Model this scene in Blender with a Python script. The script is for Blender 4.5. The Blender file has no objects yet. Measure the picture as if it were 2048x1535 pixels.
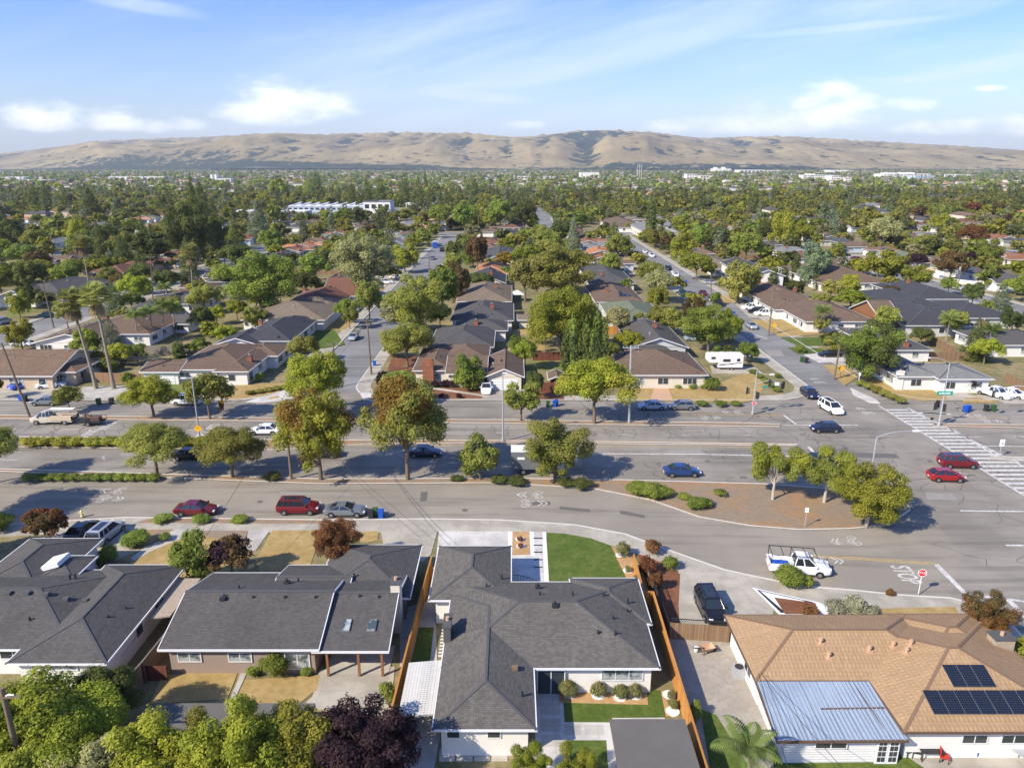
import bpy, math, random
import numpy as np
from mathutils import Vector, Matrix
S = bpy.context.scene
R = math.radians
# ------------------------------------------------------------------ camera
FPX, PIT, CAMH = 1450.0, math.atan((767.5-330)/1450.0), 38.0
cam = bpy.data.objects.new('camera', bpy.data.cameras.new('camera'))
S.collection.objects.link(cam); S.camera = cam
cam.location = (0, 0, CAMH); cam.rotation_euler = (math.pi/2-PIT, 0, 0)
cam.data.sensor_width = 36; cam.data.lens = 36*FPX/2048
cam.data.clip_start = 1; cam.data.clip_end = 60000
# ------------------------------------------------------------------ light
SUN_EL, SUN_AZ = R(37), math.atan2(-0.80, -0.60)      # direction towards the sun: x=-.80, y=-.60
w = bpy.data.worlds.new('World'); S.world = w; w.use_nodes = True
sun = bpy.data.objects.new('sun', bpy.data.lights.new('sun', 'SUN'))
S.collection.objects.link(sun)
sun.data.energy = 5.0; sun.data.angle = R(.5); sun.data.color = (1, .91, .76)
sd = Vector((math.sin(SUN_AZ)*math.cos(SUN_EL), math.cos(SUN_AZ)*math.cos(SUN_EL), math.sin(SUN_EL)))
sun.rotation_euler = sd.to_track_quat('Z', 'Y').to_euler()
S.view_settings.view_transform = 'Standard'; S.view_settings.look = 'None'
S.view_settings.exposure = 0.57; S.view_settings.gamma = 1
S.render.resolution_x = 1024; S.render.resolution_y = 767

class NT:
    """small node-tree writer"""
    def __init__(s, tree): s.t = tree; s.n = tree.nodes; s.l = tree.links
    def put(s, sock, v):
        if isinstance(v, bpy.types.NodeSocket): s.l.new(v, sock)
        elif v is not None: sock.default_value = v
    def node(s, kind, **kw):
        n = s.n.new(kind)
        for k, v in kw.items(): setattr(n, k, v)
        return n
    def m(s, op, a, b=None, c=None, clamp=False):
        n = s.n.new('ShaderNodeMath'); n.operation = op; n.use_clamp = clamp
        for i, v in enumerate((a, b, c)):
            if v is not None: s.put(n.inputs[i], v)
        return n.outputs[0]
    def mix(s, f, a, b, bt='MIX'):
        n = s.n.new('ShaderNodeMix'); n.data_type = 'RGBA'; n.blend_type = bt
        s.put(n.inputs[0], f)
        for i, v in ((6, a), (7, b)): s.put(n.inputs[i], v if isinstance(v, bpy.types.NodeSocket) else tuple(v)[:3]+(1,))
        return n.outputs[2]
    def noise(s, vec, scale, detail=4, rough=.55, dist=0):
        n = s.n.new('ShaderNodeTexNoise'); s.put(n.inputs['Vector'], vec)
        n.inputs['Scale'].default_value = scale; n.inputs['Detail'].default_value = detail
        n.inputs['Roughness'].default_value = rough; n.inputs['Distortion'].default_value = dist
        return n.outputs['Fac']
    def ramp(s, f, lo, hi):
        n = s.n.new('ShaderNodeMapRange'); n.interpolation_type = 'SMOOTHSTEP'
        s.put(n.inputs[0], f); n.inputs[1].default_value = lo; n.inputs[2].default_value = hi
        return n.outputs[0]
    def comb(s, x, y, z=0.0):
        n = s.n.new('ShaderNodeCombineXYZ')
        for i, v in enumerate((x, y, z)): s.put(n.inputs[i], v)
        return n.outputs[0]

nt = NT(w.node_tree); nt.n.clear()
sky = nt.node('ShaderNodeTexSky', sky_type='NISHITA', sun_disc=False)
sky.sun_elevation = SUN_EL; sky.sun_rotation = SUN_AZ
sky.altitude = 0; sky.air_density = 1.0; sky.dust_density = .6; sky.ozone_density = 2.2
tc = nt.node('ShaderNodeTexCoord'); sp = nt.node('ShaderNodeSeparateXYZ'); nt.l.new(tc.outputs['Generated'], sp.inputs[0])
dx, dy, dz = sp.outputs
ya = nt.m('MAXIMUM', nt.m('ABSOLUTE', dy), .15)
az = nt.m('DIVIDE', dx, ya); el = nt.m('DIVIDE', dz, ya)
# cirrus streaks: long noise running up to the right
rx = nt.m('ADD', nt.m('MULTIPLY', az, .965), nt.m('MULTIPLY', el, .26))
ry = nt.m('SUBTRACT', nt.m('MULTIPLY', el, .965), nt.m('MULTIPLY', az, .22))
c1 = nt.noise(nt.comb(nt.m('MULTIPLY', rx, 1.3), nt.m('MULTIPLY', ry, 9.0), 3.1), 1.0, 8, .62, .35)
c2 = nt.noise(nt.comb(nt.m('MULTIPLY', rx, .9), nt.m('MULTIPLY', ry, 2.6), 8.7), 1.0, 3, .5)
cir = nt.m('MULTIPLY', nt.ramp(c1, .40, .80), nt.ramp(c2, .34, .62))
def streak(a0, e0, ln, th, slope):
    u = nt.m('SUBTRACT', az, a0); v = nt.m('SUBTRACT', nt.m('SUBTRACT', el, e0), nt.m('MULTIPLY', nt.m('MULTIPLY', u, nt.m('ADD', .75, nt.m('MULTIPLY', u, .55))), slope))
    k = nt.m('ADD', nt.m('POWER', nt.m('ABSOLUTE', nt.m('DIVIDE', u, ln)), 2.), nt.m('POWER', nt.m('ABSOLUTE', nt.m('DIVIDE', v, th)), 2.))
    return nt.m('MULTIPLY', nt.ramp(nt.m('SUBTRACT', 1., k), 0., 1.), nt.m('ADD', .35, nt.m('MULTIPLY', nt.ramp(c1, .35, .65), .8)))
cir = nt.m('MULTIPLY', cir, .85)
for a in ((.13, .135, .34, .03, .30), (.28, .19, .34, .022, .35), (.63, .125, .22, .014, .25), (-.46, .19, .1, .012, -.2), (-.02, .10, .16, .010, .1), (.42, .165, .2, .008, .12), (-.05, .085, .12, .012, -.1), (.5, .104, .09, .006, 0), (-.55, .225, .25, .02, .1)):
    cir = nt.m('MAXIMUM', cir, nt.m('MULTIPLY', streak(*a), .62))
# low cumulus banks above the hills
cn = nt.noise(nt.comb(nt.m('MULTIPLY', az, 17.0), nt.m('MULTIPLY', el, 40.0), 1.3), 1.0, 6, .56, .1)
cum = None
for (a0, e0, wa, wu, wd, s) in ((-.30, .064, .085, .044, .016, 1.), (-.25, .066, .06, .03, .014, .9), (-.60, .05, .07, .036, .012, .95), (-.52, .05, .08, .026, .012, .9), (-.74, .045, .07, .016, .01, .9), (-.45, .048, .06, .012, .01, .8),
        (.41, .054, .08, .052, .016, 1.), (.35, .05, .08, .03, .014, .9), (.28, .045, .12, .016, .01, .85), (.515, .075, .045, .012, .01, .75), (.56, .045, .075, .016, .01, .95), (.69, .045, .09, .024, .012, .95), (.62, .094, .03, .005, .004, .7), (-.735, .136, .03, .006, .006, .8), (.02, .05, .03, .006, .006, .5)):
    u = nt.m('DIVIDE', nt.m('SUBTRACT', az, a0), wa); v = nt.m('SUBTRACT', el, e0)
    vv = nt.m('ADD', nt.m('DIVIDE', nt.m('MAXIMUM', v, 0.), wu), nt.m('DIVIDE', nt.m('MAXIMUM', nt.m('MULTIPLY', v, -1.), 0.), wd))
    k = nt.m('SUBTRACT', 1., nt.m('ADD', nt.m('MULTIPLY', u, u), nt.m('MULTIPLY', vv, vv)))
    e = nt.m('ADD', k, nt.m('MULTIPLY', nt.m('SUBTRACT', cn, .50), 3.2))
    e = nt.m('MULTIPLY', nt.ramp(e, -.15, 1.5), nt.m('MULTIPLY', nt.ramp(k, -1.1, .2), s))
    cum = e if cum is None else nt.m('MAXIMUM', cum, e)
up = nt.m('GREATER_THAN', dy, 0.)
cum = nt.m('MULTIPLY', cum, up)
tint = nt.mix(nt.ramp(el, .0, .42), (.96, .98, 1.20), (.42, .75, 1.42))
skc = nt.mix(1.0, sky.outputs[0], tint, 'MULTIPLY')
bg = nt.mix(nt.m('MULTIPLY', cir, .75, clamp=True), skc, (6.6, 7.2, 8.4))
bg = nt.mix(nt.m('MULTIPLY', cum, .92, clamp=True), bg, (9.8, 9.8, 9.8))
bn = nt.node('ShaderNodeBackground'); nt.l.new(bg, bn.inputs[0]); bn.inputs[1].default_value = .108
wo = nt.node('ShaderNodeOutputWorld'); nt.l.new(bn.outputs[0], wo.inputs[0])

# ------------------------------------------------------------------ pixel of the photo -> point of the place
def G(px, py, h=0.0):
    u = (px-1024)/FPX; v = (py-767.5)/FPX
    y = math.cos(PIT)-v*math.sin(PIT); z = -math.sin(PIT)-v*math.cos(PIT)
    t = (h-CAMH)/z
    return (u*t, y*t)
def toimg(x, y, z):
    z -= CAMH; c, s = math.cos(PIT), math.sin(PIT)
    d = y*c-z*s; up = y*s+z*c
    return 1024+FPX*x/d, 767.5-FPX*up/d, d
# ------------------------------------------------------------------ materials
MAT = {}
def new_mat(name, rough=.8, spec=.3, metal=0):
    m = bpy.data.materials.new(name); m.use_nodes = True
    t = NT(m.node_tree); b = m.node_tree.nodes['Principled BSDF']
    b.inputs['Roughness'].default_value = rough; b.inputs['Specular IOR Level'].default_value = spec
    b.inputs['Metallic'].default_value = metal
    MAT[name] = m; return m, t, b
def bump(t, b, h, strength=.4, dist=.02):
    n = t.node('ShaderNodeBump'); n.inputs['Strength'].default_value = strength; n.inputs['Distance'].default_value = dist
    t.l.new(h, n.inputs['Height']); t.l.new(n.outputs[0], b.inputs['Normal'])
def objc(t, world=False):
    if world: return t.node('ShaderNodeNewGeometry').outputs['Position']
    return t.node('ShaderNodeTexCoord').outputs['Object']
def plain(name, col, rough=.6, spec=.3, metal=0, var=.12, scale=3., bs=0):
    m, t, b = new_mat(name, rough, spec, metal); p = objc(t)
    n = t.noise(p, scale, 5, .6)
    c = t.mix(n, [k*(1-var) for k in col], [min(1, k*(1+var)) for k in col])
    t.l.new(c, b.inputs[0])
    if bs: bump(t, b, t.noise(p, scale*8, 4), bs)
    return m
def mottled(name, c1, c2, c3, s1=.15, s2=1.5, rough=.95, fine=14., world=True, bs=.5):
    """ground-like surface: three colours mixed by large and small noise"""
    m, t, b = new_mat(name, rough, .15); p = objc(t, world)
    a = t.ramp(t.noise(p, s1, 5, .6), .40, .62); f = t.ramp(t.noise(p, s2, 6, .65), .38, .66)
    c = t.mix(a, c1, c2); c = t.mix(t.m('MULTIPLY', f, .75), c, c3)
    g = t.noise(p, fine, 3, .7)
    c = t.mix(.45, c, t.mix(g, (.25, .25, .25), (.75, .75, .75)), 'SOFT_LIGHT')
    t.l.new(c, b.inputs[0]); bump(t, b, g, bs, .04)
    return m
def asphalt(name, base, light=1.35, cracks=True):
    m, t, b = new_mat(name, .9, .2); p = objc(t, True)
    mp = t.node('ShaderNodeMapping'); t.l.new(p, mp.inputs[0]); mp.inputs['Scale'].default_value = (.05, .7, 1)
    lane = t.noise(mp.outputs[0], 1.0, 5, .6)
    big = t.noise(p, .09, 5, .62); fine = t.noise(p, 9., 3, .7)
    c = t.mix(t.ramp(big, .38, .64), base, [k*light for k in base])
    c = t.mix(t.m('MULTIPLY', t.ramp(lane, .48, .66), .5), c, [k*.58 for k in base])
    c = t.mix(.35, c, t.mix(fine, (.3, .3, .3), (.7, .7, .7)), 'SOFT_LIGHT')
    st = t.ramp(t.noise(p, .42, 6, .7), .655, .72); c = t.mix(t.m('MULTIPLY', st, .38), c, [k*.45 for k in base])
    if cracks:
        v = t.node('ShaderNodeTexVoronoi', feature='DISTANCE_TO_EDGE'); v.inputs['Scale'].default_value = .16
        n2 = t.node('ShaderNodeTexNoise'); n2.inputs['Scale'].default_value = .5; t.l.new(p, n2.inputs['Vector'])
        q = t.node('ShaderNodeVectorMath', operation='MULTIPLY_ADD'); t.l.new(n2.outputs['Color'], q.inputs[0]); q.inputs[1].default_value = (3, 3, 0); t.l.new(p, q.inputs[2])
        t.l.new(q.outputs[0], v.inputs['Vector'])
        k = t.m('LESS_THAN', v.outputs['Distance'], .010)
        k = t.m('MULTIPLY', k, t.ramp(t.noise(p, .05, 3), .48, .56))
        c = t.mix(t.m('MULTIPLY', k, .6), c, [k2*.3 for k2 in base])
    t.l.new(c, b.inputs[0]); bump(t, b, fine, .25, .01)
    return m
def worn(name, base):
    m, t, b = new_mat(name, .8, .2); p = objc(t, True); n = t.ramp(t.noise(p, 2.2, 6, .75), .40, .66)
    t.l.new(t.mix(t.m('MULTIPLY', n, .75), base, (.22, .20, .175)), b.inputs[0]); return m
def concrete(name, base, joint=2.4):
    m, t, b = new_mat(name, .85, .25); p = objc(t, True)
    n1 = t.noise(p, .35, 6, .65); n2 = t.noise(p, 6, 4, .65)
    c = t.mix(t.ramp(n1, .36, .66), [k*.80 for k in base], [k*1.10 for k in base])
    c = t.mix(.4, c, t.mix(n2, (.3, .3, .3), (.7, .7, .7)), 'SOFT_LIGHT')
    br = t.node('ShaderNodeTexBrick', offset=0.); br.inputs['Scale'].default_value = 1; br.inputs['Brick Width'].default_value = joint
    br.inputs['Row Height'].default_value = joint; br.inputs['Mortar Size'].default_value = .02
    t.l.new(p, br.inputs['Vector'])
    c = t.mix(t.m('MULTIPLY', br.outputs['Fac'], .35), c, [k*.4 for k in base])
    t.l.new(c, b.inputs[0]); bump(t, b, n2, .15, .01)
    return m
def uvn(t): return t.node('ShaderNodeTexCoord').outputs['UV']
def shingle(name, base, w_=.32, h_=.15, var=.16, tile=False):
    m, t, b = new_mat(name, .92, .12); uv = uvn(t)
    br = t.node('ShaderNodeTexBrick'); br.inputs['Scale'].default_value = 1
    br.inputs['Brick Width'].default_value = w_; br.inputs['Row Height'].default_value = h_; br.inputs['Mortar Size'].default_value = .016 if not tile else .03
    br.inputs['Color1'].default_value = tuple(k*(1-var) for k in base)+(1,)
    br.inputs['Color2'].default_value = tuple(k*(1+var) for k in base)+(1,)
    br.inputs['Mortar'].default_value = tuple(k*(.80 if tile else .66) for k in base)+(1,); br.inputs['Mortar Smooth'].default_value = .3
    t.l.new(uv, br.inputs['Vector'])
    n1 = t.noise(objc(t, True), .22, 6, .65); n2 = t.noise(objc(t, True), 3., 5, .7)
    c = t.mix(.40, br.outputs['Color'], t.mix(n1, (.2, .2, .2), (.8, .8, .8)), 'SOFT_LIGHT')
    c = t.mix(.30, c, t.mix(n2, (.25, .25, .25), (.75, .75, .75)), 'SOFT_LIGHT')
    mp = t.node('ShaderNodeMapping'); t.l.new(uv, mp.inputs[0]); mp.inputs['Scale'].default_value = (1.6, .22, 1)
    c = t.mix(t.m('MULTIPLY', t.ramp(t.noise(mp.outputs[0], 1., 5, .65), .50, .74), .34), c, [min(1, k*1.45+.01) for k in base])
    if tile:
        s2 = t.node('ShaderNodeSeparateXYZ'); t.l.new(uv, s2.inputs[0])
        wv = t.m('SINE', t.m('MULTIPLY', s2.outputs[0], 2*math.pi/w_))
        c = t.mix(t.m('MULTIPLY', t.ramp(wv, .3, 1), .08), c, [k*.5 for k in base])
        bump(t, b, wv, .3, .02)
    else: bump(t, b, br.outputs['Fac'], -.5, .015)
    t.l.new(c, b.inputs[0]); return m
def planks(name, c1, c2, w_=.14, along='u', rough=.85, ribs=0):
    m, t, b = new_mat(name, rough, .2); uv = uvn(t)
    s2 = t.node('ShaderNodeSeparateXYZ'); t.l.new(uv, s2.inputs[0])
    q = s2.outputs[0 if along == 'u' else 1]
    cell = t.m('FLOOR', t.m('DIVIDE', q, w_)); fr = t.m('FRACT', t.m('DIVIDE', q, w_))
    wn = t.node('ShaderNodeTexWhiteNoise', noise_dimensions='1D'); t.l.new(cell, wn.inputs['W'])
    n = t.noise(objc(t), 2.5, 5, .6)
    c = t.mix(wn.outputs[0], c1, c2); c = t.mix(.5, c, t.mix(n, (.25, .25, .25), (.75, .75, .75)), 'SOFT_LIGHT')
    gap = t.m('LESS_THAN', fr, .12); c = t.mix(t.m('MULTIPLY', gap, .8), c, [k*.25 for k in c1])
    t.l.new(c, b.inputs[0])
    if ribs: bump(t, b, t.m('SINE', t.m('MULTIPLY', q, 6.2832/w_)), ribs, .03)
    return m
def leafmat(name, c1, c2, trans=.45):
    m, t, b = new_mat(name, .75, .2)
    at = t.node('ShaderNodeAttribute', attribute_name='tone'); oi = t.node('ShaderNodeObjectInfo')
    c = t.mix(at.outputs['Fac'], c1, c2)
    hs = t.node('ShaderNodeHueSaturation'); t.l.new(c, hs.inputs['Color'])
    t.put(hs.inputs['Value'], t.m('ADD', .76, t.m('MULTIPLY', oi.outputs['Random'], .48)))
    t.put(hs.inputs['Hue'], t.m('ADD', .485, t.m('MULTIPLY', t.m('FRACT', t.m('MULTIPLY', oi.outputs['Random'], 7.3)), .03)))
    t.l.new(hs.outputs[0], b.inputs[0])
    tr = t.node('ShaderNodeBsdfTranslucent'); t.l.new(hs.outputs[0], tr.inputs[0])
    mx = t.node('ShaderNodeMixShader'); mx.inputs[0].default_value = trans
    t.l.new(b.outputs[0], mx.inputs[1]); t.l.new(tr.outputs[0], mx.inputs[2])
    t.l.new(mx.outputs[0], m.node_tree.nodes['Material Output'].inputs[0]); return m
asphalt('asphalt', (.215, .192, .158)); asphalt('asphalt_front', (.250, .220, .175), 1.18, False); asphalt('asphalt_far', (.19, .185, .175), 1.3, False)
concrete('concrete', (.40, .36, .29)); concrete('concrete_new', (.54, .51, .46), 3.0); concrete('concrete_path', (.45, .42, .36), 1.5)
plain('kerb', (.58, .54, .47), .85, var=.2, scale=1.)
mottled('dry_soil', (.27, .205, .14), (.34, .20, .10), (.22, .175, .125), .22)
mottled('mulch', (.20, .085, .045), (.24, .12, .06), (.14, .06, .035), .4, 2., fine=20)
mottled('gold_chips', (.44, .27, .12), (.52, .33, .16), (.36, .22, .10), .5, 3., fine=24)
mottled('dry_grass', (.36, .25, .10), (.42, .30, .13), (.28, .20, .07), .25, 1.4, fine=12)
mottled('yard_green', (.19, .165, .075), (.31, .24, .125), (.135, .135, .055), .12, .9, fine=10)
mottled('lawn', (.085, .125, .022), (.13, .16, .035), (.055, .09, .016), .5, 3.2, fine=22)
mottled('lawn_far', (.16, .19, .05), (.24, .22, .08), (.13, .16, .04), .2, 1., fine=10)
mottled('town_ground', (.17, .155, .075), (.25, .21, .12), (.12, .125, .05), .02, .15, fine=2.)
mottled('white_gravel', (.75, .74, .72), (.82, .81, .8), (.6, .6, .58), 1., 6., fine=30)
mottled('pavers', (.33, .29, .24), (.38, .34, .28), (.28, .25, .21), .6, 3., fine=8)
worn('paint_white', (.62, .60, .55)); worn('paint_yellow', (.52, .34, .08))
plain('stucco', (.70, .67, .61), .9, var=.05, scale=1.5, bs=.1); plain('stucco_cream', (.62, .56, .45), .9, var=.05, scale=1.5, bs=.1)
plain('stucco_taupe', (.30, .23, .185), .9, var=.06, scale=1.5, bs=.1); plain('stucco_grey', (.50, .50, .48), .9, var=.05, scale=1.5); plain('stucco_blue', (.42, .50, .56), .9, var=.05, scale=1.5)
plain('stucco_tan', (.50, .40, .28), .9, var=.06, scale=1.5); plain('stucco_green', (.40, .42, .33), .9, var=.06, scale=1.5); plain('stucco_pink', (.58, .43, .36), .9, var=.06, scale=1.5)
plain('white_trim', (.70, .69, .67), .6, var=.03); plain('dark_trim', (.12, .075, .05), .6); plain('black_metal', (.03, .03, .032), .5); plain('galvanized', (.42, .44, .45), .5, .5, .5)
plain('grey_metal', (.45, .46, .47), .45, .5, .3); plain('pole_wood', (.17, .125, .085), .9, var=.25, scale=2.); plain('timber', (.24, .11, .05), .8, var=.2)
plain('bark', (.16, .125, .09), .95, var=.3, scale=3.); plain('bark_pale', (.42, .37, .30), .9, var=.2, scale=3.); plain('palm_bark', (.26, .21, .155), .95, var=.25, scale=2.)
plain('tyre', (.02, .02, .02), .85); plain('rim', (.35, .36, .37), .35, .6, .7); plain('rubber', (.02, .02, .02), .9)
plain('red_plastic', (.50, .03, .02), .4); plain('yellow_sign', (.75, .42, .02), .5); plain('sign_red', (.55, .02, .03), .5); plain('sign_white', (.85, .85, .85), .5, var=.02); plain('sign_green', (.01, .30, .22), .5)
plain('bin_blue', (.015, .09, .42), .5); plain('bin_green', (.04, .10, .03), .6); plain('bin_black', (.03, .03, .03), .6); plain('hydrant', (.72, .60, .30), .5)
plain('terracotta', (.50, .31, .19), .9, var=.2); plain('stone', (.36, .29, .21), .9, var=.35, scale=4.)
plain('awning', (.55, .57, .57), .6); plain('bin_lid', (.02, .07, .30), .5); plain('interior_shade_paint', (.03, .028, .026), .9)  # last one: shade of an interior put into a flat near-black colour
shingle('roof_dark', (.088, .084, .082)); shingle('roof_grey', (.096, .090, .083)); shingle('roof_charcoal', (.060, .061, .066)); shingle('roof_brown', (.150, .105, .075))
shingle('roof_tan', (.19, .15, .11)); shingle('roof_rust', (.26, .12, .07)); shingle('roof_green', (.15, .17, .11)); shingle('roof_lightgrey', (.20, .20, .19)); shingle('roof_redbrown', (.17, .085, .06))
shingle('roof_slate', (.122, .112, .098), .32, .15, .19)
shingle('tile_brown', (.36, .235, .128), .30, .33, .07, True); shingle('tile_terracotta', (.42, .19, .095), .24, .36, .2, True); shingle('tile_dark', (.18, .12, .08), .24, .36, .2, True)
shingle('brick', (.30, .12, .07), .25, .10, .3)
plain('ridge_dark', (.085, .085, .085), .9); plain('ridge_brown', (.19, .12, .075), .9); plain('flat_roof', (.13, .12, .105), .95, var=.2, scale=.6); plain('white_roof', (.72, .72, .72), .8, var=.08)
planks('fence_orange', (.42, .19, .05), (.60, .28, .07), .15); planks('fence_wood', (.20, .125, .075), (.30, .19, .11), .15); planks('fence_red', (.13, .045, .03), (.18, .07, .045), .15); planks('fence_grey', (.17, .15, .12), (.24, .21, .17), .15)
planks('metal_roof', (.30, .36, .43), (.33, .39, .46), .30, rough=.55); planks('white_pan', (.50, .49, .46), (.56, .55, .52), .22, 'v', rough=.6); planks('garage_white', (.74, .73, .70), (.76, .75, .72), .5, 'v'); planks('siding', (.70, .69, .66), (.72, .71, .68), .2, 'v')
m, t, b = new_mat('glass', .08, .8); b.inputs[0].default_value = (.035, .045, .05, 1)
m, t, b = new_mat('glass_curtain', .15, .6); t.l.new(t.mix(t.ramp(t.noise(objc(t), .9, 2), .42, .55), (.06, .08, .085), (.36, .38, .37)), b.inputs[0])
m, t, b = new_mat('car_glass', .06, .9); b.inputs[0].default_value = (.02, .025, .03, 1)
m, t, b = new_mat('lamp_glass', .1, .8); b.inputs[0].default_value = (.8, .8, .8, 1)
m, t, b = new_mat('tail_red', .2, .6); b.inputs[0].default_value = (.45, .01, .01, 1)
m, t, b = new_mat('solar', .12, .7); uv = uvn(t)
br = t.node('ShaderNodeTexBrick', offset=0.); br.inputs['Scale'].default_value = 1; br.inputs['Brick Width'].default_value = .17; br.inputs['Row Height'].default_value = .17; br.inputs['Mortar Size'].default_value = .012; t.l.new(uv, br.inputs['Vector'])
t.l.new(t.mix(br.outputs['Fac'], (.008, .010, .018), (.04, .05, .06)), b.inputs[0])
CARCOL = dict(maroon=(.13, .008, .012), red=(.33, .012, .015), dark_red=(.16, .008, .015), silver=(.38, .40, .42), grey=(.16, .17, .18), black=(.010, .010, .011), white=(.80, .80, .79), blue=(.015, .05, .16), navy=(.012, .018, .05), bright_blue=(.02, .12, .62), pale_blue=(.34, .42, .47), beige=(.52, .46, .37), teal=(.02, .09, .10))
for k, c in CARCOL.items():
    m, t, b = new_mat('car_'+k, .28, .5, .15 if k not in ('white', 'beige') else 0); b.inputs[0].default_value = c+(1,)
    b.inputs['Coat Weight'].default_value = .6; b.inputs['Coat Roughness'].default_value = .06
LEAF = dict(green=((.050, .082, .014), (.12, .165, .034)), olive=((.066, .086, .018), (.148, .171, .040)), yellow=((.078, .097, .012), (.163, .184, .030)), bright=((.075, .105, .012), (.155, .19, .025)), dark=((.030, .046, .014), (.066, .088, .024)),
    grey=((.08, .095, .045), (.17, .19, .09)), blue=((.05, .075, .045), (.10, .14, .08)), autumn=((.050, .026, .012), (.105, .06, .022)), red=((.055, .02, .01), (.11, .05, .02)), plum=((.011, .007, .009), (.030, .019, .024)), russet=((.072, .055, .012), (.135, .098, .024)), brownish=((.036, .030, .012), (.078, .062, .024)),
    gold=((.11, .09, .012), (.18, .15, .025)), dead=((.09, .08, .055), (.15, .14, .10)), greygold=((.085, .10, .026), (.16, .17, .05)), white=((.05, .07, .02), (.24, .27, .22)), rose=((.04, .065, .015), (.12, .12, .06)))
for k, (a, c) in LEAF.items(): leafmat('leaf_'+k, [min(.9, q*f_) for q, f_ in zip(a, (3.0, 2.55, 2.3))], [min(.9, q*f_) for q, f_ in zip(c, (2.75, 2.3, 2.1))])
# ------------------------------------------------------------------ mesh helpers
class MB:
    """collects faces; build() links them as ONE mesh object with metre UVs laid along each face"""
    def __init__(s): s.v = []; s.f = []; s.mi = []; s.cur = 0
    def face(s, pts, mi=None):
        n = len(s.v); s.v += [tuple(p) for p in pts]; s.f.append(tuple(range(n, n+len(pts)))); s.mi.append(s.cur if mi is None else mi)
    def box(s, x0, y0, z0, x1, y1, z1, rot=0, mi=None, c=None):
        P = [(x0,y0,z0),(x1,y0,z0),(x1,y1,z0),(x0,y1,z0),(x0,y0,z1),(x1,y0,z1),(x1,y1,z1),(x0,y1,z1)]
        if rot:
            cx, cy = c if c else ((x0+x1)/2, (y0+y1)/2); a, b = math.cos(rot), math.sin(rot)
            P = [(cx+(x-cx)*a-(y-cy)*b, cy+(x-cx)*b+(y-cy)*a, z) for x, y, z in P]
        for q in ((3,2,1,0),(4,5,6,7),(0,1,5,4),(1,2,6,5),(2,3,7,6),(3,0,4,7)): s.face([P[i] for i in q], mi)
        return s
    def bar(s, p, q, w=.1, h=None, mi=None):
        p, q = Vector(p), Vector(q); d = (q-p).normalized(); h = h or w
        a = d.cross(Vector((0,0,1)))
        if a.length < 1e-3: a = Vector((1,0,0))
        a.normalize(); b = a.cross(d).normalized(); a = a*w/2; b = b*h/2
        A = [p-a-b, p+a-b, p+a+b, p-a+b]; B = [q-a-b, q+a-b, q+a+b, q-a+b]
        s.face(A, mi); s.face(B[::-1], mi)
        for i in range(4): j = (i+1) % 4; s.face([A[j], A[i], B[i], B[j]], mi)
        return s
    def tube(s, pts, rad, n=8, mi=None, cap=True):
        pts = [Vector(p) for p in pts]; rings = []
        if not isinstance(rad, (list, tuple)): rad = [rad]*len(pts)
        for i, p in enumerate(pts):
            d = (pts[min(i+1, len(pts)-1)]-pts[max(i-1, 0)]).normalized()
            a = d.cross(Vector((0,0,1)))
            if a.length < .05: a = d.cross(Vector((0,1,0)))
            a.normalize(); b = d.cross(a).normalized()
            rings.append([p+(a*math.cos(2*math.pi*k/n)+b*math.sin(2*math.pi*k/n))*rad[i] for k in range(n)])
        for i in range(len(rings)-1):
            for k in range(n):
                j = (k+1) % n; s.face([rings[i][k], rings[i+1][k], rings[i+1][j], rings[i][j]], mi)
        if cap: s.face(rings[0], mi); s.face(rings[-1][::-1], mi)
        return s
    def cyl(s, x, y, z0, z1, r, n=12, mi=None, r2=None): return s.tube([(x,y,z0),(x,y,z1)], [r, r if r2 is None else r2], n, mi)
    def prism(s, pts, z0, z1, mi=None):
        n = len(pts); ar = sum(pts[i][0]*pts[(i+1) % n][1]-pts[(i+1) % n][0]*pts[i][1] for i in range(n))
        if ar < 0: pts = pts[::-1]
        s.face([(p[0], p[1], z1) for p in pts], mi)
        for i in range(n):
            a, b = pts[i], pts[(i+1) % n]; s.face([(a[0],a[1],z0),(b[0],b[1],z0),(b[0],b[1],z1),(a[0],a[1],z1)], mi)
        return s
    def mesh(s, name, mats, smooth=False):
        me = bpy.data.meshes.new(name); me.from_pydata(s.v, [], s.f)
        for m_ in ([mats] if isinstance(mats, str) else mats): me.materials.append(MAT[m_])
        me.polygons.foreach_set('material_index', s.mi)
        uv = me.uv_layers.new(name='uv').data; co = np.zeros((len(me.loops), 2)); k = 0
        for f in s.f:
            P = [s.v[i] for i in f]; nx = ny = nz = 0
            for i in range(len(P)):
                a, b = P[i], P[(i+1) % len(P)]
                nx += (a[1]-b[1])*(a[2]+b[2]); ny += (a[2]-b[2])*(a[0]+b[0]); nz += (a[0]-b[0])*(a[1]+b[1])
            l = math.hypot(nx, ny); L = math.sqrt(l*l+nz*nz) or 1
            if l/L < .02: T = (1,0,0); B = (0,1,0)
            else: T = (-ny/l, nx/l, 0); B = (-nz*nx/L/l, -nz*ny/L/l, l/L)
            for p in P: co[k] = (p[0]*T[0]+p[1]*T[1], p[0]*B[0]+p[1]*B[1]+p[2]*B[2]); k += 1
        uv.foreach_set('uv', co.ravel())
        if smooth: me.polygons.foreach_set('use_smooth', [True]*len(me.polygons))
        me.update(); return me
    def build(s, name, mats, parent=None, smooth=False, **k):
        return link(name, s.mesh(name, mats, smooth), parent, **k)
def link(name, me, parent=None, **k):
    o = bpy.data.objects.new(name, me); S.collection.objects.link(o)
    if parent is not None: o.parent = parent
    for a, b in k.items(): o[a] = b
    return o
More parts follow.
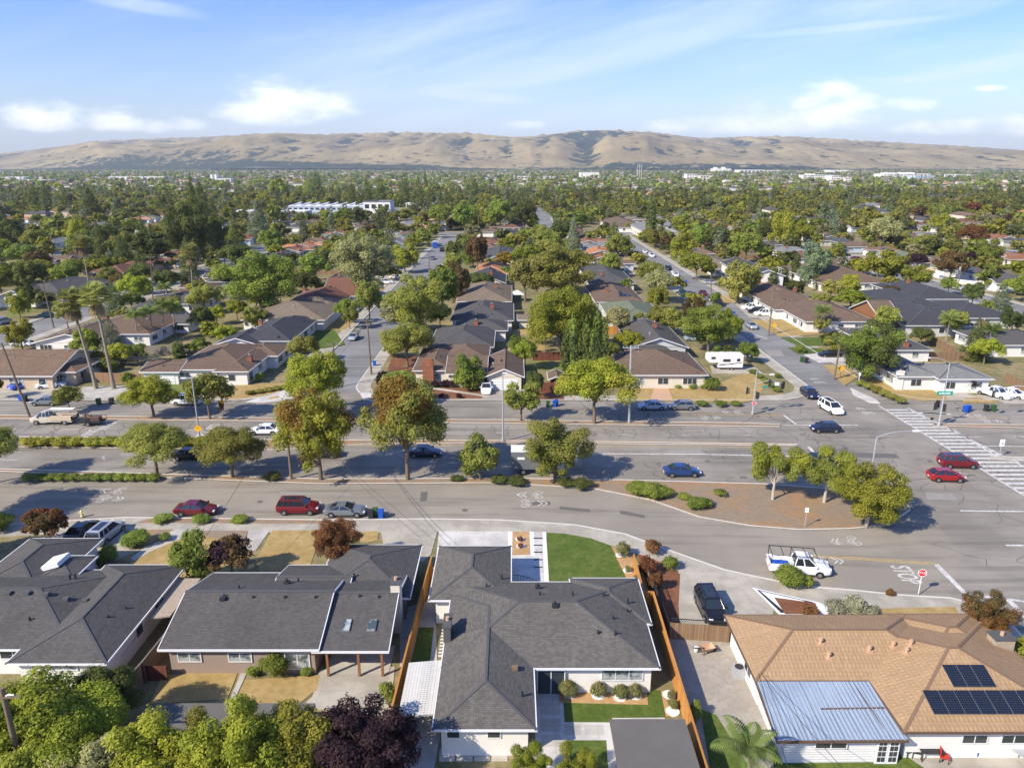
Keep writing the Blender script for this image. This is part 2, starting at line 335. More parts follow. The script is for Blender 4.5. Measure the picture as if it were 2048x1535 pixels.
def thing(name, label, cat, loc=(0,0,0), rot=0, group=None):
    o = bpy.data.objects.new(name, None); S.collection.objects.link(o); o.empty_display_size = .3
    o.location = loc; o.rotation_euler = (0, 0, rot); o['label'] = label; o['category'] = cat
    if group: o['group'] = group
    return o
def tag(o, label, cat, group=None):
    o['label'] = label; o['category'] = cat
    if group: o['group'] = group
    return o
CH = {}
def kids(o):
    return CH.get(o.name) if o.name in CH else CH.setdefault(o.name, [c for c in o.children])
def dup(root, loc, rot=0, label=None, sc=None, group=None):
    def cp(o, par):
        c = o.copy(); S.collection.objects.link(c)
        if par: c.parent = par
        for q in kids(o): cp(q, c)
        return c
    r = cp(root, None); r.location = loc; r.rotation_euler = (0, 0, rot)
    if sc: r.scale = sc
    if label: r['label'] = label
    if group: r['group'] = group
    return r
def bev(o, w=.03, seg=2):
    b = o.modifiers.new('bevel', 'BEVEL'); b.width = w; b.segments = seg; b.limit_method = 'ANGLE'; b.angle_limit = R(35); return o
def np_mesh(name, V, F, mats, tone=None, smooth=False):
    me = bpy.data.meshes.new(name); V = np.asarray(V, 'f'); F = np.asarray(F, 'i'); k = F.shape[1]
    me.vertices.add(len(V)); me.vertices.foreach_set('co', V.ravel())
    me.loops.add(F.size); me.loops.foreach_set('vertex_index', F.ravel())
    me.polygons.add(len(F)); me.polygons.foreach_set('loop_start', np.arange(0, F.size, k, dtype='i')); me.polygons.foreach_set('loop_total', np.full(len(F), k, 'i'))
    for m_ in mats: me.materials.append(MAT[m_])
    if tone is not None:
        a = me.attributes.new('tone', 'FLOAT', 'FACE'); a.data.foreach_set('value', np.asarray(tone, 'f'))
    if smooth: me.polygons.foreach_set('use_smooth', np.ones(len(F), bool))
    me.update(calc_edges=True); me.validate(); return me
# ------------------------------------------------------------------ ground
def px(pts, h=0.): return [G(x, y, h) for x, y in pts]
def struct(name, pts, mat, z1, z0=None):
    mb = MB(); mb.prism(pts, (z1-.02) if z0 is None else z0, z1); return mb.build(name, mat, kind='structure')
def patch(name, pts, mat, z=.13): return struct(name, px(pts), mat, z, .05)
gr = MB(); gr.face([(-9000,-300,0),(9000,-300,0),(9000,13500,0),(-9000,13500,0)]); gr.build('ground', 'town_ground', kind='structure')
struct('road', [(-260,40),(260,40),(260,121),(-260,121)], 'asphalt', .008, .0)
# frontage street on the near side: browner, older surface
SK = px([(0,1050),(250,1035),(640,1040),(850,1038),(1000,1040),(1150,1050),(1250,1068),(1350,1105),(1450,1140),(1600,1172),(1700,1180),(1800,1190),(1900,1196)])   # south kerb
SN = px([(1820,1020),(1780,1050),(1700,1058),(1600,1060),(1500,1052),(1400,1035),(1300,1000),(1190,978),(1000,966),(640,968),(300,952),(0,943)])                     # island side
struct('road', [(-200,73)]+SK+[(46,66),(47.5,76)]+SN+[(-200,90)], 'asphalt_front', .014, .0)
# south block with rounded corner, pavement band
corner = px([(1945,1207),(1985,1222),(2020,1246),(2048,1275)])
struct('ground', [(-200,72.6)]+SK+corner+[(45.6,20),(-200,20)], 'yard_green', .10, 0)
def off(line, d):
    out = []
    for i, p in enumerate(line):
        a = line[max(i-1,0)]; b = line[min(i+1,len(line)-1)]; tx, ty = b[0]-a[0], b[1]-a[1]; l = math.hypot(tx, ty) or 1
        out.append((p[0]+ty/l*d, p[1]-tx/l*d))
    return out
KL = [(-200,72.6)]+SK+corner+[(45.6,40),(45.6,20)]
def band(name, line, d0, d1, mat, z1, z0=0):
    a, b = off(line, d0), off(line, d1); mb = MB()
    for i in range(len(line)-1): mb.prism([a[i], a[i+1], b[i+1], b[i]], z0, z1)
    return mb.build(name, mat, kind='structure')
band('kerb', KL, 0, .22, 'kerb', .145); band('pavement', KL, .22, 3.1, 'concrete', .135)
# far side blocks ------------------------------------------------------
def block(x0, x1, y0, y1, r=6, mat='yard_green', sw=2.6, name='ground'):
    def rr(x0, y0, x1, y1, r):
        P = []
        for cx, cy, a in ((x1-r,y0+r,-90),(x1-r,y1-r,0),(x0+r,y1-r,90),(x0+r,y0+r,180)):
            for k in range(0, 7): t = R(a+15*k); P.append((cx+r*math.cos(t), cy+r*math.sin(t)))
        return P
    struct(name, rr(x0, y0, x1, y1, r), mat, .10, 0)
    L = rr(x0, y0, x1, y1, r); L = L[::-1]; L = L+[L[0]]
    band('kerb', L, 0, .2, 'kerb', .145); band('pavement', L, .2, sw, 'concrete', .13)
AX = ((-38.2,-28.0),(53.2,64.2),(-121,-110.5),(134,144),(-204,-194),(220,230),(-290,-280),(305,315),(390,400),(-375,-365))
cols = sorted(AX); cols2 = [(a-36, b_-36) for a, b_ in cols]
def colsat(y): return cols if y < 429 else cols2
YT = 1.0
struct('road', [(-260,108),(-120,108),(-120,121),(-260,121)], 'asphalt', .010, 0)
YN = 116.2
rows = [(YN, 424), (434, 560), (690, 980)]
block(-420, 420, 690, 980, 5)
for (ya_, yb_) in rows[:2]:
    cc = colsat(ya_)
    for i in range(len(cc)-1):
        x0, x1 = cc[i][1], cc[i+1][0]
        if x1 > 400 or x0 < -400: continue
        block(x0, x1, ya_, yb_, 9 if ya_ < 200 else 5)
struct('road', [(-420,116),(420,116),(420,985),(-420,985)], 'asphalt_far', .006, 0)
# separators and median as raised strips: px outlines
def strip(name, top, bot, mat, z=.13):
    pts = px(top)+px(bot)[::-1]; struct(name, pts, mat, z, 0)
    for ln, s in ((px(top), 1), (px(bot), -1)): band('kerb', ln, 0, .2*s, 'kerb', z+.012)
strip('separator', [(-900,925),(0,938),(640,958),(1000,957),(1250,960),(1530,968),(1640,976),(1740,990),(1800,1003),(1822,1016)], [(-900,930),(0,944),(640,969),(1000,967),(1190,979),(1300,1001),(1400,1036),(1500,1053),(1600,1061),(1700,1059),(1780,1051),(1822,1021)], 'dry_soil')
strip('median', [(-900,858),(0,873),(400,878),(640,880),(1000,881.5),(1300,885),(1595,889)], [(-900,886),(0,895),(400,899),(560,901),(650,894),(760,888.5),(1000,886.5),(1300,889.5),(1595,892.5)], 'dry_soil')
strip('separator', [(-900,817),(0,830.5),(640,837),(1000,840),(1480,846),(1560,849)], [(-900,826),(0,838),(640,844),(1000,847.5),(1480,853.5),(1560,854.5)], 'dry_soil')
strip('separator', [(1868,848),(2048,850),(2900,858)], [(1868,853),(2048,857),(2900,866)], 'dry_soil')
strip('median', [(1980,913),(2048,915),(2900,928)], [(1980,919),(2048,923),(2900,936)], 'concrete')
# ------------------------------------------------------------------ painted markings
def quad(pts, mat='paint_white', z=.020): mb = MB(); mb.prism(px(pts), z-.004, z); return mb.build('road_marking', mat, kind='structure')
def line(pts, w_, mat='paint_white', z=.020, dash=None):
    P = px(pts); mb = MB()
    for a, b in zip(P, P[1:]):
        L = math.hypot(b[0]-a[0], b[1]-a[1]); ux, uy = (b[0]-a[0])/L, (b[1]-a[1])/L; nx, ny = -uy*w_/2, ux*w_/2
        segs = [(0, L)] if not dash else [(s_, min(L, s_+dash[0])) for s_ in np.arange(0, L, dash[0]+dash[1])]
        for s0, s1 in segs:
            mb.prism([(a[0]+ux*s0+nx,a[1]+uy*s0+ny),(a[0]+ux*s1+nx,a[1]+uy*s1+ny),(a[0]+ux*s1-nx,a[1]+uy*s1-ny),(a[0]+ux*s0-nx,a[1]+uy*s0-ny)], z-.004, z)
    return mb.build('road_marking', mat, kind='structure')
line([(1120,906.5),(1400,908),(1620,913)], .28); line([(0,919),(540,925)], .12, dash=(2.5,7)); line([(900,925),(1560,938)], .12, dash=(1.2,9))
line([(0,857),(470,861)], .12, dash=(2.5,7)); line([(620,862),(1500,870)], .12, dash=(1.2,8))
line([(700,878.5),(1000,879.6),(1300,883),(1595,887)], .16, 'paint_yellow'); line([(700,891),(1000,889),(1300,892),(1595,895)], .16, 'paint_yellow')
line([(1565,849.5),(1716,849.5)], .22); line([(1617,893),(1632,909)], .45)
line([(1384,829),(1567,831)], .14, 'paint_yellow'); line([(1384,827.5),(1567,829.5)], .10, 'paint_yellow'); line([(1567,830),(1592,848)], .35)
line([(1921,1021),(2048,1022.5),(2300,1026)], .3); line([(2012,1090),(2200,1091)], .3)
line([(1598,1113),(1700,1117),(1870,1128.5)], .14, 'paint_yellow'); line([(1594,1110),(1700,1114),(1870,1125.5)], .14, 'paint_yellow')
line([(1872,1128),(1936,1192)], .5); line([(1936,1188),(2048,1202),(2300,1236)], .35)
line([(2018,1200),(2048,1230),(2080,1262)], .5)
# big ladder crosswalk
A_, B_ = px([(1766,817),(2065,1000)]); C_, D_ = px([(1812,817),(2065,937)])
line([(1757,811),(2070,1004)], .3); line([(1815,815),(1868,842),(2070,944)], .3)
mb = MB(); N_ = 25
for i in range(N_):
    t0, t1 = (i+.25)/N_, (i+.72)/N_
    L0 = [A_[k]+(B_[k]-A_[k])*t0 for k in (0,1)]; L1 = [A_[k]+(B_[k]-A_[k])*t1 for k in (0,1)]
    yy0, yy1 = L0[1], L1[1]
    def xr(y): f = (y-C_[1])/(D_[1]-C_[1]); return C_[0]+(D_[0]-C_[0])*f
    mb.prism([(L0[0],yy0),(xr(yy0),yy0),(xr(yy1),yy1),(L1[0],yy1)], .017, .022)
mb.build('crosswalk', 'paint_white', kind='structure')
line([(1905,858),(1998,915)], .35); line([(1900,858),(1908,862)], .3)
line([(1938,873),(1964,873)], .14); line([(2026,873),(2052,873)], .14); line([(1968,891.5),(2048,892.5),(2300,895)], .2); line([(1998,920),(2048,921),(2200,923)], .16, 'paint_yellow')
line([(1820,820),(1850,835)], .2); line([(1850,834),(2010,835)], .14, 'paint_yellow')
for i in range(5): quad([(1835+i*9,823+i*.6+1.2),(1862+i*9,823+i*.6+1.2),(1868+i*9,825+i*.6+1.6),(1841+i*9,825+i*.6+1.6)])
for p in ([(1588,912),(1597,915)],): line(p, .3)
# bicycle-and-chevron marks, sketched in strokes (unit: metres, x along travel)
def sharrow(cx, cy, s, ang, flip=1):
    x0, y0 = G(cx, cy); mb = MB(); a, b = math.cos(ang), math.sin(ang)
    def T(x, y): return (x0+(x*a-y*flip*b)*s, y0+(x*b+y*flip*a)*s)
    def st(p, q, w_=.09):
        w_ *= .8
        L = math.hypot(q[0]-p[0], q[1]-p[1]) or 1; nx, ny = -(q[1]-p[1])/L*w_/2, (q[0]-p[0])/L*w_/2
        mb.prism([T(p[0]+nx,p[1]+ny),T(q[0]+nx,q[1]+ny),T(q[0]-nx,q[1]-ny),T(p[0]-nx,p[1]-ny)], .018, .024)
    for wy in (-.55, .55):
        P = [(.0+.42*math.cos(R(k*30)), wy+.34*math.sin(R(k*30))) for k in range(13)]
        for p, q in zip(P, P[1:]): st(p, q, .10)
    for p, q in (((0,-.55),(.55,-.25)),((.55,-.25),(.55,.35)),((.55,.35),(0,.0)),((0,0),(.55,-.25)),((0,.55),(.85,.4)),((.85,.4),(.85,.15)),((.7,-.3),(.7,-.1))): st(p, q)
    for k in (1.35, 1.85):
        st((k,-.6),(k+.55,0),.16); st((k,.6),(k+.55,0),.16)
    mb.build('road_marking', 'paint_white', kind='structure')
sharrow(240,981,1.05,math.pi); sharrow(205,997,1.05,0); sharrow(1078,989,1.1,math.pi); sharrow(1050,1006,1.1,0)
sharrow(1708,1081,1.05,math.pi+.1); sharrow(1635,1119,1.05,-.1); sharrow(1640,765,1.2,R(95)); sharrow(1737,826,1.2,R(100)); sharrow(1478,824,1.1,math.pi); sharrow(1408,835,1.1,0)
sharrow(1960,831,1.1,math.pi); sharrow(1970,842,1.1,0); sharrow(1527,738,1.2,R(-85))
# STOP, read by the driver coming from the left: letters stretched along the lane
def textmesh(o):
    me = bpy.data.meshes.new_from_object(o); n = o.name; bpy.data.objects.remove(o); return link(n.split('.')[0], me)
def word(txt, cx, cy, size, ang, stretch=2.0):
    cu = bpy.data.curves.new('word', 'FONT'); cu.body = txt; cu.size = size; cu.align_x = 'CENTER'; cu.align_y = 'CENTER'; cu.extrude = .002; cu.offset = .02
    o = bpy.data.objects.new('road_marking', cu); S.collection.objects.link(o); x, y = G(cx, cy)
    cu.materials.append(MAT['paint_white']); o = textmesh(o); o.location = (x, y, .022); o.rotation_euler = (0, 0, ang); o.scale = (1, stretch, 1); o['kind'] = 'structure'
word('STOP', 1810, 1148, 1.35, R(-95), 1.9)
for (cx, cy) in ((1520,672),(1497,667)): line([(cx-12,cy-3),(cx+14,cy+5)], .35)
for (cx, cy, t_) in ((500,868,'AHEAD'),(630/2.926+0,848,'STOP'),(1225/2.926,853,'AHEAD'),(1195/2.926,868,'SIGNAL')): pass
for a_ in (('XING',180,866),('XING',214,852),('PED',428,853),('PED',406,869)): word(*a_, 1.3, R(90), 1.7)
# kerb ramps, new concrete corners
def cpatch(pts, mat, z=.14, name='pavement'): return patch(name, pts, mat, z)
cpatch([(490,805),(540,790),(580,778),(625,782),(600,796),(560,803),(530,806)], 'concrete_new', .15)
cpatch([(720,786),(760,786),(780,795),(772,808),(745,805),(725,797)], 'concrete_new', .15)
cpatch([(537,796),(556,792),(560,796),(541,800)], 'paint_yellow', .158); cpatch([(735,797),(745,796),(749,800),(740,801)], 'paint_yellow', .158)
cpatch([(1700,776),(1730,790),(1752,800),(1760,808),(1740,806),(1706,790)], 'concrete_new', .15)
# near yards ------------------------------------------------------------
def yard(pts, mat, z=.14, name='lawn'): return patch(name, pts, mat, z)
yard([(545,1062),(645,1062),(620,1135),(520,1150),(512,1120)], 'dry_grass'); yard([(715,1064),(758,1064),(755,1082),(735,1086),(722,1086)], 'dry_grass')
yard([(262,1125),(330,1085),(395,1070),(450,1075),(500,1110),(480,1150),(380,1160),(270,1140)], 'dry_grass'); yard([(395,1063),(497,1063),(492,1082),(440,1080),(400,1070)], 'dry_soil', .15, 'flower_bed')
yard([(250,1062),(348,1060),(318,1082),(290,1092),(252,1090)], 'dry_soil', .145, 'flower_bed'); yard([(310,1036),(640,1041),(640,1049),(270,1047)], 'dry_soil', .142, 'flower_bed')
yard([(140,1058),(248,1062),(258,1098),(282,1100),(215,1130),(120,1110),(40,1090)], 'concrete', .146, 'driveway')
yard([(497,1062),(540,1062),(512,1102),(480,1110)], 'concrete_path', .15, 'path'); yard([(348,1060),(395,1062),(352,1083),(300,1105),(268,1124),(262,1118),(290,1095),(320,1083)], 'concrete_path', .15, 'path')
yard([(762,1064),(875,1064),(862,1110),(845,1125),(770,1110)], 'concrete', .146, 'driveway'); yard([(878,1064),(1024,1064),(1021,1120),(872,1120)], 'concrete_new', .147, 'driveway')
yard([(1024,1065),(1060,1065),(1060,1111),(1023,1111)], 'gold_chips', .15, 'flower_bed'); yard([(1017,1065),(1025,1065),(1024,1120),(1016,1120)], 'white_gravel', .155, 'path')
yard([(1060,1065),(1092,1065),(1097,1166),(1022,1166),(1022,1112),(1062,1111)], 'concrete_new', .148, 'path')
yard([(1059,1065),(1067,1065),(1070,1112),(1061,1112)], 'white_gravel', .156, 'path'); yard([(1085,1066),(1092,1066),(1098,1166),(1089,1166)], 'white_gravel', .156, 'path')
for y in (1077, 1091, 1105, 1120, 1135): yard([(1067,y),(1085,y),(1085.5,y+2.2),(1067.5,y+2.2)], 'black_metal', .157, 'path')
yard([(1093,1067),(1130,1069),(1180,1078),(1222,1093),(1236,1125),(1256,1165),(1170,1172),(1098,1166)], 'lawn', .16)
yard([(1222,1093),(1268,1112),(1287,1150),(1296,1185),(1262,1178),(1250,1160)], 'gold_chips', .15, 'flower_bed')
yard([(1272,1108),(1335,1130),(1360,1150),(1357,1215),(1360,1262),(1325,1262),(1300,1190)], 'mulch', .15, 'flower_bed')
yard([(1357,1128),(1440,1150),(1555,1190),(1545,1232),(1460,1262),(1452,1268),(1355,1264)], 'concrete', .147, 'driveway')
yard([(1504,1177),(1634,1206),(1700,1232),(1560,1232)], 'white_gravel', .15, 'flower_bed'); yard([(1513,1181),(1625,1206),(1640,1222),(1562,1228)], 'bin_black', .155, 'flower_bed'); yard([(1520,1184),(1605,1203),(1640,1220),(1565,1222)], 'white_gravel', .16, 'flower_bed'); yard([(1548,1197),(1630,1208),(1640,1230),(1570,1230)], 'mulch', .165, 'flower_bed')
yard([(1640,1222),(1910,1215),(1925,1245),(1660,1245)], 'dry_grass', .148)
yard([(1335,1265),(1470,1280),(1530,1420),(1548,1540),(1400,1540),(1360,1400)], 'pavers', .145, 'patio'); yard([(1400,1420),(1432,1432),(1500,1540),(1420,1540)], 'lawn', .16)
yard([(1548,1500),(1790,1500),(1850,1540),(1548,1540)], 'lawn', .16); yard([(1795,1480),(2048,1480),(2048,1560),(1850,1560),(1790,1505)], 'concrete', .147, 'patio')
# white house back garden
yard([(1070,1390),(1118,1385),(1128,1405),(1322,1408),(1330,1440),(1390,1440),(1400,1540),(1070,1540)], 'concrete_new', .145, 'patio')
yard([(1117,1362),(1297,1366),(1298,1412),(1118,1408)], 'gold_chips', .155, 'flower_bed'); yard([(1127,1408),(1296,1412),(1293,1383),(1320,1383),(1330,1437),(1224,1438),(1222,1447),(1129,1446)], 'lawn', .165)
yard([(1321,1383),(1345,1385),(1357,1430),(1331,1436)], 'gold_chips', .155, 'flower_bed'); yard([(1132,1483),(1212,1483),(1216,1540),(1135,1540)], 'lawn', .165)
for a in ([(1080,1408),(1120,1408),(1121,1432),(1080,1432)], [(1080,1438),(1121,1438),(1122,1465),(1082,1465)], [(1128,1452),(1160,1452),(1162,1472),(1128,1472)], [(1168,1452),(1206,1452),(1208,1472),(1170,1472)], [(1082,1472),(1122,1472),(1124,1496),(1083,1496)]): yard(a, 'concrete_path', .153, 'path')
for x in (880, 915, 950, 985): yard([(x,1497),(x+31,1497),(x+30,1524),(x-2,1524)], 'concrete_path', .153, 'path')
yard([(800,1220),(870,1200),(880,1480),(868,1540),(800,1540)], 'concrete_path', .146, 'patio'); yard([(838,1257),(868,1257),(858,1345),(812,1368)], 'lawn', .165)
# taupe house back yard
yard([(325,1352),(478,1342),(455,1400),(300,1410)], 'dry_grass', .15); yard([(490,1362),(640,1352),(635,1380),(585,1420),(460,1425)], 'dry_grass', .15)
yard([(640,1340),(790,1335),(780,1440),(700,1440),(590,1425),(625,1395)], 'concrete', .146, 'patio'); yard([(620,1420),(700,1425),(690,1500),(600,1500)], 'dry_grass', .15)
yard([(485,1342),(497,1342),(470,1400),(455,1420),(448,1418),(462,1395)], 'concrete_path', .155, 'path')

# crack sealant on the far carriageway: real dark bands poured on the asphalt
plain('sealant', (.075, .07, .065), .7); rn = random.Random(4); mb = MB()
def squiggle(P, w_=.075):
    for a, b_ in zip(P, P[1:]):
        L = math.hypot(b_[0]-a[0], b_[1]-a[1]) or 1; nx, ny = -(b_[1]-a[1])/L*w_/2, (b_[0]-a[0])/L*w_/2
        mb.prism([(a[0]+nx,a[1]+ny),(b_[0]+nx,b_[1]+ny),(b_[0]-nx,b_[1]-ny),(a[0]-nx,a[1]-ny)], .010, .014+rn.random()*.001)
for k in range(46):
    x = -78+k*2.6+rn.uniform(-.8, .8)
    if x > 40: break
    y0 = 104.3-.025*x; P = [(x, y0-rn.uniform(0, 1.5))]
    while P[-1][1] > 99.6-.02*x: P.append((P[-1][0]+rn.uniform(-.5, .9), P[-1][1]-rn.uniform(.5, 1.3)))
    squiggle(P)
    if k % 2 == 0: q = P[len(P)//2]; squiggle([q, (q[0]+rn.uniform(.6, 1.4), q[1]+rn.uniform(-.3, .3)), (q[0]+rn.uniform(1.8, 2.8), q[1]+rn.uniform(-.5, .4))])
for k in range(16):
    x = rn.uniform(44, 62); y = rn.uniform(60, 112); P = [(x, y)]
    for j in range(5): P.append((P[-1][0]+rn.uniform(-1.6, 1.6), P[-1][1]+rn.uniform(.3, 1.5)))
    squiggle(P, .06)
mb.build('road_marking', 'sealant', kind='structure')
# far side lawns, beds, drives -----------------------------------------------
for pts, mat, nm in (([(470,772),(600,765),(640,735),(655,742),(640,775),(560,788),(470,800),(430,796)],'dry_grass','lawn'),([(610,665),(668,660),(690,690),(640,700),(608,696)],'lawn','lawn'),([(640,640),(672,630),(712,640),(690,660),(625,662)],'dry_grass','lawn'),
    ([(1250,772),(1418,775),(1500,742),(1530,770),(1515,800),(1480,806),(1260,800)],'dry_grass','lawn'),([(1310,774),(1335,774),(1345,800),(1300,800)],'terracotta','path'),([(1420,732),(1510,735),(1525,748),(1425,748)],'concrete','driveway'),
    ([(1720,752),(1790,760),(1870,780),(1925,800),(1850,802),(1770,790),(1728,775)],'dry_grass','lawn'),([(1880,775),(1960,795),(1900,800),(1870,778)],'concrete','path'),([(1930,790),(1975,800),(2000,806),(1925,806)],'dry_grass','lawn'),([(1950,775),(2100,775),(2100,808),(2010,808)],'concrete','driveway'),
    ([(1562,676),(1700,676),(1690,690),(1600,694)],'lawn','lawn'),([(1575,696),(1640,697),(1660,705),(1596,708)],'lawn','lawn'),([(1608,710),(1720,700),(1745,722),(1640,726)],'concrete_new','driveway'),([(1500,640),(1620,642),(1660,668),(1560,674)],'dry_grass','lawn'),([(1470,608),(1600,606),(1630,632),(1500,636)],'concrete','driveway'),
    ([(1645,730),(1690,732),(1720,752),(1690,772)],'dry_grass','lawn'),([(780,745),(830,740),(840,775),(970,778),(965,798),(850,799),(790,794),(762,770)],'mulch','flower_bed'),([(785,712),(880,712),(830,742),(775,742)],'mulch','flower_bed'),([(972,780),(1052,778),(1050,800),(962,800)],'pavers','driveway'),([(1052,780),(1130,782),(1128,800),(1052,800)],'mulch','flower_bed'),
    ([(800,765),(975,792),(975,795),(800,770)],'concrete_path','path'),([(0,772),(150,770),(130,800),(0,800)],'concrete','driveway'),([(165,775),(260,772),(262,795),(160,795)],'concrete_path','driveway'),([(262,772),(280,768),(390,770),(385,790),(262,795)],'lawn_far','lawn'),([(570,700),(650,698),(660,712),(570,716)],'concrete','driveway'),
    ([(1050,722),(1130,722),(1130,742),(1055,742)],'lawn_far','lawn'),([(1010,690),(1090,668),(1090,716),(1020,716)],'dry_grass','lawn'),([(1040,655),(1100,640),(1080,668),(1030,672)],'dry_grass','lawn'),([(1420,590),(1500,592),(1480,606),(1430,606)],'dry_grass','lawn'),([(20,612),(100,596),(70,625),(10,640)],'lawn_far','lawn')):
    z = .148 if mat in ('concrete', 'pavers', 'terracotta') else .142
    if nm == 'path': z = .152
    patch(nm, pts, mat, z)

plain('asphalt_patch', (.13, .12, .105), .9, var=.25, scale=1.2); plain('asphalt_pale', (.27, .25, .215), .9, var=.2, scale=1.2)
for pts, m_ in (([(1060,1003),(1100,1002),(1102,1009),(1062,1010)],'asphalt_patch'),([(842,983),(856,983),(853,1002),(840,1002)],'asphalt_patch'),([(240,905),(330,907),(330,913),(238,911)],'asphalt_pale'),([(1330,900),(1400,900),(1412,907),(1340,909)],'asphalt_pale'),([(1240,1020),(1290,1030),(1290,1036),(1240,1027)],'asphalt_patch'),
    ([(820,862),(940,863),(940,869),(820,868)],'asphalt_pale'),([(1700,905),(1790,907),(1800,916),(1705,914)],'asphalt_patch'),([(1850,985),(1905,987),(1915,1000),(1855,998)],'asphalt_pale'),([(560,983),(700,985),(700,990),(560,988)],'asphalt_pale'),([(700,660),(722,660),(716,674),(692,674)],'asphalt_patch'),([(1530,700),(1560,700),(1570,712),(1538,712)],'asphalt_pale'),([(1120,1012),(1180,1018),(1180,1024),(1118,1018)],'asphalt_patch')):
    struct('road', px(pts), m_, .0165, .0)
for (a, c) in ((1415,922),(1745,1012),(930,1020),(520,1003),(1860,922),(1190,868),(300,862)):
    x, y = G(a, c); f = MB(); f.prism([(x+.36*math.cos(R(i*24)), y+.36*math.sin(R(i*24))) for i in range(15)], 0, .019); f.build('manhole_cover', 'asphalt_patch', kind='structure')
# ------------------------------------------------------------------ hills
m, t, b = new_mat('hill_grass', .95, .1); p = objc(t, True)
at = t.node('ShaderNodeAttribute', attribute_name='wood')
n1 = t.noise(p, .0016, 6, .6); n2 = t.noise(p, .010, 7, .7); n3 = t.noise(p, .05, 3, .7)
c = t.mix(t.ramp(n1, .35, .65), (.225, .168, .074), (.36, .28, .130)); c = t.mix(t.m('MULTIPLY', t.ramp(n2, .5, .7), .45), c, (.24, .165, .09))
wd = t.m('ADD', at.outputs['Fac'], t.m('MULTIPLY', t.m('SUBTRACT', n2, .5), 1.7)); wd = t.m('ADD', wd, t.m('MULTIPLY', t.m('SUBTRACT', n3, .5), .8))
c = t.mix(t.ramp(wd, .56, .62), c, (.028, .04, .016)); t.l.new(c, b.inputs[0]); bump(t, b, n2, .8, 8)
rng = np.random.default_rng(5)
def vnoise(x, y, seed):
    xi = np.floor(x).astype(int); yi = np.floor(y).astype(int); fx = x-xi; fy = y-yi
    fx = fx*fx*(3-2*fx); fy = fy*fy*(3-2*fy)
    def h(a, b_): 
        q = (a*374761393+b_*668265263+seed*1274126177) & 0xffffffff; q = ((q ^ (q >> 13))*1274126177) & 0xffffffff; return ((q ^ (q >> 16)) & 0xffff)/65535.
    return (h(xi,yi)*(1-fx)+h(xi+1,yi)*fx)*(1-fy)+(h(xi,yi+1)*(1-fx)+h(xi+1,yi+1)*fx)*fy
def ridged(x, y, seed, oct_=5):
    s = 0; a = 1; tot = 0; pr = 1
    for k in range(oct_):
        n = 1-np.abs(vnoise(x, y, seed+k)*2-1); n = n*n; s = s+a*n*pr; pr = np.clip(n*1.6, .25, 1); tot += a; a *= .5; x = x*2.03+3.1; y = y*2.03+1.7
    return s/tot
SKX = [-400,0,100,200,300,400,560,640,800,950,1020,1060,1100,1160,1210,1300,1400,1500,1590,1700,1800,1900,2048,2500]
SKY = [330,308,298,285,280,277,270,272,268,270,277,276,272,265,264,268,279,276,276,283,288,293,302,318]
nx_, ny_ = 760, 190
xs = np.linspace(-.82, .82, nx_)           # tangent of azimuth
ts = np.linspace(0, 1, ny_)
Y = 5600+ts[:, None]*4600+np.zeros((1, nx_)); X = xs[None, :]*Y
pxc = 1024+xs*1515
ridge = (330-np.interp(pxc, SKX, SKY))/1515.*8600+38+14
ridge = ridge[None, :]
wx = X+500*(vnoise(X/1400, Y/1400, 3)-.5); wy = Y+500*(vnoise(X/1400, Y/1400, 9)-.5)
n = ridged(wx/1500, wy/2600, 21, 6); n_s = ridged(wx/520, wy/900, 44, 4)
foot = 400*(vnoise(X/900, 0*Y, 77)-.5)
tt = np.clip((Y-5600-foot)/(8600-5600), 0, 1.5)
prof = np.where(tt < 1, np.sin(np.clip(tt, 0, 1)*math.pi/2)**1.15, 1-(tt-1)*.9)
front = np.exp(-((tt-.42)/.24)**2)
H_ = ridge*prof*(.46+.56*n) + 34*(n_s-.42)*np.clip(tt*4, 0, 1) + front*ridge*.16*(vnoise(X/1100, Y/1100, 31))
# canyon at px 1150..1180
canyon = np.exp(-((pxc-(1170+0))/38.)**2)[None, :]*np.clip(1.15-tt, 0, 1); H_ = H_*(1-.62*canyon)
# keep the skyline: scale every column so its visible crest matches the photograph's ridge line
ang = (H_-38)/Y; mx_ = ang[:].max(axis=0); want = (330-np.interp(pxc, SKX, SKY))/1515.
k = np.convolve(np.pad((want*8600+38)/(mx_*8600+38), 4, mode='edge'), np.ones(9)/9, 'valid'); H_ = H_*k[None, :]
H_ = np.maximum(H_, 0)-2*(tt <= 0)
blur = H_.copy()
for _ in range(45): blur = (np.roll(blur,1,0)+np.roll(blur,-1,0)+np.roll(blur,1,1)+np.roll(blur,-1,1)+blur)/5
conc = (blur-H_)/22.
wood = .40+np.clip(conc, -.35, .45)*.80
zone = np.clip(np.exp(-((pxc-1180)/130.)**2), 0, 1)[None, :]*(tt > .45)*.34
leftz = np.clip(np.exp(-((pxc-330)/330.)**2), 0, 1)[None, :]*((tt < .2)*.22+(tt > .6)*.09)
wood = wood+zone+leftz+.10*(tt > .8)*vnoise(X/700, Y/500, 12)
V = np.stack([X, Y, H_], -1).reshape(-1, 3)
i, j = np.meshgrid(np.arange(ny_-1), np.arange(nx_-1), indexing='ij'); q = (i*nx_+j).ravel()
F = np.stack([q, q+1, q+nx_+1, q+nx_], 1)
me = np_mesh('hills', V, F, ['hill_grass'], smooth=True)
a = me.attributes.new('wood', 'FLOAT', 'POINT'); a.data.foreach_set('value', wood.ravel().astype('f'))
link('hills', me, kind='structure')
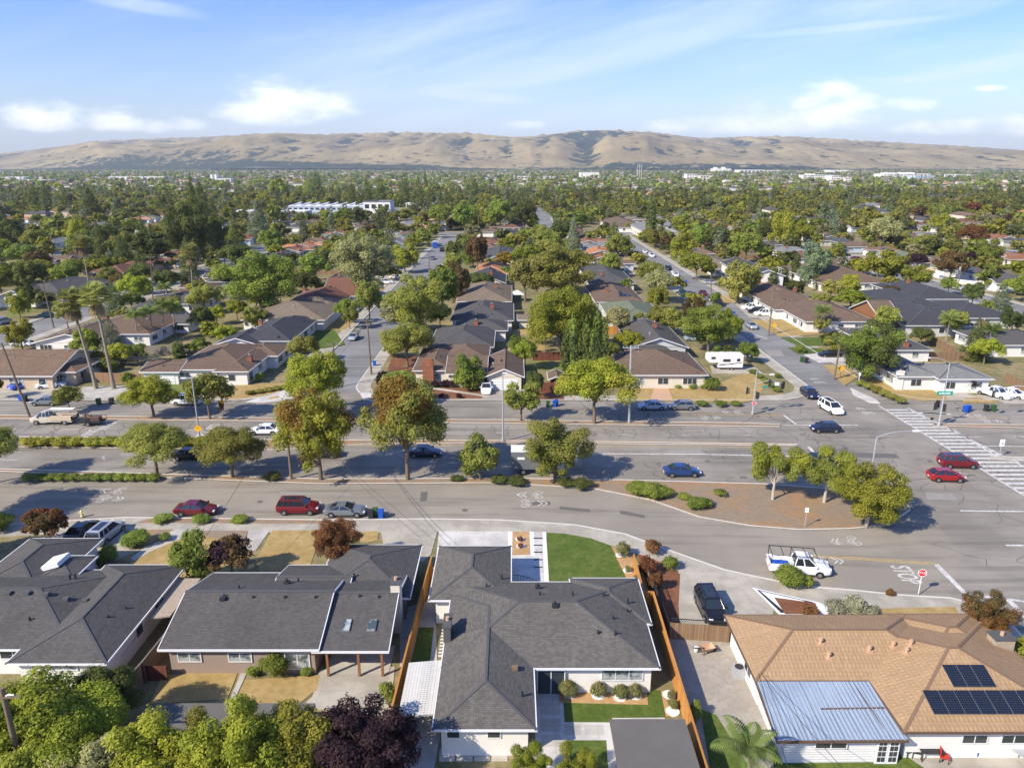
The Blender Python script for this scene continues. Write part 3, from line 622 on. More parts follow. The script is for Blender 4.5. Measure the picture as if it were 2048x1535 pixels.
# ------------------------------------------------------------------ houses
IN = .55
def blk(b):
    """x0,y0,x1,y1,kind,eave,pitch"""
    b = tuple(b); return b+('h', 2.7, .32)[len(b)-4:] if len(b) < 7 else b
def rheight(b, x, y):
    x0, y0, x1, y1, k, e, p = b
    if not (x0 <= x <= x1 and y0 <= y <= y1): return -1
    if k == 'f': return e+.05
    if k == 'gx': return e+p*min(y-y0, y1-y)
    if k == 'gy': return e+p*min(x-x0, x1-x)
    if k == 's': return e+p*(y-y0)
    return e+p*min(x-x0, x1-x, y-y0, y1-y)
def rz(bl, x, y): return max(rheight(b, x, y) for b in bl)
def roof_mesh(bl, cap=True):
    mb = MB(); fa = MB()
    for b in bl:
        x0, y0, x1, y1, k, e, p = b; t_ = .13
        if k == 'h':
            h = min(x1-x0, y1-y0)/2; z = e+p*h
            A = (x0,y0,e); B = (x1,y0,e); C = (x1,y1,e); D = (x0,y1,e)
            if x1-x0 >= y1-y0: P = (x0+h,(y0+y1)/2,z); Q = (x1-h,(y0+y1)/2,z); fs = [[A,B,Q,P],[B,C,Q],[C,D,P,Q],[D,A,P]]; hp = [(A,P),(D,P),(B,Q),(C,Q),(P,Q)]
            else: P = ((x0+x1)/2,y0+h,z); Q = ((x0+x1)/2,y1-h,z); fs = [[A,B,P],[B,C,Q,P],[C,D,Q],[D,A,P,Q]]; hp = [(A,P),(B,P),(C,Q),(D,Q),(P,Q)]
            if abs((x1-x0)-(y1-y0)) < .02: fs = [[A,B,P],[B,C,P],[C,D,P],[D,A,P]]; hp = hp[:4]
            for f in fs: mb.face(f, 0)
            mb.face([D, C, B, A], 2)
            if cap:
                for q in hp: mb.bar(q[0], q[1], .20, .05, 1)
            fa.box(x0-.03,y0-.03,e-t_,x1+.03,y0+.05,e+.02); fa.box(x0-.03,y1-.05,e-t_,x1+.03,y1+.03,e+.02); fa.box(x0-.03,y0+.05,e-t_,x0+.05,y1-.05,e+.02); fa.box(x1-.05,y0+.05,e-t_,x1+.03,y1-.05,e+.02)
        elif k in ('gx', 'gy'):
            def T(u, v, z): return (u, v, z) if k == 'gx' else (v, u, z)
            if k == 'gx': u0, u1, v0, v1 = x0, x1, y0, y1
            else: u0, u1, v0, v1 = y0, y1, x0, x1
            vm = (v0+v1)/2; z = e+p*(vm-v0)
            for va, vb, za, zb in ((v0, vm, e, z), (vm, v1, z, e)):
                q = [T(u0,va,za),T(u1,va,za),T(u1,vb,zb),T(u0,vb,zb)]; lo = [(a[0],a[1],a[2]-t_) for a in q]
                if k == 'gy': q = q[::-1]; lo = lo[::-1]
                mb.face(q, 0); mb.face(lo[::-1], 2)
                for i in range(4): j = (i+1) % 4; mb.face([lo[i], lo[j], q[j], q[i]], 2)
            if cap: mb.bar(T(u0,vm,z+.01), T(u1,vm,z+.01), .3, .07, 1)
            for v in (v0, v1): fa.bar(T(u0-.02,v,e-t_/2), T(u1+.02,v,e-t_/2), .08, t_+.04)
            for u in (u0, u1):
                fa.bar(T(u,v0,e-t_/2), T(u,vm,z-t_/2), .06, t_+.05); fa.bar(T(u,vm,z-t_/2), T(u,v1,e-t_/2), .06, t_+.05)
        elif k == 's':
            z = e+p*(y1-y0)
            q = [(x0,y0,e),(x1,y0,e),(x1,y1,z),(x0,y1,z)]; lo = [(a[0],a[1],a[2]-.12) for a in q]
            mb.face(q, 0); mb.face(lo[::-1], 2)
            for i in range(4): j = (i+1) % 4; mb.face([lo[i], lo[j], q[j], q[i]], 2)
            fa.bar((x0-.02,y0,e-.08),(x1+.02,y0,e-.08), .1, .16)
        else:
            mb.box(x0,y0,e-.22,x1,y1,e+.04, mi=0); fa.box(x0-.03,y0-.03,e-.24,x1+.03,y0-.002,e+.07)
    return mb, fa
def wall_mesh(bl, ins):
    mb = MB(); edges = []
    for n, b in enumerate(bl):
        x0, y0, x1, y1, k, e, p = b; i = ins.get(n, (IN, IN, IN, IN))       # west, south, east, north insets
        if i is None: continue
        j = n*.004; a0, b0, a1, b1 = x0+i[0]+j, y0+i[1]+j, x1-i[2]-j, y1-i[3]-j
        mb.prism([(a0,b0),(a1,b0),(a1,b1),(a0,b1)], .02, e-.10-n*.002)
        if k == 'gx': 
            for u in (a0, a1-.1): 
                vm = (y0+y1)/2; z = lambda v: e-.12+p*min(v-y0, y1-v)
                P = [(b0,e-.14),(b1,e-.14),(b1,z(b1)),(vm,z(vm)),(b0,z(b0))]
                mb.face([(u,a,c) for a, c in P][::-1]); mb.face([(u+.1,a,c) for a, c in P])
        if k == 'gy':
            for v in (b0, b1-.1):
                um = (x0+x1)/2; z = lambda u: e-.12+p*min(u-x0, x1-u)
                P = [(a0,e-.14),(a1,e-.14),(a1,z(a1)),(um,z(um)),(a0,z(a0))]
                mb.face([(a,v,c) for a, c in P]); mb.face([(a,v+.1,c) for a, c in P][::-1])
        edges += [((a0,b0),(a1,b0),n,0),((a1,b0),(a1,b1),n,1),((a1,b1),(a0,b1),n,2),((a0,b1),(a0,b0),n,3)]
    return mb, edges
WM = {}
def window_part(par, x, y, ang, z, w_, h_, det=2, curtain=False, name='window'):
    key = (round(w_,1), round(h_,1), det, curtain)
    if key not in WM:
        f = MB(); t_ = .07
        f.box(-w_/2-t_,-.05,-h_/2-t_, w_/2+t_,.03,-h_/2); f.box(-w_/2-t_,-.05,h_/2, w_/2+t_,.03,h_/2+t_)
        f.box(-w_/2-t_,-.05,-h_/2, -w_/2,.03,h_/2); f.box(w_/2,-.05,-h_/2, w_/2+t_,.03,h_/2)
        n = max(1, round(w_/.9))
        for i in range(1, n): xx = -w_/2+w_*i/n; f.box(xx-.03,-.045,-h_/2, xx+.03,.02,h_/2)
        g = MB(); g.box(-w_/2,-.03,-h_/2,w_/2,.01,h_/2)
        gm = 'glass_curtain' if curtain else 'glass'
        if det == 2: WM[key] = (f.mesh('window', 'white_trim'), g.mesh('pane', gm))
        else:
            k = len(f.f); f.v, f.f = f.v, f.f; base = len(f.v)
            f.cur = 1; f.box(-w_/2,-.03,-h_/2,w_/2,.01,h_/2); WM[key] = (f.mesh('window', ['white_trim', gm]), None)
    f, g = WM[key]; o = link(name, f, par); o.location = (x, y, z); o.rotation_euler = (0, 0, ang)
    if g: link('pane', g, o)
    return o
GD = {}
def garage_part(par, x, y, ang, w_=4.8, h_=2.1, mat='garage_white', name='garage_door'):
    if (w_, mat) not in GD:
        f = MB(); f.box(-w_/2,-.05,0,w_/2,.02,h_)
        for i in range(1, 4): f.box(-w_/2,-.065,h_*i/4-.015,w_/2,-.051,h_*i/4+.015)
        GD[(w_, mat)] = f.mesh('garage_door', mat)
    o = link(name, GD[(w_, mat)], par); o.location = (x, y, .03); o.rotation_euler = (0, 0, ang); return o
def door_part(par, x, y, ang, mat='dark_trim', w_=.95):
    f = MB(); f.box(-w_/2-.08,-.04,0,-w_/2,.03,2.12); f.box(w_/2,-.04,0,w_/2+.08,.03,2.12); f.box(-w_/2-.08,-.04,2.04,w_/2+.08,.03,2.12); f.box(-w_/2,-.05,.0,w_/2,.0,2.03, mi=1)
    o = f.build('door', ['white_trim', mat], par); o.location = (x, y, .03); o.rotation_euler = (0, 0, ang); return o
def chimney_part(par, bl, x, y, mat='brick', w_=.9, d_=.7, top=1.0, low=False):
    z = rz(bl, x, y); z = 2.7 if z < 0 else z
    f = MB(); f.box(x-w_/2,y-d_/2,0 if low else z-.7,x+w_/2,y+d_/2,z+top); f.box(x-w_/2-.07,y-d_/2-.07,z+top,x+w_/2+.07,y+d_/2+.07,z+top+.12, mi=1)
    o = f.build('chimney', [mat, 'ridge_dark' if mat != 'stucco' else mat], par)
    g = MB(); g.cyl(x, y, z+top+.12, z+top+.42, .14, 8); g.build('chimney_pot', 'terracotta', o); return o
def vent_part(par, bl, x, y, mat='black_metal', h_=.38, r=.085, hood=False):
    z = rz(bl, x, y); f = MB(); f.cyl(x, y, z-.1, z+h_, r, 8)
    if hood: f.box(x-.22,y-.2,z+.02,x+.22,y+.2,z+.24)
    return f.build('roof_vent', mat, par)
def slope_frame(bl, x, y, d=.15):
    z = rz(bl, x, y); gx_ = (rz(bl, x+d, y)-rz(bl, x-d, y))/(2*d); gy_ = (rz(bl, x, y+d)-rz(bl, x, y-d))/(2*d)
    n = Vector((-gx_, -gy_, 1)).normalized()
    s_ = math.hypot(gx_, gy_)
    if s_ < 1e-3: t_ = Vector((1,0,0)); u = Vector((0,1,0))
    else: u = Vector((gx_, gy_, s_*s_)).normalized(); t_ = u.cross(n)
    return Vector((x,y,z)), t_, u, n
def panel_part(par, bl, x, y, w_=1.0, h_=1.65, name='solar_panel', mat='solar', lift=.12, frame='galvanized', th=.04):
    o, t_, u, n = slope_frame(bl, x, y); c = o+n*lift; f = MB()
    P = [c+t_*a*w_/2+u*b_*h_/2 for a, b_ in ((-1,-1),(1,-1),(1,1),(-1,1))]; lo = [p-n*th for p in P]
    f.face(P, 0); f.face(lo[::-1], 1)
    for i in range(4): j = (i+1) % 4; f.face([lo[i], lo[j], P[j], P[i]], 1)
    return f.build(name, [mat, frame], par)
def house(label, x, y, rot, blocks, roof='roof_dark', wall='stucco', ridge=None, det=1, ins={}, win=True, garage=None, chim=None, vents=4, fascia='white_trim', group=None, seed=0, cap=True, name='house', doors=(), winlist=None):
    rn = random.Random(seed*7+3); bl = [blk(b) for b in blocks]
    bl = [(b[0],b[1],b[2],b[3],b[4],b[5]+i*.006,b[6]) for i, b in enumerate(bl)]
    t_ = thing(name, label, 'house', (x, y, 0), rot, group)
    ridge = ridge or ('ridge_brown' if any(k in roof for k in ('brown','tan','rust','tile','terra')) else 'ridge_dark')
    r, f = roof_mesh(bl, cap); ro = r.build('roof', [roof, ridge, 'white_trim'], t_); f.build('fascia', fascia, ro)
    wm, edges = wall_mesh(bl, ins); wm.build('wall', wall, t_)
    def covered(px_, py_, n): return any(m_ != n and ins.get(m_, 1) is not None and b[0]+IN < px_ < b[2]-IN and b[1]+IN < py_ < b[3]-IN for m_, b in enumerate(bl))
    gs = None
    if garage:                                              # (block, side) 0 south 1 east 2 north 3 west
        for (p, q, n, sd_) in edges:
            if (n, sd_) == tuple(garage[:2]):
                L = math.hypot(q[0]-p[0], q[1]-p[1]); f_ = garage[2] if len(garage) > 2 else .5
                garage_part(t_, p[0]+(q[0]-p[0])*f_, p[1]+(q[1]-p[1])*f_, math.atan2(q[1]-p[1], q[0]-p[0]), min(4.8, L*.8)); gs = (n, sd_)
    if winlist is not None:
        for (wx, wy, a, z, w_, h_, cu) in winlist: window_part(t_, wx, wy, a, z, w_, h_, det, cu)
    elif win:
        for (p, q, n, sd_) in edges:
            if (n, sd_) == gs: continue
            L = math.hypot(q[0]-p[0], q[1]-p[1]); k = int(L/4.2)
            if det == 0 and sd_ != 0: continue
            for i in range(k):
                f_ = (i+.5)/k+rn.uniform(-.04, .04); wx, wy = p[0]+(q[0]-p[0])*f_, p[1]+(q[1]-p[1])*f_
                nx, ny = (q[1]-p[1])/L, -(q[0]-p[0])/L
                if covered(wx+nx*.3, wy+ny*.3, n) or covered(wx-nx*.02, wy-ny*.02, n): continue
                window_part(t_, wx, wy, math.atan2(q[1]-p[1], q[0]-p[0]), 1.45, rn.choice((1.2, 1.8, 2.4)), 1.1 if rn.random() < .7 else 1.3, det, rn.random() < .5)
    for d_ in doors: door_part(t_, *d_)
    if chim: chimney_part(t_, bl, chim[0], chim[1], *(chim[2:] or ()))
    for i in range(vents):
        b = bl[rn.randrange(len(bl))]; vx, vy = rn.uniform(b[0]+1.2, b[2]-1.2), rn.uniform(b[1]+1, b[3]-1)
        vent_part(t_, bl, vx, vy, rn.choice(('black_metal', 'galvanized')), hood=rn.random() < .3)
    return t_, bl
HB = []          # footprints of all houses (world) so that trees and lots keep clear
def foot(x, y, r): HB.append((x, y, r))
# ---- near row ---------------------------------------------------------
# white house with charcoal roof (centre)
T_, bl = house('white single storey house with dark shingle roof between the two orange fences', 0, 0, 0,
  [(-5.2,44.85,10.9,56.4),(-5.25,38.8,1.62,54.5),(-7.1,53.5,-.05,62.7),(5.1,50.2,11.25,57.0)], 'roof_slate', 'stucco', det=2, vents=0, seed=1,
  winlist=[(-3.9,39.33,0,2.0,.8,.7,False),(-1.2,39.33,0,2.0,.8,.7,False),(8.2,45.38,0,1.75,3.0,.9,True),(10.36,50,R(90),1.7,1.2,1,False),(-4.72,47,R(-90),1.5,1.4,1.2,False)], chim=(-5.0,48.6,'ridge_dark',.55,1.7,1.3,True))
for (a, c, h_) in ((2.2,54.3,.5),(3.4,50.1,.5),(9.6,52.3,.45),(9.4,51.2,.3),(7.9,47.6,.35),(6.6,47.7,.3),(-.9,56.4,.4),(-2.2,54.8,.3),(.7,41.6,.4),(7.6,52.6,.3),(5.0,52.3,.3),(2.3,52.4,.3),(8.0,49.6,.25)): vent_part(T_, bl, a, c, h_=h_, hood=h_ > .45)
vent_part(T_, bl, .2, 44.2, 'ridge_brown', .1, .2, True)
f = MB(); f.box(1.9,45.26,.05,3.9,45.36,2.2, mi=1); f.box(1.85,45.2,2.2,3.95,45.3,2.3); f.box(1.85,45.2,.05,1.92,45.3,2.2); f.box(2.87,45.2,.05,2.93,45.3,2.2); f.box(3.88,45.2,.05,3.95,45.3,2.2); f.build('sliding_door', ['white_trim', 'glass'], T_)
f = MB(); f.face([(-7.7,40.4,2.25),(-5.15,40.5,2.5),(-5.15,46.1,2.5),(-7.7,46.1,2.25)], 0); f.face([(-7.7,40.4,2.15),(-7.7,46.1,2.15),(-5.15,46.1,2.4),(-5.15,40.5,2.4)], 0)
for i in range(26): y_ = 40.5+i*.22; f.bar((-7.75,y_,2.27),(-5.17,y_,2.53), .05, .06)
f.bar((-7.7,40.4,2.17),(-7.7,46.1,2.17), .08, .16)
pc = f.build('patio_cover', 'white_pan', T_)
for y_ in (40.6, 45.9): f = MB(); f.box(-7.7,y_-.05,.1,-7.6,y_+.05,2.15); f.build('post', 'white_trim', pc)
f = MB()
for i in range(9): f.bar((-5.6,46.6+i*.4,2.45),(-4.7,46.6+i*.4,2.5), .05, .1)
f.build('trellis', 'white_trim', T_)
f = MB(); f.box(-6.2,53.42,1.0,-5.9,53.5,1.4); f.box(-5.3,45.0,2.5,-5.2,53.4,2.6); f.build('downpipe', 'white_trim', T_)
# taupe house
T_, bl = house('taupe house with long grey gable roof and timber posted back porch', 0, 0, 0,
  [(-27,47.0,-14.7,57.9,'gx',2.7,.29),(-15.3,47.05,-9.4,58.4,'gx',2.5,.26),(-17.2,54.0,-8.7,63.1,'h',2.6,.30),(-20.6,52.6,-14,59.3,'gx',2.64,.25)], 'roof_grey', 'stucco_taupe', det=2, vents=0, seed=2, ins={1: (IN, 3.9, IN, IN)},
  winlist=[(-24.9,47.52,0,1.65,1.7,.75,True),(-21.0,47.52,0,1.65,1.7,.75,True),(-16.6,47.52,0,1.3,1.8,1.35,True),(-12.6,50.93,0,1.4,2.4,1.2,False)], chim=(-9.7,53.2,'stucco_cream',.75,1.1,.9,True), doors=[(-14.0,50.93,0,'interior_shade_paint')])
for (a, c, h_) in ((-19.3,54.6,.5),(-18.5,55.2,.3),(-23.6,51.9,.25),(-21.2,51.8,.2),(-18.6,51.8,.2),(-16.1,51.8,.2),(-13.9,56.2,.4),(-22.9,53.3,.3),(-12.6,52.3,.2),(-11.0,52.2,.2)): vent_part(T_, bl, a, c, h_=h_, hood=h_ == .5)
vent_part(T_, bl, -23.6, 51.6, 'black_metal', .1, .2, True)
for x_ in (-13.1, -11.05): panel_part(T_, bl, x_, 49.4, .65, 1.1, 'skylight', 'glass_curtain', .14, 'galvanized', .14)
for x_ in (-14.2, -11.8, -10.0): f = MB(); f.box(x_-.09,47.15,.1,x_+.09,47.33,2.36); f.build('porch_post', 'timber', T_)
f = MB(); f.box(-14.6,47.5,.05,-9.6,50.9,.18); f.build('porch_floor', 'concrete_path', T_)
f = MB(); f.tube([(-9.1,62.7,2.6),(-9.1,62.7,3.6)], .02, 5); f.tube([(-9.4,62.7,3.5),(-8.8,62.7,3.55)], .015, 5); f.build('antenna', 'galvanized', T_)
# far left grey house
T_, bl = house('grey shingled house at the lower left with a narrow side yard beside brown fence', 0, 0, 0,
  [(-56,47.0,-33.5,58.4,'h',2.7,.30),(-37.5,45.35,-30,59.25,'h',2.7,.36),(-47.6,54,-40.3,64.2,'h',2.7,.36),(-42.0,56.0,-38.6,60.2,'h',3.1,.3)], 'roof_grey', 'stucco', det=2, vents=0, seed=3,
  winlist=[(-33.6,45.87,0,2.1,2.0,.6,True),(-38.5,47.53,0,1.9,1.9,.7,False),(-41.5,47.53,0,1.9,1.9,.7,False),(-30.52,54.5,R(90),1.6,1.4,1,False),(-30.52,51.0,R(90),1.6,1.0,.9,False)])
for i in range(7): vent_part(T_, bl, -44.5+i*1.55, 52.1, 'ridge_dark', .06, .16, True)
for (a, c, h_) in ((-38.3,55.3,.5),(-37.9,55.4,.5),(-38.2,49.6,.3),(-32.2,50.0,.2),(-31.6,51.5,.2),(-45.2,55.5,.3)): vent_part(T_, bl, a, c, h_=h_)
panel_part(T_, bl, -41.2, 58.2, 1.9, 1.6, 'skylight', 'white_roof', .5, 'white_roof', .4); panel_part(T_, bl, -49.3, 54.5, 1.3, 1.0, 'skylight', 'white_roof', .3, 'white_roof', .25)
f = MB(); f.prism([(-29.9,51.5),(-28.3,51.9),(-28.1,57.6),(-29.9,57.6)], 2.2, 2.32); f.build('side_porch_roof', 'stone', T_)
house('grey roofed house cut by the left edge behind two parked cars', 0, 0, 0, [(-72,52,-53.5,64,'h',2.7,.3)], 'roof_dark', 'stucco', det=1, vents=2, seed=4)
# brown tiled house
T_, bl = house('white house with brown tile roof, solar panels and a blue metal patio roof', 0, 0, 0,
  [(17.4,43.5,32.5,51.5,'h',2.7,.36),(25.5,38.6,38.2,50.6,'h',2.7,.33),(30.5,45,37.7,51.6,'h',2.7,.33)], 'tile_brown', 'stucco', det=2, vents=0, seed=5, fascia='dark_trim',
  winlist=[(30.6,39.13,0,1.7,1.6,.6,False),(33.2,39.13,0,1.7,1.6,.6,False),(17.93,46.5,R(-90),1.5,1.4,1,False)], chim=(37.2,47.2,'stone',1.5,1.0,.7,True))
for (a, c) in ((23.1,46.4),(23.3,45.3),(26.5,45.8),(28.4,46.1),(28.9,45.2),(29.5,45.8)):
    z = rz(bl, a, c); f = MB(); f.cyl(a, c, z-.1, z+.30, .12, 10); f.cyl(a, c, z+.30, z+.36, .18, 10); f.cyl(a, c, z+.36, z+.46, .13, 10); f.box(a-.24,c-.24,z-.12,a+.24,c+.24,z+.02); f.build('roof_vent', 'terracotta', T_)
for i in range(3): panel_part(T_, bl, 30.75+i*.99, 42.42, .96, 1.70)
for i in range(7): panel_part(T_, bl, 28.5+i*1.06, 40.55, 1.03, 1.72)
f = MB(); f.face([(17.2,38.2,2.35),(25.7,38.3,2.35),(25.55,43.45,2.72),(17.5,43.45,2.72)], 0); f.face([(17.2,38.2,2.25),(17.5,43.45,2.62),(25.55,43.45,2.62),(25.7,38.3,2.25)], 0)
for i in range(28): f.bar((17.35+i*.3,38.25,2.38),(17.6+i*.29,43.4,2.74), .04, .05)
pr = f.build('patio_roof', 'metal_roof', T_); f = MB(); f.bar((17.1,38.2,2.3),(25.7,38.3,2.3), .1, .18); f.bar((17.15,38.2,2.3),(17.4,43.4,2.65), .08, .16); f.bar((21,40.9,2.57),(25.6,41.0,2.57), .12, .04); f.bar((24.6,38.4,2.38),(24.3,43.3,2.74), .05, .04); f.build('trim', 'dark_trim', pr)
f = MB(); f.prism([(17.9,38.7),(25.5,38.8),(25.5,43.9),(18.0,43.9)], .05, 2.3); f.build('sunroom_wall', 'siding', T_)
window_part(T_, 20.9, 38.66, 0, 1.75, 2.0, .65, 2)
for x_ in (24.3, 25.05):
    f = MB(); f.box(x_-.36,38.62,.12,x_+.36,38.72,2.15); g = MB()
    for a in range(2):
        for b_ in range(4): g.box(x_-.25+a*.27,38.59,.35+b_*.44,x_-.03+a*.27,38.615,.70+b_*.44)
    g.build('pane', 'glass', f.build('french_door', 'white_trim', T_))
# flat roofed shed and carport at the bottom edge
T_, bl = house('flat dark roofed garden shed beside the orange fence', 0, 0, 0, [(6.55,30,11.6,40.1,'f',2.4,0)], 'flat_roof', 'stucco', det=1, vents=0, win=False, cap=False, name='garden_shed'); T_['category'] = 'shed'
T_, bl = house('low flat grey roofed outbuilding behind the yellow-green trees at the bottom', 0, 0, 0, [(-24.6,33,-13.6,41.6,'f',2.4,0)], 'flat_roof', 'stucco', det=1, vents=0, win=False, cap=False, name='outbuilding'); T_['category'] = 'shed'
# ---- houses across the avenue, placed by their near eave in the photo ----
def pr_(xl, xr, yb, yt, k='h', e=2.7, p=.32):
    a = G(xl, yb, e); b = G(xr, yb, e); c = G(xl, yt, e); return (a[0], a[1], b[0], c[1], k, e, p)
def ph(label, rects, roof, wall, chim=None, **kw):
    bl = [pr_(*r) for r in rects]; cx = sum((b[0]+b[2])/2 for b in bl)/len(bl); cy = sum((b[1]+b[3])/2 for b in bl)/len(bl)
    lb = [(b[0]-cx,b[1]-cy,b[2]-cx,b[3]-cy)+tuple(b[4:]) for b in bl]
    if chim: c = G(chim[0], chim[1], 3.2); chim = (c[0]-cx, c[1]-cy)+tuple(chim[2:])
    for b in bl: foot((b[0]+b[2])/2, (b[1]+b[3])/2, max(b[2]-b[0], b[3]-b[1])/2)
    kw.setdefault('seed', len(HB)); kw.setdefault('det', 1)
    return house(label, cx, cy, 0, lb, roof, wall, chim=chim, **kw)+(cx, cy)
def solar(T_, bl, cx, cy, px_, py_, nx, ny, name='solar_panel'):
    x, y = G(px_, py_, 3.4); x -= cx; y -= cy
    for i in range(nx):
        for j in range(ny):
            if rz(bl, x+i*1.06, y-j*1.5) > 0: panel_part(T_, bl, x+i*1.06, y-j*1.5, 1.0, 1.6)
h = ph('brown tiled house with an open carport sheltering a blue car', [(-60,105,752,703,'gx',2.6,.3),(88,152,744,716,'h',2.6,.3)], 'tile_dark', 'stucco_tan', None, garage=None)
f = MB(); x0, y0 = G(50, 762, 0); f.box(x0-h[2],y0-h[3]-.3,.1,x0-h[2]+3.6,y0-h[3]+.02,2.2); f.build('carport_shade_slab', 'interior_shade_paint', h[0])  # solid dark slab, its colour painted as the shade inside the carport
h = ph('white corner house with brown roof and brick chimney behind clipped hedges', [(338,495,739,690,'h',2.7,.3),(278,358,744,721,'gx',2.5,.3),(424,497,743,700,'h',2.75,.3),(470,556,712,688,'h',2.7,.28)], 'roof_brown', 'stucco', (500,722,'brick'), garage=(1,0), det=2)
h = ph('white gabled house with charcoal roof beside black suv driveway', [(425,520,690,668,'gy',2.5,.3),(470,582,682,640,'h',2.8,.34),(540,607,652,634,'h',2.75,.32)], 'roof_charcoal', 'stucco', (521,645,'brick'))
solar_h = ph('long brown roofed house behind the two tall palms with blue solar panels', [(62,205,686,655,'gy',2.6,.26),(140,300,668,630,'h',2.8,.3)], 'roof_brown', 'stucco', (215,650,'brick')); solar(*solar_h, 176, 650, 5, 2)
ph('low brown roofed house with white garage behind the green lawn', [(480,650,640,610,'h',2.7,.3),(560,673,614,598,'h',2.8,.3)], 'roof_tan', 'stucco', None, garage=(0,1))
ph('dark roofed house with rust ridge beside the shaded driveway', [(565,680,610,580,'h',2.7,.3),(640,716,592,568,'gx',2.7,.34)], 'roof_redbrown', 'stucco', (608,578,'brick'))
ph('grey roofed house behind a row of feathery palms', [(240,320,622,600,'h',2.7,.3),(290,400,608,588,'h',2.7,.3)], 'roof_dark', 'stucco', (287,600,'brick'))
ph('small white cottage with grey roof among the feathery palms', [(330,378,648,632,'gx',2.4,.3)], 'roof_grey', 'stucco', None, vents=1)
ph('white gabled house with grey roof left of the palm pair near left edge', [(-20,70,596,572,'gy',2.7,.34),(10,125,590,560,'h',2.7,.3)], 'roof_grey', 'stucco', None)
h = ph('brick fronted house with brown roof and white garage on the street corner', [(824,905,741,696,'h',2.7,.32),(880,978,718,690,'h',2.75,.30),(890,975,748,712,'gx',2.6,.28),(968,1049,754,713,'gy',2.6,.42)], 'roof_brown', 'stucco_cream', None, garage=(3,0), det=2)
c = G(857, 771); f = MB(); f.box(c[0]-h[2]-.95,c[1]-h[3]-.05,.05,c[0]-h[2]+.95,c[1]-h[3]+.85,4.6); f.box(c[0]-h[2]-.7,c[1]-h[3]+.05,4.6,c[0]-h[2]+.7,c[1]-h[3]+.75,4.9); f.build('chimney', 'brick', h[0])
ph('slate grey house right behind the brick fronted corner house', [(856,988,694,655,'h',2.7,.3),(905,1016,661,642,'h',2.75,.3)], 'roof_dark', 'stucco', (952,652,'brick'))
ph('grey house with white skylights facing the left side street', [(900,1028,641,606,'h',2.7,.3)], 'roof_dark', 'stucco', (984,625,'brick'))
ph('tan shingled house facing the left side street beside a white tent', [(911,1024,603,570,'h',2.7,.32)], 'roof_tan', 'stucco', (991,582,'brick'))
ph('small dark gabled house in front of a rust roofed one', [(938,1012,566,545,'gy',2.6,.36)], 'roof_charcoal', 'stucco', (982,556,'brick'))
ph('rust tiled house in the middle of the left side street row', [(948,1020,548,529,'h',2.7,.34)], 'tile_terracotta', 'stucco_tan', None)
ph('beige house with brown roof and red brick steps behind dry lawn', [(1245,1418,750,704,'h',2.7,.32),(1262,1340,722,700,'h',2.7,.3)], 'roof_brown', 'stucco_cream', None, det=2)
ph('grey house with white gable front behind the parked camper trailer', [(1262,1378,695,652,'gy',2.7,.34),(1265,1340,700,672,'h',2.7,.3)], 'roof_grey', 'stucco_grey', (1308,665,'brick'))
ph('pale green roofed house with black solar panels by the large willow', [(1222,1338,644,606,'h',2.7,.3)], 'roof_green', 'stucco_grey', None)
h = ph('brown roofed house with solar panels and slim brick chimney', [(1190,1290,604,570,'h',2.7,.3)], 'roof_brown', 'stucco_grey', (1213,590,'brick')); solar(*h, 1240, 592, 3, 2)
ph('wide grey roofed house left of the olive round tree', [(1178,1272,567,532,'h',2.7,.3)], 'roof_dark', 'stucco', (1203,556,'brick'))
ph('long brown roofed house behind white pickup driveway on the right street', [(1530,1640,604,572,'h',2.7,.3),(1548,1618,619,600,'h',2.7,.3),(1610,1755,643,606,'h',2.75,.3)], 'roof_brown', 'stucco', (1589,583,'brick'), garage=(1,0))
ph('grey roofed house with bright white flat patio behind the big round tree', [(1760,1868,700,655,'h',2.6,.2)], 'roof_dark', 'stucco', (1812,690,'brick'))
h = G(1815, 688); f = MB()
ph('grey roofed corner house with red leafed bush and carport of white cars', [(1795,1885,753,708,'h',2.7,.3),(1878,1990,758,726,'h',2.75,.24)], 'roof_lightgrey', 'stucco', (1801,745,'stucco',1.1,.8,.5,True), garage=None, det=2)
h = ph('big dark grey house with black solar panels at the right edge', [(1800,1925,622,583,'h',2.7,.3),(1812,1960,651,612,'h',2.75,.3),(1905,2045,636,606,'h',2.7,.28)], 'roof_charcoal', 'stucco_grey', (1968,645,'brick')); solar(*h, 1840, 618, 5, 2); solar(*h, 2005, 640, 4, 2)
ph('dark grey house behind brown sheds near the right edge', [(1830,1945,598,568,'h',2.7,.3)], 'roof_charcoal', 'stucco', (1815,575,'brick'))
ph('grey roofed house cut by the right edge below the palm', [(1985,2120,690,660,'h',2.7,.25)], 'roof_grey', 'stucco', None)
h = ph('brown roofed house with a row of blue solar panels', [(1640,1790,566,533,'h',2.7,.3)], 'roof_brown', 'stucco', None); solar(*h, 1682, 548, 8, 1)
ph('white two storey house with black roof behind slim cypresses', [(1500,1572,552,524,'gy',5.2,.34)], 'roof_charcoal', 'stucco', None)
ph('orange tiled low house left of the two slim cypresses', [(1508,1548,572,550,'h',2.5,.3)], 'tile_terracotta', 'stucco', None)
ph('brown house with solar panels left of the large spreading tree', [(1425,1488,538,512,'h',2.7,.3)], 'roof_tan', 'stucco', None)
ph('wooden garden building with two white doors behind brown fence', [(1764,1811,643,615,'gx',2.8,.4)], 'roof_brown', 'timber', None, vents=0)
ph('low tan ranch house with white walls far up the right street', [(1222,1295,455,440,'h',2.7,.3)], 'roof_brown', 'stucco', None)
ph('pale roofed two storey house above the right street', [(1285,1330,462,448,'h',4.2,.3)], 'roof_lightgrey', 'stucco_cream', None)
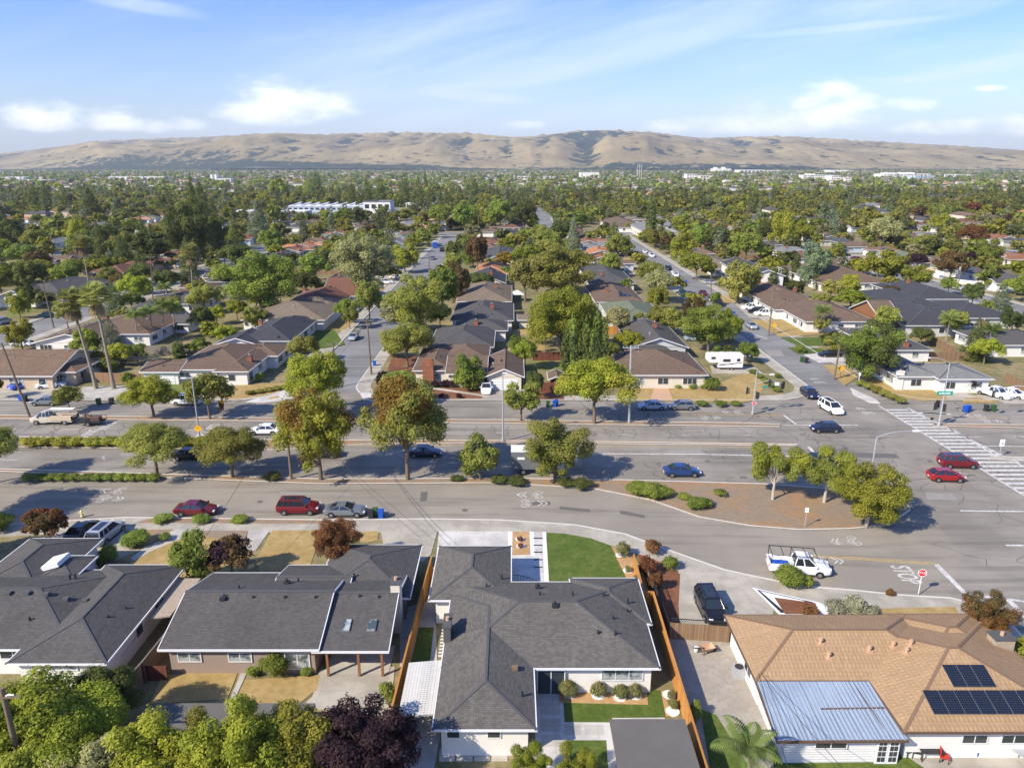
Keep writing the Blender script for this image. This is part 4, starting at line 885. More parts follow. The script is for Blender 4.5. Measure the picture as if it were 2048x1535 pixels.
ph('reddish roofed house with solar panel in the centre distance', [(1128,1175,467,450,'h',2.7,.34)], 'roof_rust', 'stucco', None)
ph('grey house under the trees with small white gable in the centre', [(985,1052,477,464,'h',2.7,.3)], 'roof_dark', 'stucco', None)
ph('grey house with a cream gable in the centre block', [(955,1040,523,500,'gy',2.7,.3),(990,1045,512,497,'h',2.7,.3)], 'roof_dark', 'stucco_cream', None)
ph('small red brick tool shed behind the brown fence', [(1096,1131,759,744,'gy',2.0,.4)], 'roof_brown', 'fence_red', None, vents=0, win=False)
ph('little cream garden shed between two back yards', [(1034,1070,640,632,'gx',2.2,.4)], 'roof_tan', 'stucco_cream', None, vents=0, win=False)
# ------------------------------------------------------------------ other houses of the grid: prototypes copied lot by lot
rn = random.Random(11)
ROOFS = ['roof_grey','roof_dark','roof_brown','roof_charcoal','roof_tan','roof_lightgrey','roof_rust','tile_dark','roof_brown','tile_terracotta','roof_dark','roof_green','roof_redbrown','roof_grey']
WALLS = ['stucco','stucco_cream','stucco','stucco_grey','stucco_tan','stucco','stucco_cream','stucco_tan','stucco_blue','stucco','stucco_green','stucco','stucco_pink','stucco']
RN = dict(roof_grey='grey', roof_dark='dark grey', roof_brown='brown', roof_charcoal='charcoal', roof_tan='tan', roof_lightgrey='pale grey', roof_rust='rust', tile_dark='dark tiled', tile_terracotta='terracotta', roof_green='green-grey', roof_redbrown='red-brown')
PROTO = []
for i in range(14):
    w_, d_ = rn.uniform(15, 18), rn.uniform(8.5, 10.5); s = rn.choice((-1, 1)); kind = ['h', 'gx', 'h', 'h', 'gx'][i % 5]
    bl = [(-w_/2,-d_/2,w_/2,d_/2,kind,2.7,rn.uniform(.28,.38))]
    gx0 = s*w_/2-(6.5 if s > 0 else 0); bl.append((gx0,-d_/2-rn.uniform(3.5,5.5),gx0+6.5,d_/2-1,['gy','h'][i % 2],2.7,rn.uniform(.3,.4)))
    if i % 3 == 0: bl.append((-s*w_/4-3,-1,-s*w_/4+3,d_/2+3.5,'h',2.7,.3))
    t_, b_ = house('x', 0, -4000, 0, bl, ROOFS[i], WALLS[i], det=1, garage=(1,0), chim=(rn.uniform(-3,3), .6, 'brick') if i % 4 else None, vents=3, seed=50+i, cap=i < 8)
    if i % 3 == 1:
        for q in range(4): 
            if rz(b_, -3+q*1.06, -d_/4) > 0: panel_part(t_, b_, -3*s+q*1.06*s, -d_/4)
    PROTO.append((t_, ROOFS[i], kind))
LOTS = []
def lot(x, y, rot):
    if any((x-a)**2+(y-b_)**2 < (9.5+r*.75)**2 for a, b_, r in HB): return
    X, Y_, d = toimg(x, y, 3)
    if not (-60 < X < 2110) or y < 100: return
    LOTS.append((x, y, rot, X, Y_)); foot(x, y, 9)
SCHOOL = (-205, 560, -80, 700)
def inschool(x, y): return SCHOOL[0] < x < SCHOOL[2] and SCHOOL[1] < y < SCHOOL[3]
for (ya_, yb_) in rows:
    for i in range(len(cols)):
        x0, x1 = colsat(ya_)[i]; y = ya_+(14 if ya_ < 200 else 10)
        while y < yb_-8:
            for s in (-1, 1):
                X = (x0-17 if s < 0 else x1+17)+rn.uniform(-1.2, 1.2)
                if not inschool(X, y): lot(X, y+rn.uniform(-1,1), R(90) if s > 0 else R(-90))
            y += rn.uniform(19, 22)
LOTS.sort(key=lambda q: q[1])
NH = 300-len([o for o in S.objects if o.name.startswith('house') and o.type == 'EMPTY'])-len(PROTO)
usedp = set(); FARL = LOTS[NH:]
HOUSES = []
for k, (x, y, rot, X, Y_) in enumerate(LOTS[:NH]):
    i = rn.randrange(len(PROTO)); t_, rf, kd = PROTO[i]
    if i not in usedp: usedp.add(i); r = t_; r.location = (x, y, 0); r.rotation_euler = (0, 0, rot-math.pi)
    else: r = dup(t_, (x, y, 0), rot-math.pi)
    if rn.random() < .5: r.scale = (1, rn.uniform(.92, 1.08), 1)
    r['category'] = 'house'; HOUSES.append((r, rf, kd, x, y))
    # driveway and front lawn
    s = -1 if rot < 0 else 1; xe = x-s*17; d0 = s*3.0
    if y < 320:
        xa, xb = sorted((xe+d0, x-s*6)); sy = 1 if i % 2 else -1
        struct('driveway', [(xa,y+sy*5-2.6),(xb,y+sy*5-2.6),(xb,y+sy*5+2.6),(xa,y+sy*5+2.6)], 'concrete', .135, .05)
        struct('lawn', [(xa,y-sy*6-5),(xb,y-sy*6-5),(xb,y-sy*6+5),(xa,y-sy*6+5)], rn.choice(('dry_grass','lawn_far','dry_grass','yard_green')), .128, .05)
# far houses: one mass built from simple hipped bodies
rg = np.random.default_rng(3)
def far_houses():
    Q = [(x, y, rot) for (x, y, rot, X, Y_) in FARL]
    y = 1000.
    while y < 5300:
        n = int(1.5*y/26*.36)
        for k in range(n): Q.append((rg.uniform(-.78, .78)*y, y+rg.uniform(-10, 10), rg.choice((0., 1.5708))))
        y *= 1.021
    for k in range(260):
        y = 300*math.exp(rg.uniform(0, 1.3)); Q.append((rg.choice((-1, 1))*rg.uniform(.30, .78)*y, y, rg.choice((0., 1.5708)))) if abs(y) > 500 else None
    mats = ROOFS+['stucco_tan', 'stucco_cream', 'stucco_grey']; mb = MB()
    for x, y, rot in Q:
        if inschool(x, y): continue
        w_, d_ = rg.uniform(7, 9.5), rg.uniform(4.5, 6); a, b_ = math.cos(rot), math.sin(rot); e = 2.8 if rg.random() < .8 else 5.6; p = e+1.9
        T = lambda u, v, z: (x+u*a-v*b_, y+u*b_+v*a, z)
        mi = int(rg.integers(0, len(ROOFS))); wi = len(ROOFS)+int(rg.integers(0, 3))
        A = [T(-w_,-d_,e),T(w_,-d_,e),T(w_,d_,e),T(-w_,d_,e)]; h_ = d_*.55; P, Q2 = T(-w_+h_,0,p), T(w_-h_,0,p)
        for f in ([A[0],A[1],Q2,P],[A[1],A[2],Q2],[A[2],A[3],P,Q2],[A[3],A[0],P]): mb.face(f, mi)
        B0 = [T(-w_+.4,-d_+.4,0),T(w_-.4,-d_+.4,0),T(w_-.4,d_-.4,0),T(-w_+.4,d_-.4,0)]; B1 = [(q[0],q[1],e) for q in B0]
        for i in range(4): j = (i+1) % 4; mb.face([B0[i],B0[j],B1[j],B1[i]], wi)
    o = mb.build('distant_houses', mats, kind='stuff'); o['label'] = 'distant low houses scattered among the trees across the valley'; o['category'] = 'houses'
far_houses()
# ---- large white and grey buildings --------------------------------------
def hall(label, xl, xr, yb, hgt, dep, mat='stucco', roof='white_roof', nwin=0, name='building', steps=(), rows_=1):
    a = G(xl, yb); b_ = G(xr, yb); t_ = thing(name, label, 'building', (a[0], a[1], 0)); w_ = b_[0]-a[0]; f = MB(); f.box(0,0,0,w_,dep,hgt); f.build('wall', mat, t_)
    g = MB(); g.box(-.4,-.4,hgt,w_+.4,dep+.4,hgt+.5); g.build('roof', roof, t_)
    for (u0, u1, h2) in steps: s = MB(); s.box(u0*w_,dep*.2,hgt+.5,u1*w_,dep*.8,hgt+h2); s.build('roof_block', mat, t_)
    for r in range(rows_):
        for i in range(nwin):
            s = MB(); u = (i+.5)/nwin*w_; s.box(u-w_/nwin*.32,-.12,hgt*(r+.42)/rows_,u+w_/nwin*.32,-.02,hgt*(r+.78)/rows_); s.build('window', 'glass', t_)
    return t_, a, w_
t_, a, w_ = hall('long low white roofed school wing with rows of roof ridges', 575, 728, 424, 4.5, 34, 'stucco_blue', 'white_roof', 14, 'school')
for i in range(8): f = MB(); f.bar((3+i*w_/8,-.3,5.1),(3+i*w_/8,34,6.3), 1.2, .8); f.build('roof_ridge', 'white_roof', t_)
hall('tall white school hall with grey roof at the end of the wing', 728, 781, 426, 9, 22, 'stucco', 'roof_lightgrey', 4, 'school', ((.0,.5,.3),))
hall('pale grey school annex left of the long white wing', 555, 612, 434, 4, 18, 'stucco_grey', 'white_roof', 5, 'school'); hall('low white school block behind the dark conifer', 468, 508, 437, 5, 20, 'stucco_grey', 'white_roof', 4, 'school'); hall('small white flat building right of the school beside conifers', 812, 868, 418, 4.5, 16, 'stucco', 'white_roof', 4, 'building')
for (l, a_) in (('white apartment block in the far left distance', (218,330,361,9,40,'stucco','white_roof',10)), ('tan roofed civic building in the left distance', (240,262,370,7,30,'stucco_tan','roof_tan',3)), ('white church-like building with two small towers', (420,462,366,9,30,'stucco','white_roof',4,'building',((.0,.08,9),(.2,.28,9)))),
    ('pinkish warehouse far left of the tallest spruce', (352,384,368,8,40,'stucco_pink','roof_tan',4)), ('wide plain white building in the centre distance', (1160,1198,356,16,40,'stucco','white_roof',0)), ('cream commercial building centre distance with red roofed part', (1035,1062,360,9,30,'stucco_cream','white_roof',4)), ('long cream building with reddish roof end', (1082,1112,358,8,30,'stucco','roof_rust',5)),
    ('white three storey block left of the right hand offices', (1373,1394,362,16,30,'stucco','white_roof',4,'building',(),3)), ('yellow and white block in the right distance', (1400,1417,364,14,25,'stucco_cream','white_roof',3,'building',(),2)), ('low white building on the right behind round trees', (1452,1490,367,6,30,'stucco','white_roof',6)), ('long white office block right of centre distance', (1608,1655,362,14,40,'stucco','white_roof',9,'building',((.2,.5,3),),3)),
    ('second white office block beside the long one', (1662,1680,364,14,40,'stucco','white_roof',4,'building',(),3)), ('small white office block right of the pair', (1690,1712,364,9,30,'stucco','white_roof',4,'building',(),2)), ('glass and white headquarters with stepped roof', (1766,1860,357,13,60,'stucco','white_roof',14,'building',((.1,.3,3),(.45,.7,4)),3)), ('right wing of the glass and white headquarters', (1830,1870,360,11,50,'stucco_blue','white_roof',8,'building',(),3)),
    ('pale warehouse below the right hills', (1660,1698,346,14,80,'stucco','white_roof',0)), ('white warehouse row below the middle hills', (1480,1526,347,16,90,'stucco','white_roof',6)), ('cream warehouse right of the warehouse row', (1535,1562,347,14,80,'stucco_cream','white_roof',4)), ('white factory with small towers on the right', (1430,1462,344,18,100,'stucco','white_roof',0,'building',((.1,.2,8),(.6,.7,8)))), ('distant white sheds at the far left edge', (0,48,360,7,60,'stucco','white_roof',0)), ('pale sheds left distance behind conifers', (30,88,366,6,50,'stucco_grey','white_roof',0)), ('white low building near far right distance', (1910,1940,356,10,60,'stucco','white_roof',5)), ('cream building near the right edge distance', (2022,2040,368,8,30,'stucco_cream','roof_tan',3))):
    hall(l, *a_)
# ------------------------------------------------------------------ vegetation (unit trees: height 1, crown width 1)
def unit(n, rg):
    v = rg.normal(size=(n, 3)); return v/np.linalg.norm(v, axis=1)[:, None]
def cards(C, N, size, rg, jit=.62, aspect=.62):
    n = len(C); N = N+unit(n, rg)*jit; N /= np.linalg.norm(N, axis=1)[:, None]
    a = np.cross(N, unit(n, rg)); a /= np.linalg.norm(a, axis=1)[:, None]+1e-9; b_ = np.cross(N, a)
    s = (size*rg.uniform(.55, 1.45, n))[:, None]
    V = np.stack([C-a*s, C-b_*s*aspect, C+a*s, C+b_*s*aspect], 1).reshape(-1, 3)
    return V, np.arange(4*n).reshape(-1, 4)
def lobes_for(kind, rg):
    L = []
    if kind == 'round':
        for k in range(40):
            d = unit(1, rg)[0]; d[2] = d[2]*.95 if d[2] > -.45 else -d[2]; r = rg.uniform(.06, .15); q = rg.uniform(.55, 1.0)
            L.append((d[0]*.46*q, d[1]*.46*q, .60+d[2]*.36*q, r))
        L += [(0,0,.62,.22), (.1,.05,.70,.17), (-.12,-.05,.66,.17)]
    elif kind == 'full':                                    # leafy almost to the ground, ragged
        for k in range(46):
            d = unit(1, rg)[0]; r = rg.uniform(.055, .125); q = rg.uniform(.5, 1.05)
            L.append((d[0]*.44*q, d[1]*.44*q, .56+d[2]*.40*q, r))
        L += [(0,0,.5,.2), (.1,0,.65,.17), (-.1,.05,.42,.15)]
    elif kind == 'vase':                                    # irregular and open, limbs show
        for k in range(24):
            a = rg.uniform(0, 6.283); q = rg.uniform(.12, .42); z = rg.uniform(.38, .90); L.append((math.cos(a)*q*(.6+z*.5), math.sin(a)*q*(.6+z*.5), z, rg.uniform(.07, .14)))
    elif kind == 'oval':
        for k in range(26):
            z = rg.uniform(.2, .93); q = .40*math.sqrt(max(0, 1-((z-.5)/.52)**2)); a = rg.uniform(0, 6.283); L.append((math.cos(a)*q*.8, math.sin(a)*q*.8, z, rg.uniform(.09, .17)))
        L += [(0,0,.4,.22), (0,0,.6,.22)]
    elif kind == 'spread':                                  # wide, layered cedar
        for k in range(34):
            z = rg.uniform(.25, .92); q = rg.uniform(.1, .5)*(1.1-.55*z); a = rg.uniform(0, 6.283); L.append((math.cos(a)*q, math.sin(a)*q, z, rg.uniform(.07, .13)))
    elif kind == 'willow':
        for k in range(34):
            a = rg.uniform(0, 6.283); q = rg.uniform(.1, .40); z = .82-q*q*1.4+rg.uniform(-.06, .06)
            for j in range(3): L.append((math.cos(a)*q*(1+.05*j), math.sin(a)*q*(1+.05*j), z-.17*j, rg.uniform(.06, .10)))
    elif kind == 'bush':
        for k in range(16):
            d = unit(1, rg)[0]; d[2] = abs(d[2]); q = rg.uniform(.4, .75); L.append((d[0]*.5*q, d[1]*.5*q, .35+d[2]*.55*q, rg.uniform(.14, .24)))
        L.append((0,0,.4,.34))
    return L
def crown(kind, n, size, seed):
    rg = np.random.default_rng(seed)
    if kind in ('round','full','vase','oval','spread','willow','bush'):
        L = np.array(lobes_for(kind, rg)); wgt = L[:, 3]**2; wgt /= wgt.sum(); k = rg.choice(len(L), int(n*1.5), p=wgt)
        d = unit(len(k), rg); fl = 1. if kind != 'spread' else .45
        d[:, 2] = np.where(rg.random(len(k)) < .45, np.abs(d[:, 2]), d[:, 2])
        rr = L[k, 3]*(rg.uniform(.55, 1.12, len(k))+.35*rg.random(len(k))**6); C = L[k, :3]+d*rr[:, None]*np.array([1, 1, fl])
        keep = np.ones(len(k), bool)
        for (x, y, z, r) in L:
            q = ((C-np.array([x, y, z]))/np.array([1, 1, fl])); keep &= (np.linalg.norm(q, axis=1) > r*.60)
        keep &= C[:, 2] > .02; C = C[keep][:n]; D = d[keep][:n]; k = k[keep][:n]
        lt = rg.uniform(-.28, .28, len(L)); V, F = cards(C, D+np.array([0,0,.35]), size, rg)
        tone = np.clip(.45+lt[k]+rg.uniform(-.3, .3, len(C)), 0, 1)
        return V, F, tone, L
    if kind in ('conifer', 'redwood', 'cypress'):
        z = 1-np.sqrt(rg.random(n))*(.97 if kind != 'cypress' else .98); z = np.clip(z, .03, 1)
        if kind == 'cypress': prof = .5*np.sqrt(np.clip(1-((z-.36)/.66)**2, 0, 1)); prof = np.where(z < .15, prof*.9, prof)
        elif kind == 'redwood': prof = .5*(1-z)**.62
        else: prof = .5*(1-z)**.9
        a = rg.uniform(0, 6.283, n); nb = 9 if kind != 'cypress' else 6; layer = np.floor(z*nb*2)
        lobes = 1+.20*np.sin(a*5+layer*2.4)+.16*np.sin(a*3-layer*1.3)+.10*np.sin(z*60)
        q = prof*lobes*rg.uniform(.72, 1.0, n)*(1 if kind != 'cypress' else .9); C = np.stack([np.cos(a)*q, np.sin(a)*q, z-(.10*q if kind != 'cypress' else 0)], 1)
        D = np.stack([np.cos(a), np.sin(a), np.full(n, .5)], 1); V, F = cards(C, D, size, rg, .6)
        zz = np.repeat(C[:, 2], 4); V[:, 2] = zz+(V[:, 2]-zz)*(.22 if kind == 'cypress' else .5)
        tone = np.clip(.4+.3*np.sin(a*4+layer)+rg.uniform(-.3, .3, n), 0, 1); return V, F, tone, None
TR = {}
def trunk_mesh(kind, L, seed, mat):
    rg = random.Random(seed); mb = MB(); r = .022
    if kind in ('conifer', 'redwood', 'cypress'): mb.tube([(0,0,-.01),(0,0,.5),(0,0,.93)], [r, r*.6, r*.15], 6)
    elif kind == 'bush':
        for k in range(4): a = k*1.6; mb.tube([(0,0,-.01),(.12*math.cos(a),.12*math.sin(a),.4)], [.03,.015], 5)
    else:
        mb.tube([(0,0,-.01),(.004,.003,.16),(-.006,.008,.30),(0,0,.46)], [r*1.25, r, r*.85, r*.6], 8)
        pick = rg.sample(range(len(L)), min(len(L), 12))
        for i in pick:
            x, y, z, _ = L[i]; z0 = min(.34, z*.6)+rg.uniform(-.04, .06); mb.tube([(0,0,z0),(x*.45,y*.45,(z0+z)*.5+.03),(x,y,z)], [r*.5, r*.32, r*.08], 5)
    return mb.mesh('trunk', mat, True)
def tree_parts(kind, lod, seed, col, bark='bark'):
    key = (kind, lod, seed)
    if key not in TR:
        n, s = {3: (24000, .0130), 2: (6500, .026), 1: (1500, .050), 0: (420, .085)}[lod]
        if kind in ('conifer', 'redwood'): n = int(n*1.2); s *= .8
        if kind == 'cypress': n = int(n*1.5); s *= 1.9
        if kind == 'willow': n = int(n*1.4); s *= .85
        if kind == 'vase': n = int(n*.9); s *= .95
        V, F, tone, L = crown(kind, n, s, seed+17*len(kind)); TR[key] = (V, F, tone, L, {})
    V, F, tone, L, cm = TR[key]
    if col not in cm:
        cols_ = col.split('+')
        me = np_mesh('crown', V, F, ['leaf_'+c for c in cols_], tone)
        if len(cols_) > 1:                                  # some boughs of another colour
            C = V.reshape(-1, 4, 3).mean(1); q = np.sin(C[:, 0]*9+seed)+np.sin(C[:, 1]*8+2*seed)+np.sin(C[:, 2]*10)
            me.polygons.foreach_set('material_index', (q > .55).astype('i'))
        cm[col] = me
    if ('t', bark) not in cm: cm[('t', bark)] = trunk_mesh(kind, L, seed, bark)
    return cm[col], cm[('t', bark)]
CN = dict(green='green', olive='olive green', yellow='yellow-green', bright='fresh green', dark='dark green', grey='grey-green', blue='bluish green', autumn='rust-orange', red='red', plum='dark purple', brownish='brownish', gold='golden', dead='bare grey', greygold='soft grey-green', white='white flowering', rose='rose covered')
KN = dict(full='bushy tree', round='round crowned tree', vase='open limbed tree', oval='tall oval tree', spread='wide layered cedar', willow='weeping tree', bush='bush', conifer='pointed conifer', redwood='shaggy tall conifer', cypress='slim cypress')
TREES = []
def plant(x, y, w_, h, kind='round', col='green', label=None, lod=None, seed=None, bark='bark', cat=None, group=None, z=.1):
    X, Y_, d = toimg(x, y, h/2); wpx = w_/d*FPX
    if lod is None: lod = 3 if wpx > 105 else 2 if wpx > 42 else 1 if wpx > 17 else 0
    seed = seed if seed is not None else int(abs(x*13+y*7)) % (4 if kind in ('round', 'bush') else 3)
    cm, tm = tree_parts(kind, lod, seed, col, bark)
    nm = {'bush': 'bush', 'cypress': 'cypress_tree', 'conifer': 'conifer_tree', 'redwood': 'conifer_tree'}.get(kind, 'tree')
    t_ = thing(nm, label or '', cat or ('bush' if kind == 'bush' else 'tree'), (x, y, z), (x*3.7+y*1.3) % 6.28, group); t_.scale = (w_, w_, h)
    link('trunk' if kind != 'bush' else 'stem', tm, t_); link('crown' if kind != 'bush' else 'foliage', cm, t_)
    TREES.append((t_, x, y, w_, h, kind, col, label)); return t_
def hfor(y, top): v = (top-767.5)/FPX; c, s = math.cos(PIT), math.sin(PIT); return CAMH-y*(s+v*c)/(c-v*s)
def tp(bx, by, wpx, top, kind, col, label=None, **k):       # base pixel, crown width px, top pixel
    x, y = G(bx, by); d = toimg(x, y, 3)[2]; h = hfor(y, top); return plant(x, y, wpx*d/FPX, h, kind, col, label, **k)
def tt_(cx, top, h, w_, kind, col, label=None, **k):         # crown top pixel and real height
    x, y = G(cx, top+w_*3.6, h); return plant(x, y, w_, h, kind, col, label, **k)
# avenue and foreground
tp(314,950,158,856,'round','olive','olive round tree right of the low hedge ends in the near planting strip', seed=0)
tp(466,955,145,862,'round','olive','olive round tree just right of its twin in the planting strip left of the utility pole', seed=1)
tp(642,960,170,778,'full','yellow+russet','big ragged yellow-green tree with ivy look beside the wooden pole on planting strip', seed=0)
tp(816,960,178,760,'round','olive+russet','largest autumn tinged tree with bare grey branches inside the planting strip', seed=1)
tp(960,960,92,880,'oval','olive','small upright olive tree between the ragged autumn tree and the grey truck', seed=0)
tp(1110,957,150,840,'full','olive+greygold','dusty olive tree partly hiding the grey box truck', seed=2)
tp(-8,965,120,857,'round','olive','olive tree cut by the left edge above the near street', seed=3)
tp(636,836,138,706,'round','bright','bright lime tree at the corner of the left side street', seed=1)
tp(308,836,120,755,'round','bright','lime round tree on the far strip left of the tall light pole', seed=1)
tp(420,838,100,750,'round','olive','darker tree directly right of the tall light pole on the far strip', seed=2)
tp(140,824,62,776,'round','olive','small dark olive tree behind the work truck', seed=2)
tp(1042,842,92,762,'vase','olive','thin young tree right of the centre light pole', seed=2)
tp(1188,848,165,725,'round','bright+yellow','broad yellow-green tree left of the tall utility pole', seed=0)
tp(444,828,14,800,'oval','autumn','tiny rust coloured sapling near the far strip sign', seed=1)
tp(-10,800,40,745,'round','autumn','rust tinged small tree at the far left edge', seed=1)
tp(800,812,80,742,'round','green','green street tree just behind the big autumn tinged tree', seed=3)
tp(1545,1000,120,888,'vase','olive+yellow','leftmost white trunked young tree on the island tip', seed=1, bark='bark_pale')
tp(1648,1006,130,892,'vase','olive+yellow','middle white trunked tree on the island, airy crown', seed=2, bark='bark_pale')
tp(1732,1054,155,936,'full','yellow','dense bushy olive tree at the island nose', seed=0, bark='bark_pale')
tp(676,1142,112,1044,'round','autumn','rust red tree between the driveway and the taupe house', seed=1)
tp(389,1172,90,1072,'oval','green','green shrubby tree left of the brown leafed one in the front lawn', seed=0)
tp(466,1158,94,1080,'round','brownish+plum','brown-purple tree in the dry front lawn', seed=2)
tp(95,1092,92,1020,'round','autumn+brownish','rust brown tree left of the parked silver suv', seed=3)
tp(-110,1060,190,900,'round','dark','dark tree off the left edge shading the street', seed=0)
tp(-160,1150,150,1010,'round','dark','second dark tree off the left edge', seed=1)
for i, a in enumerate(((60,1345,7,8,'round','bright'),(150,1372,6,6,'round','bright'),(20,1440,6,7,'vase','yellow'),(115,1455,5.5,6,'round','bright'),(205,1322,5.2,4.6,'round','dark'),(165,1478,5.5,6,'round','grey'),(290,1432,6.5,6.5,'full','bright'),(360,1418,6,5,'vase','yellow'),
    (475,1392,7,7,'full','bright'),(565,1418,6,6.5,'full','yellow'),(610,1490,5,5,'vase','yellow'),(730,1402,6,7.2,'full','plum'),(655,1452,4.5,3.5,'vase','plum'),(690,1500,4,4,'vase','gold+dead'),(1065,1494,3.5,3.2,'vase','bright'),(1150,1485,3.8,3.2,'vase','bright'),(245,1505,5,6,'full','yellow'),(420,1490,5,6,'full','yellow'))):
    tt_(*a, ['tall fresh green tree in the bottom left corner','fresh green tree behind the grey pole stub at the bottom left','yellow-green tree touching the left edge at the bottom','low fresh green tree left of the grey-leaved one','dark green round tree by the brown fence at the lower left','grey-green olive-like tree in the bottom left clump','yellow-green tree left of the flat outbuilding roof','small yellow-green crown above the flat outbuilding roof','largest yellow-green tree at the bottom beneath the dry lawn','yellow-green tree leaning toward the concrete patio at the bottom','low yellow-green tree left of the purple one','big dark purple plum tree left of the orange fence','small purple sapling left of the big plum tree','sparse golden dead-twigged shrub tree under the plum','small citrus tree left at the bottom centre','small citrus tree below the stepping stone path','yellow-green crown at the bottom edge left part','yellow-green crown at the bottom edge below the flat roof'][i], lod=3)
tp(1968,1290,112,1190,'full','autumn+brownish','purple-brown tree beside the stone chimney', seed=1)
tp(2056,1345,90,1270,'bush','bright','bright green bush at the right edge by the stone chimney', seed=1)
# the far side
FT = [(525,634,165,504,'full','green'),(726,600,134,466,'full','grey'),(630,572,70,508,'round','green'),(394,470,34,340,'conifer','dark'),(414,500,46,352,'redwood','dark'),(392,540,104,398,'full','dark'),(436,530,60,430,'full','dark'),(520,482,62,398,'conifer','blue'),(310,552,94,458,'spread','dark'),(185,445,66,372,'conifer','dark'),(98,432,34,362,'redwood','dark'),(72,428,40,366,'redwood','dark'),
 (165,505,52,440,'oval','bright'),(215,498,54,452,'round','dark'),(255,520,50,465,'round','olive'),(52,540,70,492,'round','green'),(95,520,40,476,'round','yellow'),(740,650,64,568,'round','olive'),(700,658,46,612,'vase','olive'),(832,676,128,552,'full','olive'),(885,640,76,538,'round','green'),(918,610,56,528,'oval','brownish'),(800,668,92,598,'round','grey'),
 (815,734,116,650,'round','olive'),(935,780,74,712,'oval','green'),(772,792,42,744,'round','plum'),(1122,714,150,556,'willow','yellow'),(1165,700,90,590,'willow','greygold'),(1085,690,80,600,'willow','yellow'),(1110,600,170,494,'full','olive'),(1050,605,80,515,'vase','greygold'),(1050,740,60,682,'round','bright'),(1068,800,44,742,'round','dark'),(1257,712,62,664,'round','bright'),(1330,728,40,700,'round','dark'),
 (1416,704,116,612,'full','green'),(1315,606,68,543,'round','grey'),(1315,622,54,570,'willow','yellow'),(1475,606,90,522,'full','olive'),(1732,764,136,645,'full','dark+green'),(1236,528,64,468,'round','olive'),(1220,556,50,506,'round','green'),(1362,528,54,465,'oval','yellow'),(1392,560,72,508,'round','yellow'),(1558,500,62,422,'oval','bright'),(1765,498,76,438,'round','grey'),
 (1625,572,70,488,'oval','blue'),(1832,538,38,507,'round','plum'),(1948,536,38,504,'round','plum'),(1942,498,58,452,'round','autumn'),(1943,432,36,405,'round','red'),(1975,540,56,483,'oval','green'),(1898,565,68,502,'round','brownish'),(1752,572,104,498,'vase','yellow'),(1490,528,72,463,'round','green'),(1432,500,60,452,'round','dark'),
 (810,545,62,488,'oval','yellow'),(955,555,56,470,'round','brownish'),(1155,468,70,420,'spread','green'),(1095,530,64,480,'round','olive'),(930,468,60,408,'round','green'),(1000,462,60,400,'round','green'),(1048,470,60,404,'round','dark'),(880,462,54,412,'round','green'),(1168,448,36,425,'oval','bright'),(735,415,26,352,'redwood','dark'),(705,416,28,358,'redwood','dark'),(762,415,32,350,'redwood','dark'),(810,414,36,348,'redwood','dark'),(838,418,40,352,'redwood','dark'),
 (862,416,30,362,'redwood','dark'),(948,402,26,350,'redwood','dark'),(851,385,14,338,'conifer','dark'),(636,398,36,340,'redwood','dark'),(622,404,30,352,'redwood','green'),(560,405,40,358,'round','green'),(690,452,40,418,'round','green'),(715,455,36,416,'round','dark'),(655,452,36,424,'round','green'),(618,450,20,424,'oval','dark'),(470,500,48,458,'round','yellow'),(545,512,56,458,'round','green'),(475,545,80,488,'round','dark'),
 (1455,712,24,690,'round','dark'),(1600,705,24,690,'bush','green'),(770,445,34,412,'redwood','dark'),(1010,560,40,530,'bush','green'),(905,560,40,508,'round','olive'),(1640,668,34,632,'vase','greygold'),(1590,600,46,560,'round','dark'),(1500,480,40,445,'round','green'),(1700,620,70,580,'round','bright'),(1660,600,50,560,'round','greygold'),(1780,600,44,572,'round','brownish'),(660,545,60,500,'oval','dark'),(580,590,60,540,'round','green'),
 (240,735,52,690,'round','bright'),(180,738,60,692,'vase','olive'),(276,728,50,688,'round','green'),(215,745,40,712,'bush','green'),(435,650,44,612,'round','bright'),(475,640,50,600,'round','yellow'),(410,628,70,575,'round','olive'),(395,600,40,560,'vase','yellow'),(270,590,50,540,'round','dark'),(245,580,46,548,'round','brownish'),(285,572,60,528,'round','dark'),(70,590,70,520,'round','dark'),(150,560,50,520,'round','green'),(30,505,56,440,'round','dark'),(5,490,50,430,'round','dark'),(450,580,60,530,'round','green'),
 (1895,590,40,556,'round','green'),(2030,590,60,560,'round','bright'),(1870,610,30,580,'round','brownish'),(1250,590,30,560,'round','green'),(1430,610,24,580,'bush','green'),(1008,545,36,505,'round','gold'),(1012,512,44,475,'round','yellow'),(1080,500,50,452,'vase','olive'),(1130,490,60,440,'round','dark')]
for a in FT: tp(*a)
for (bx, top, w_) in ((1131,650,20),(1144,628,22),(1157,664,18),(1169,632,20),(1182,652,18),(1192,612,24),(1206,630,20)): tp(bx, 752, w_*1.0, top, 'cypress', 'dark+green')
tp(1541,584,26,532,'cypress','dark'); tp(1563,582,26,532,'cypress','dark'); tp(1590,560,18,505,'cypress','dark'); tp(359,716,26,680,'cypress','dark'); tp(1300,482,22,392,'cypress','dark')
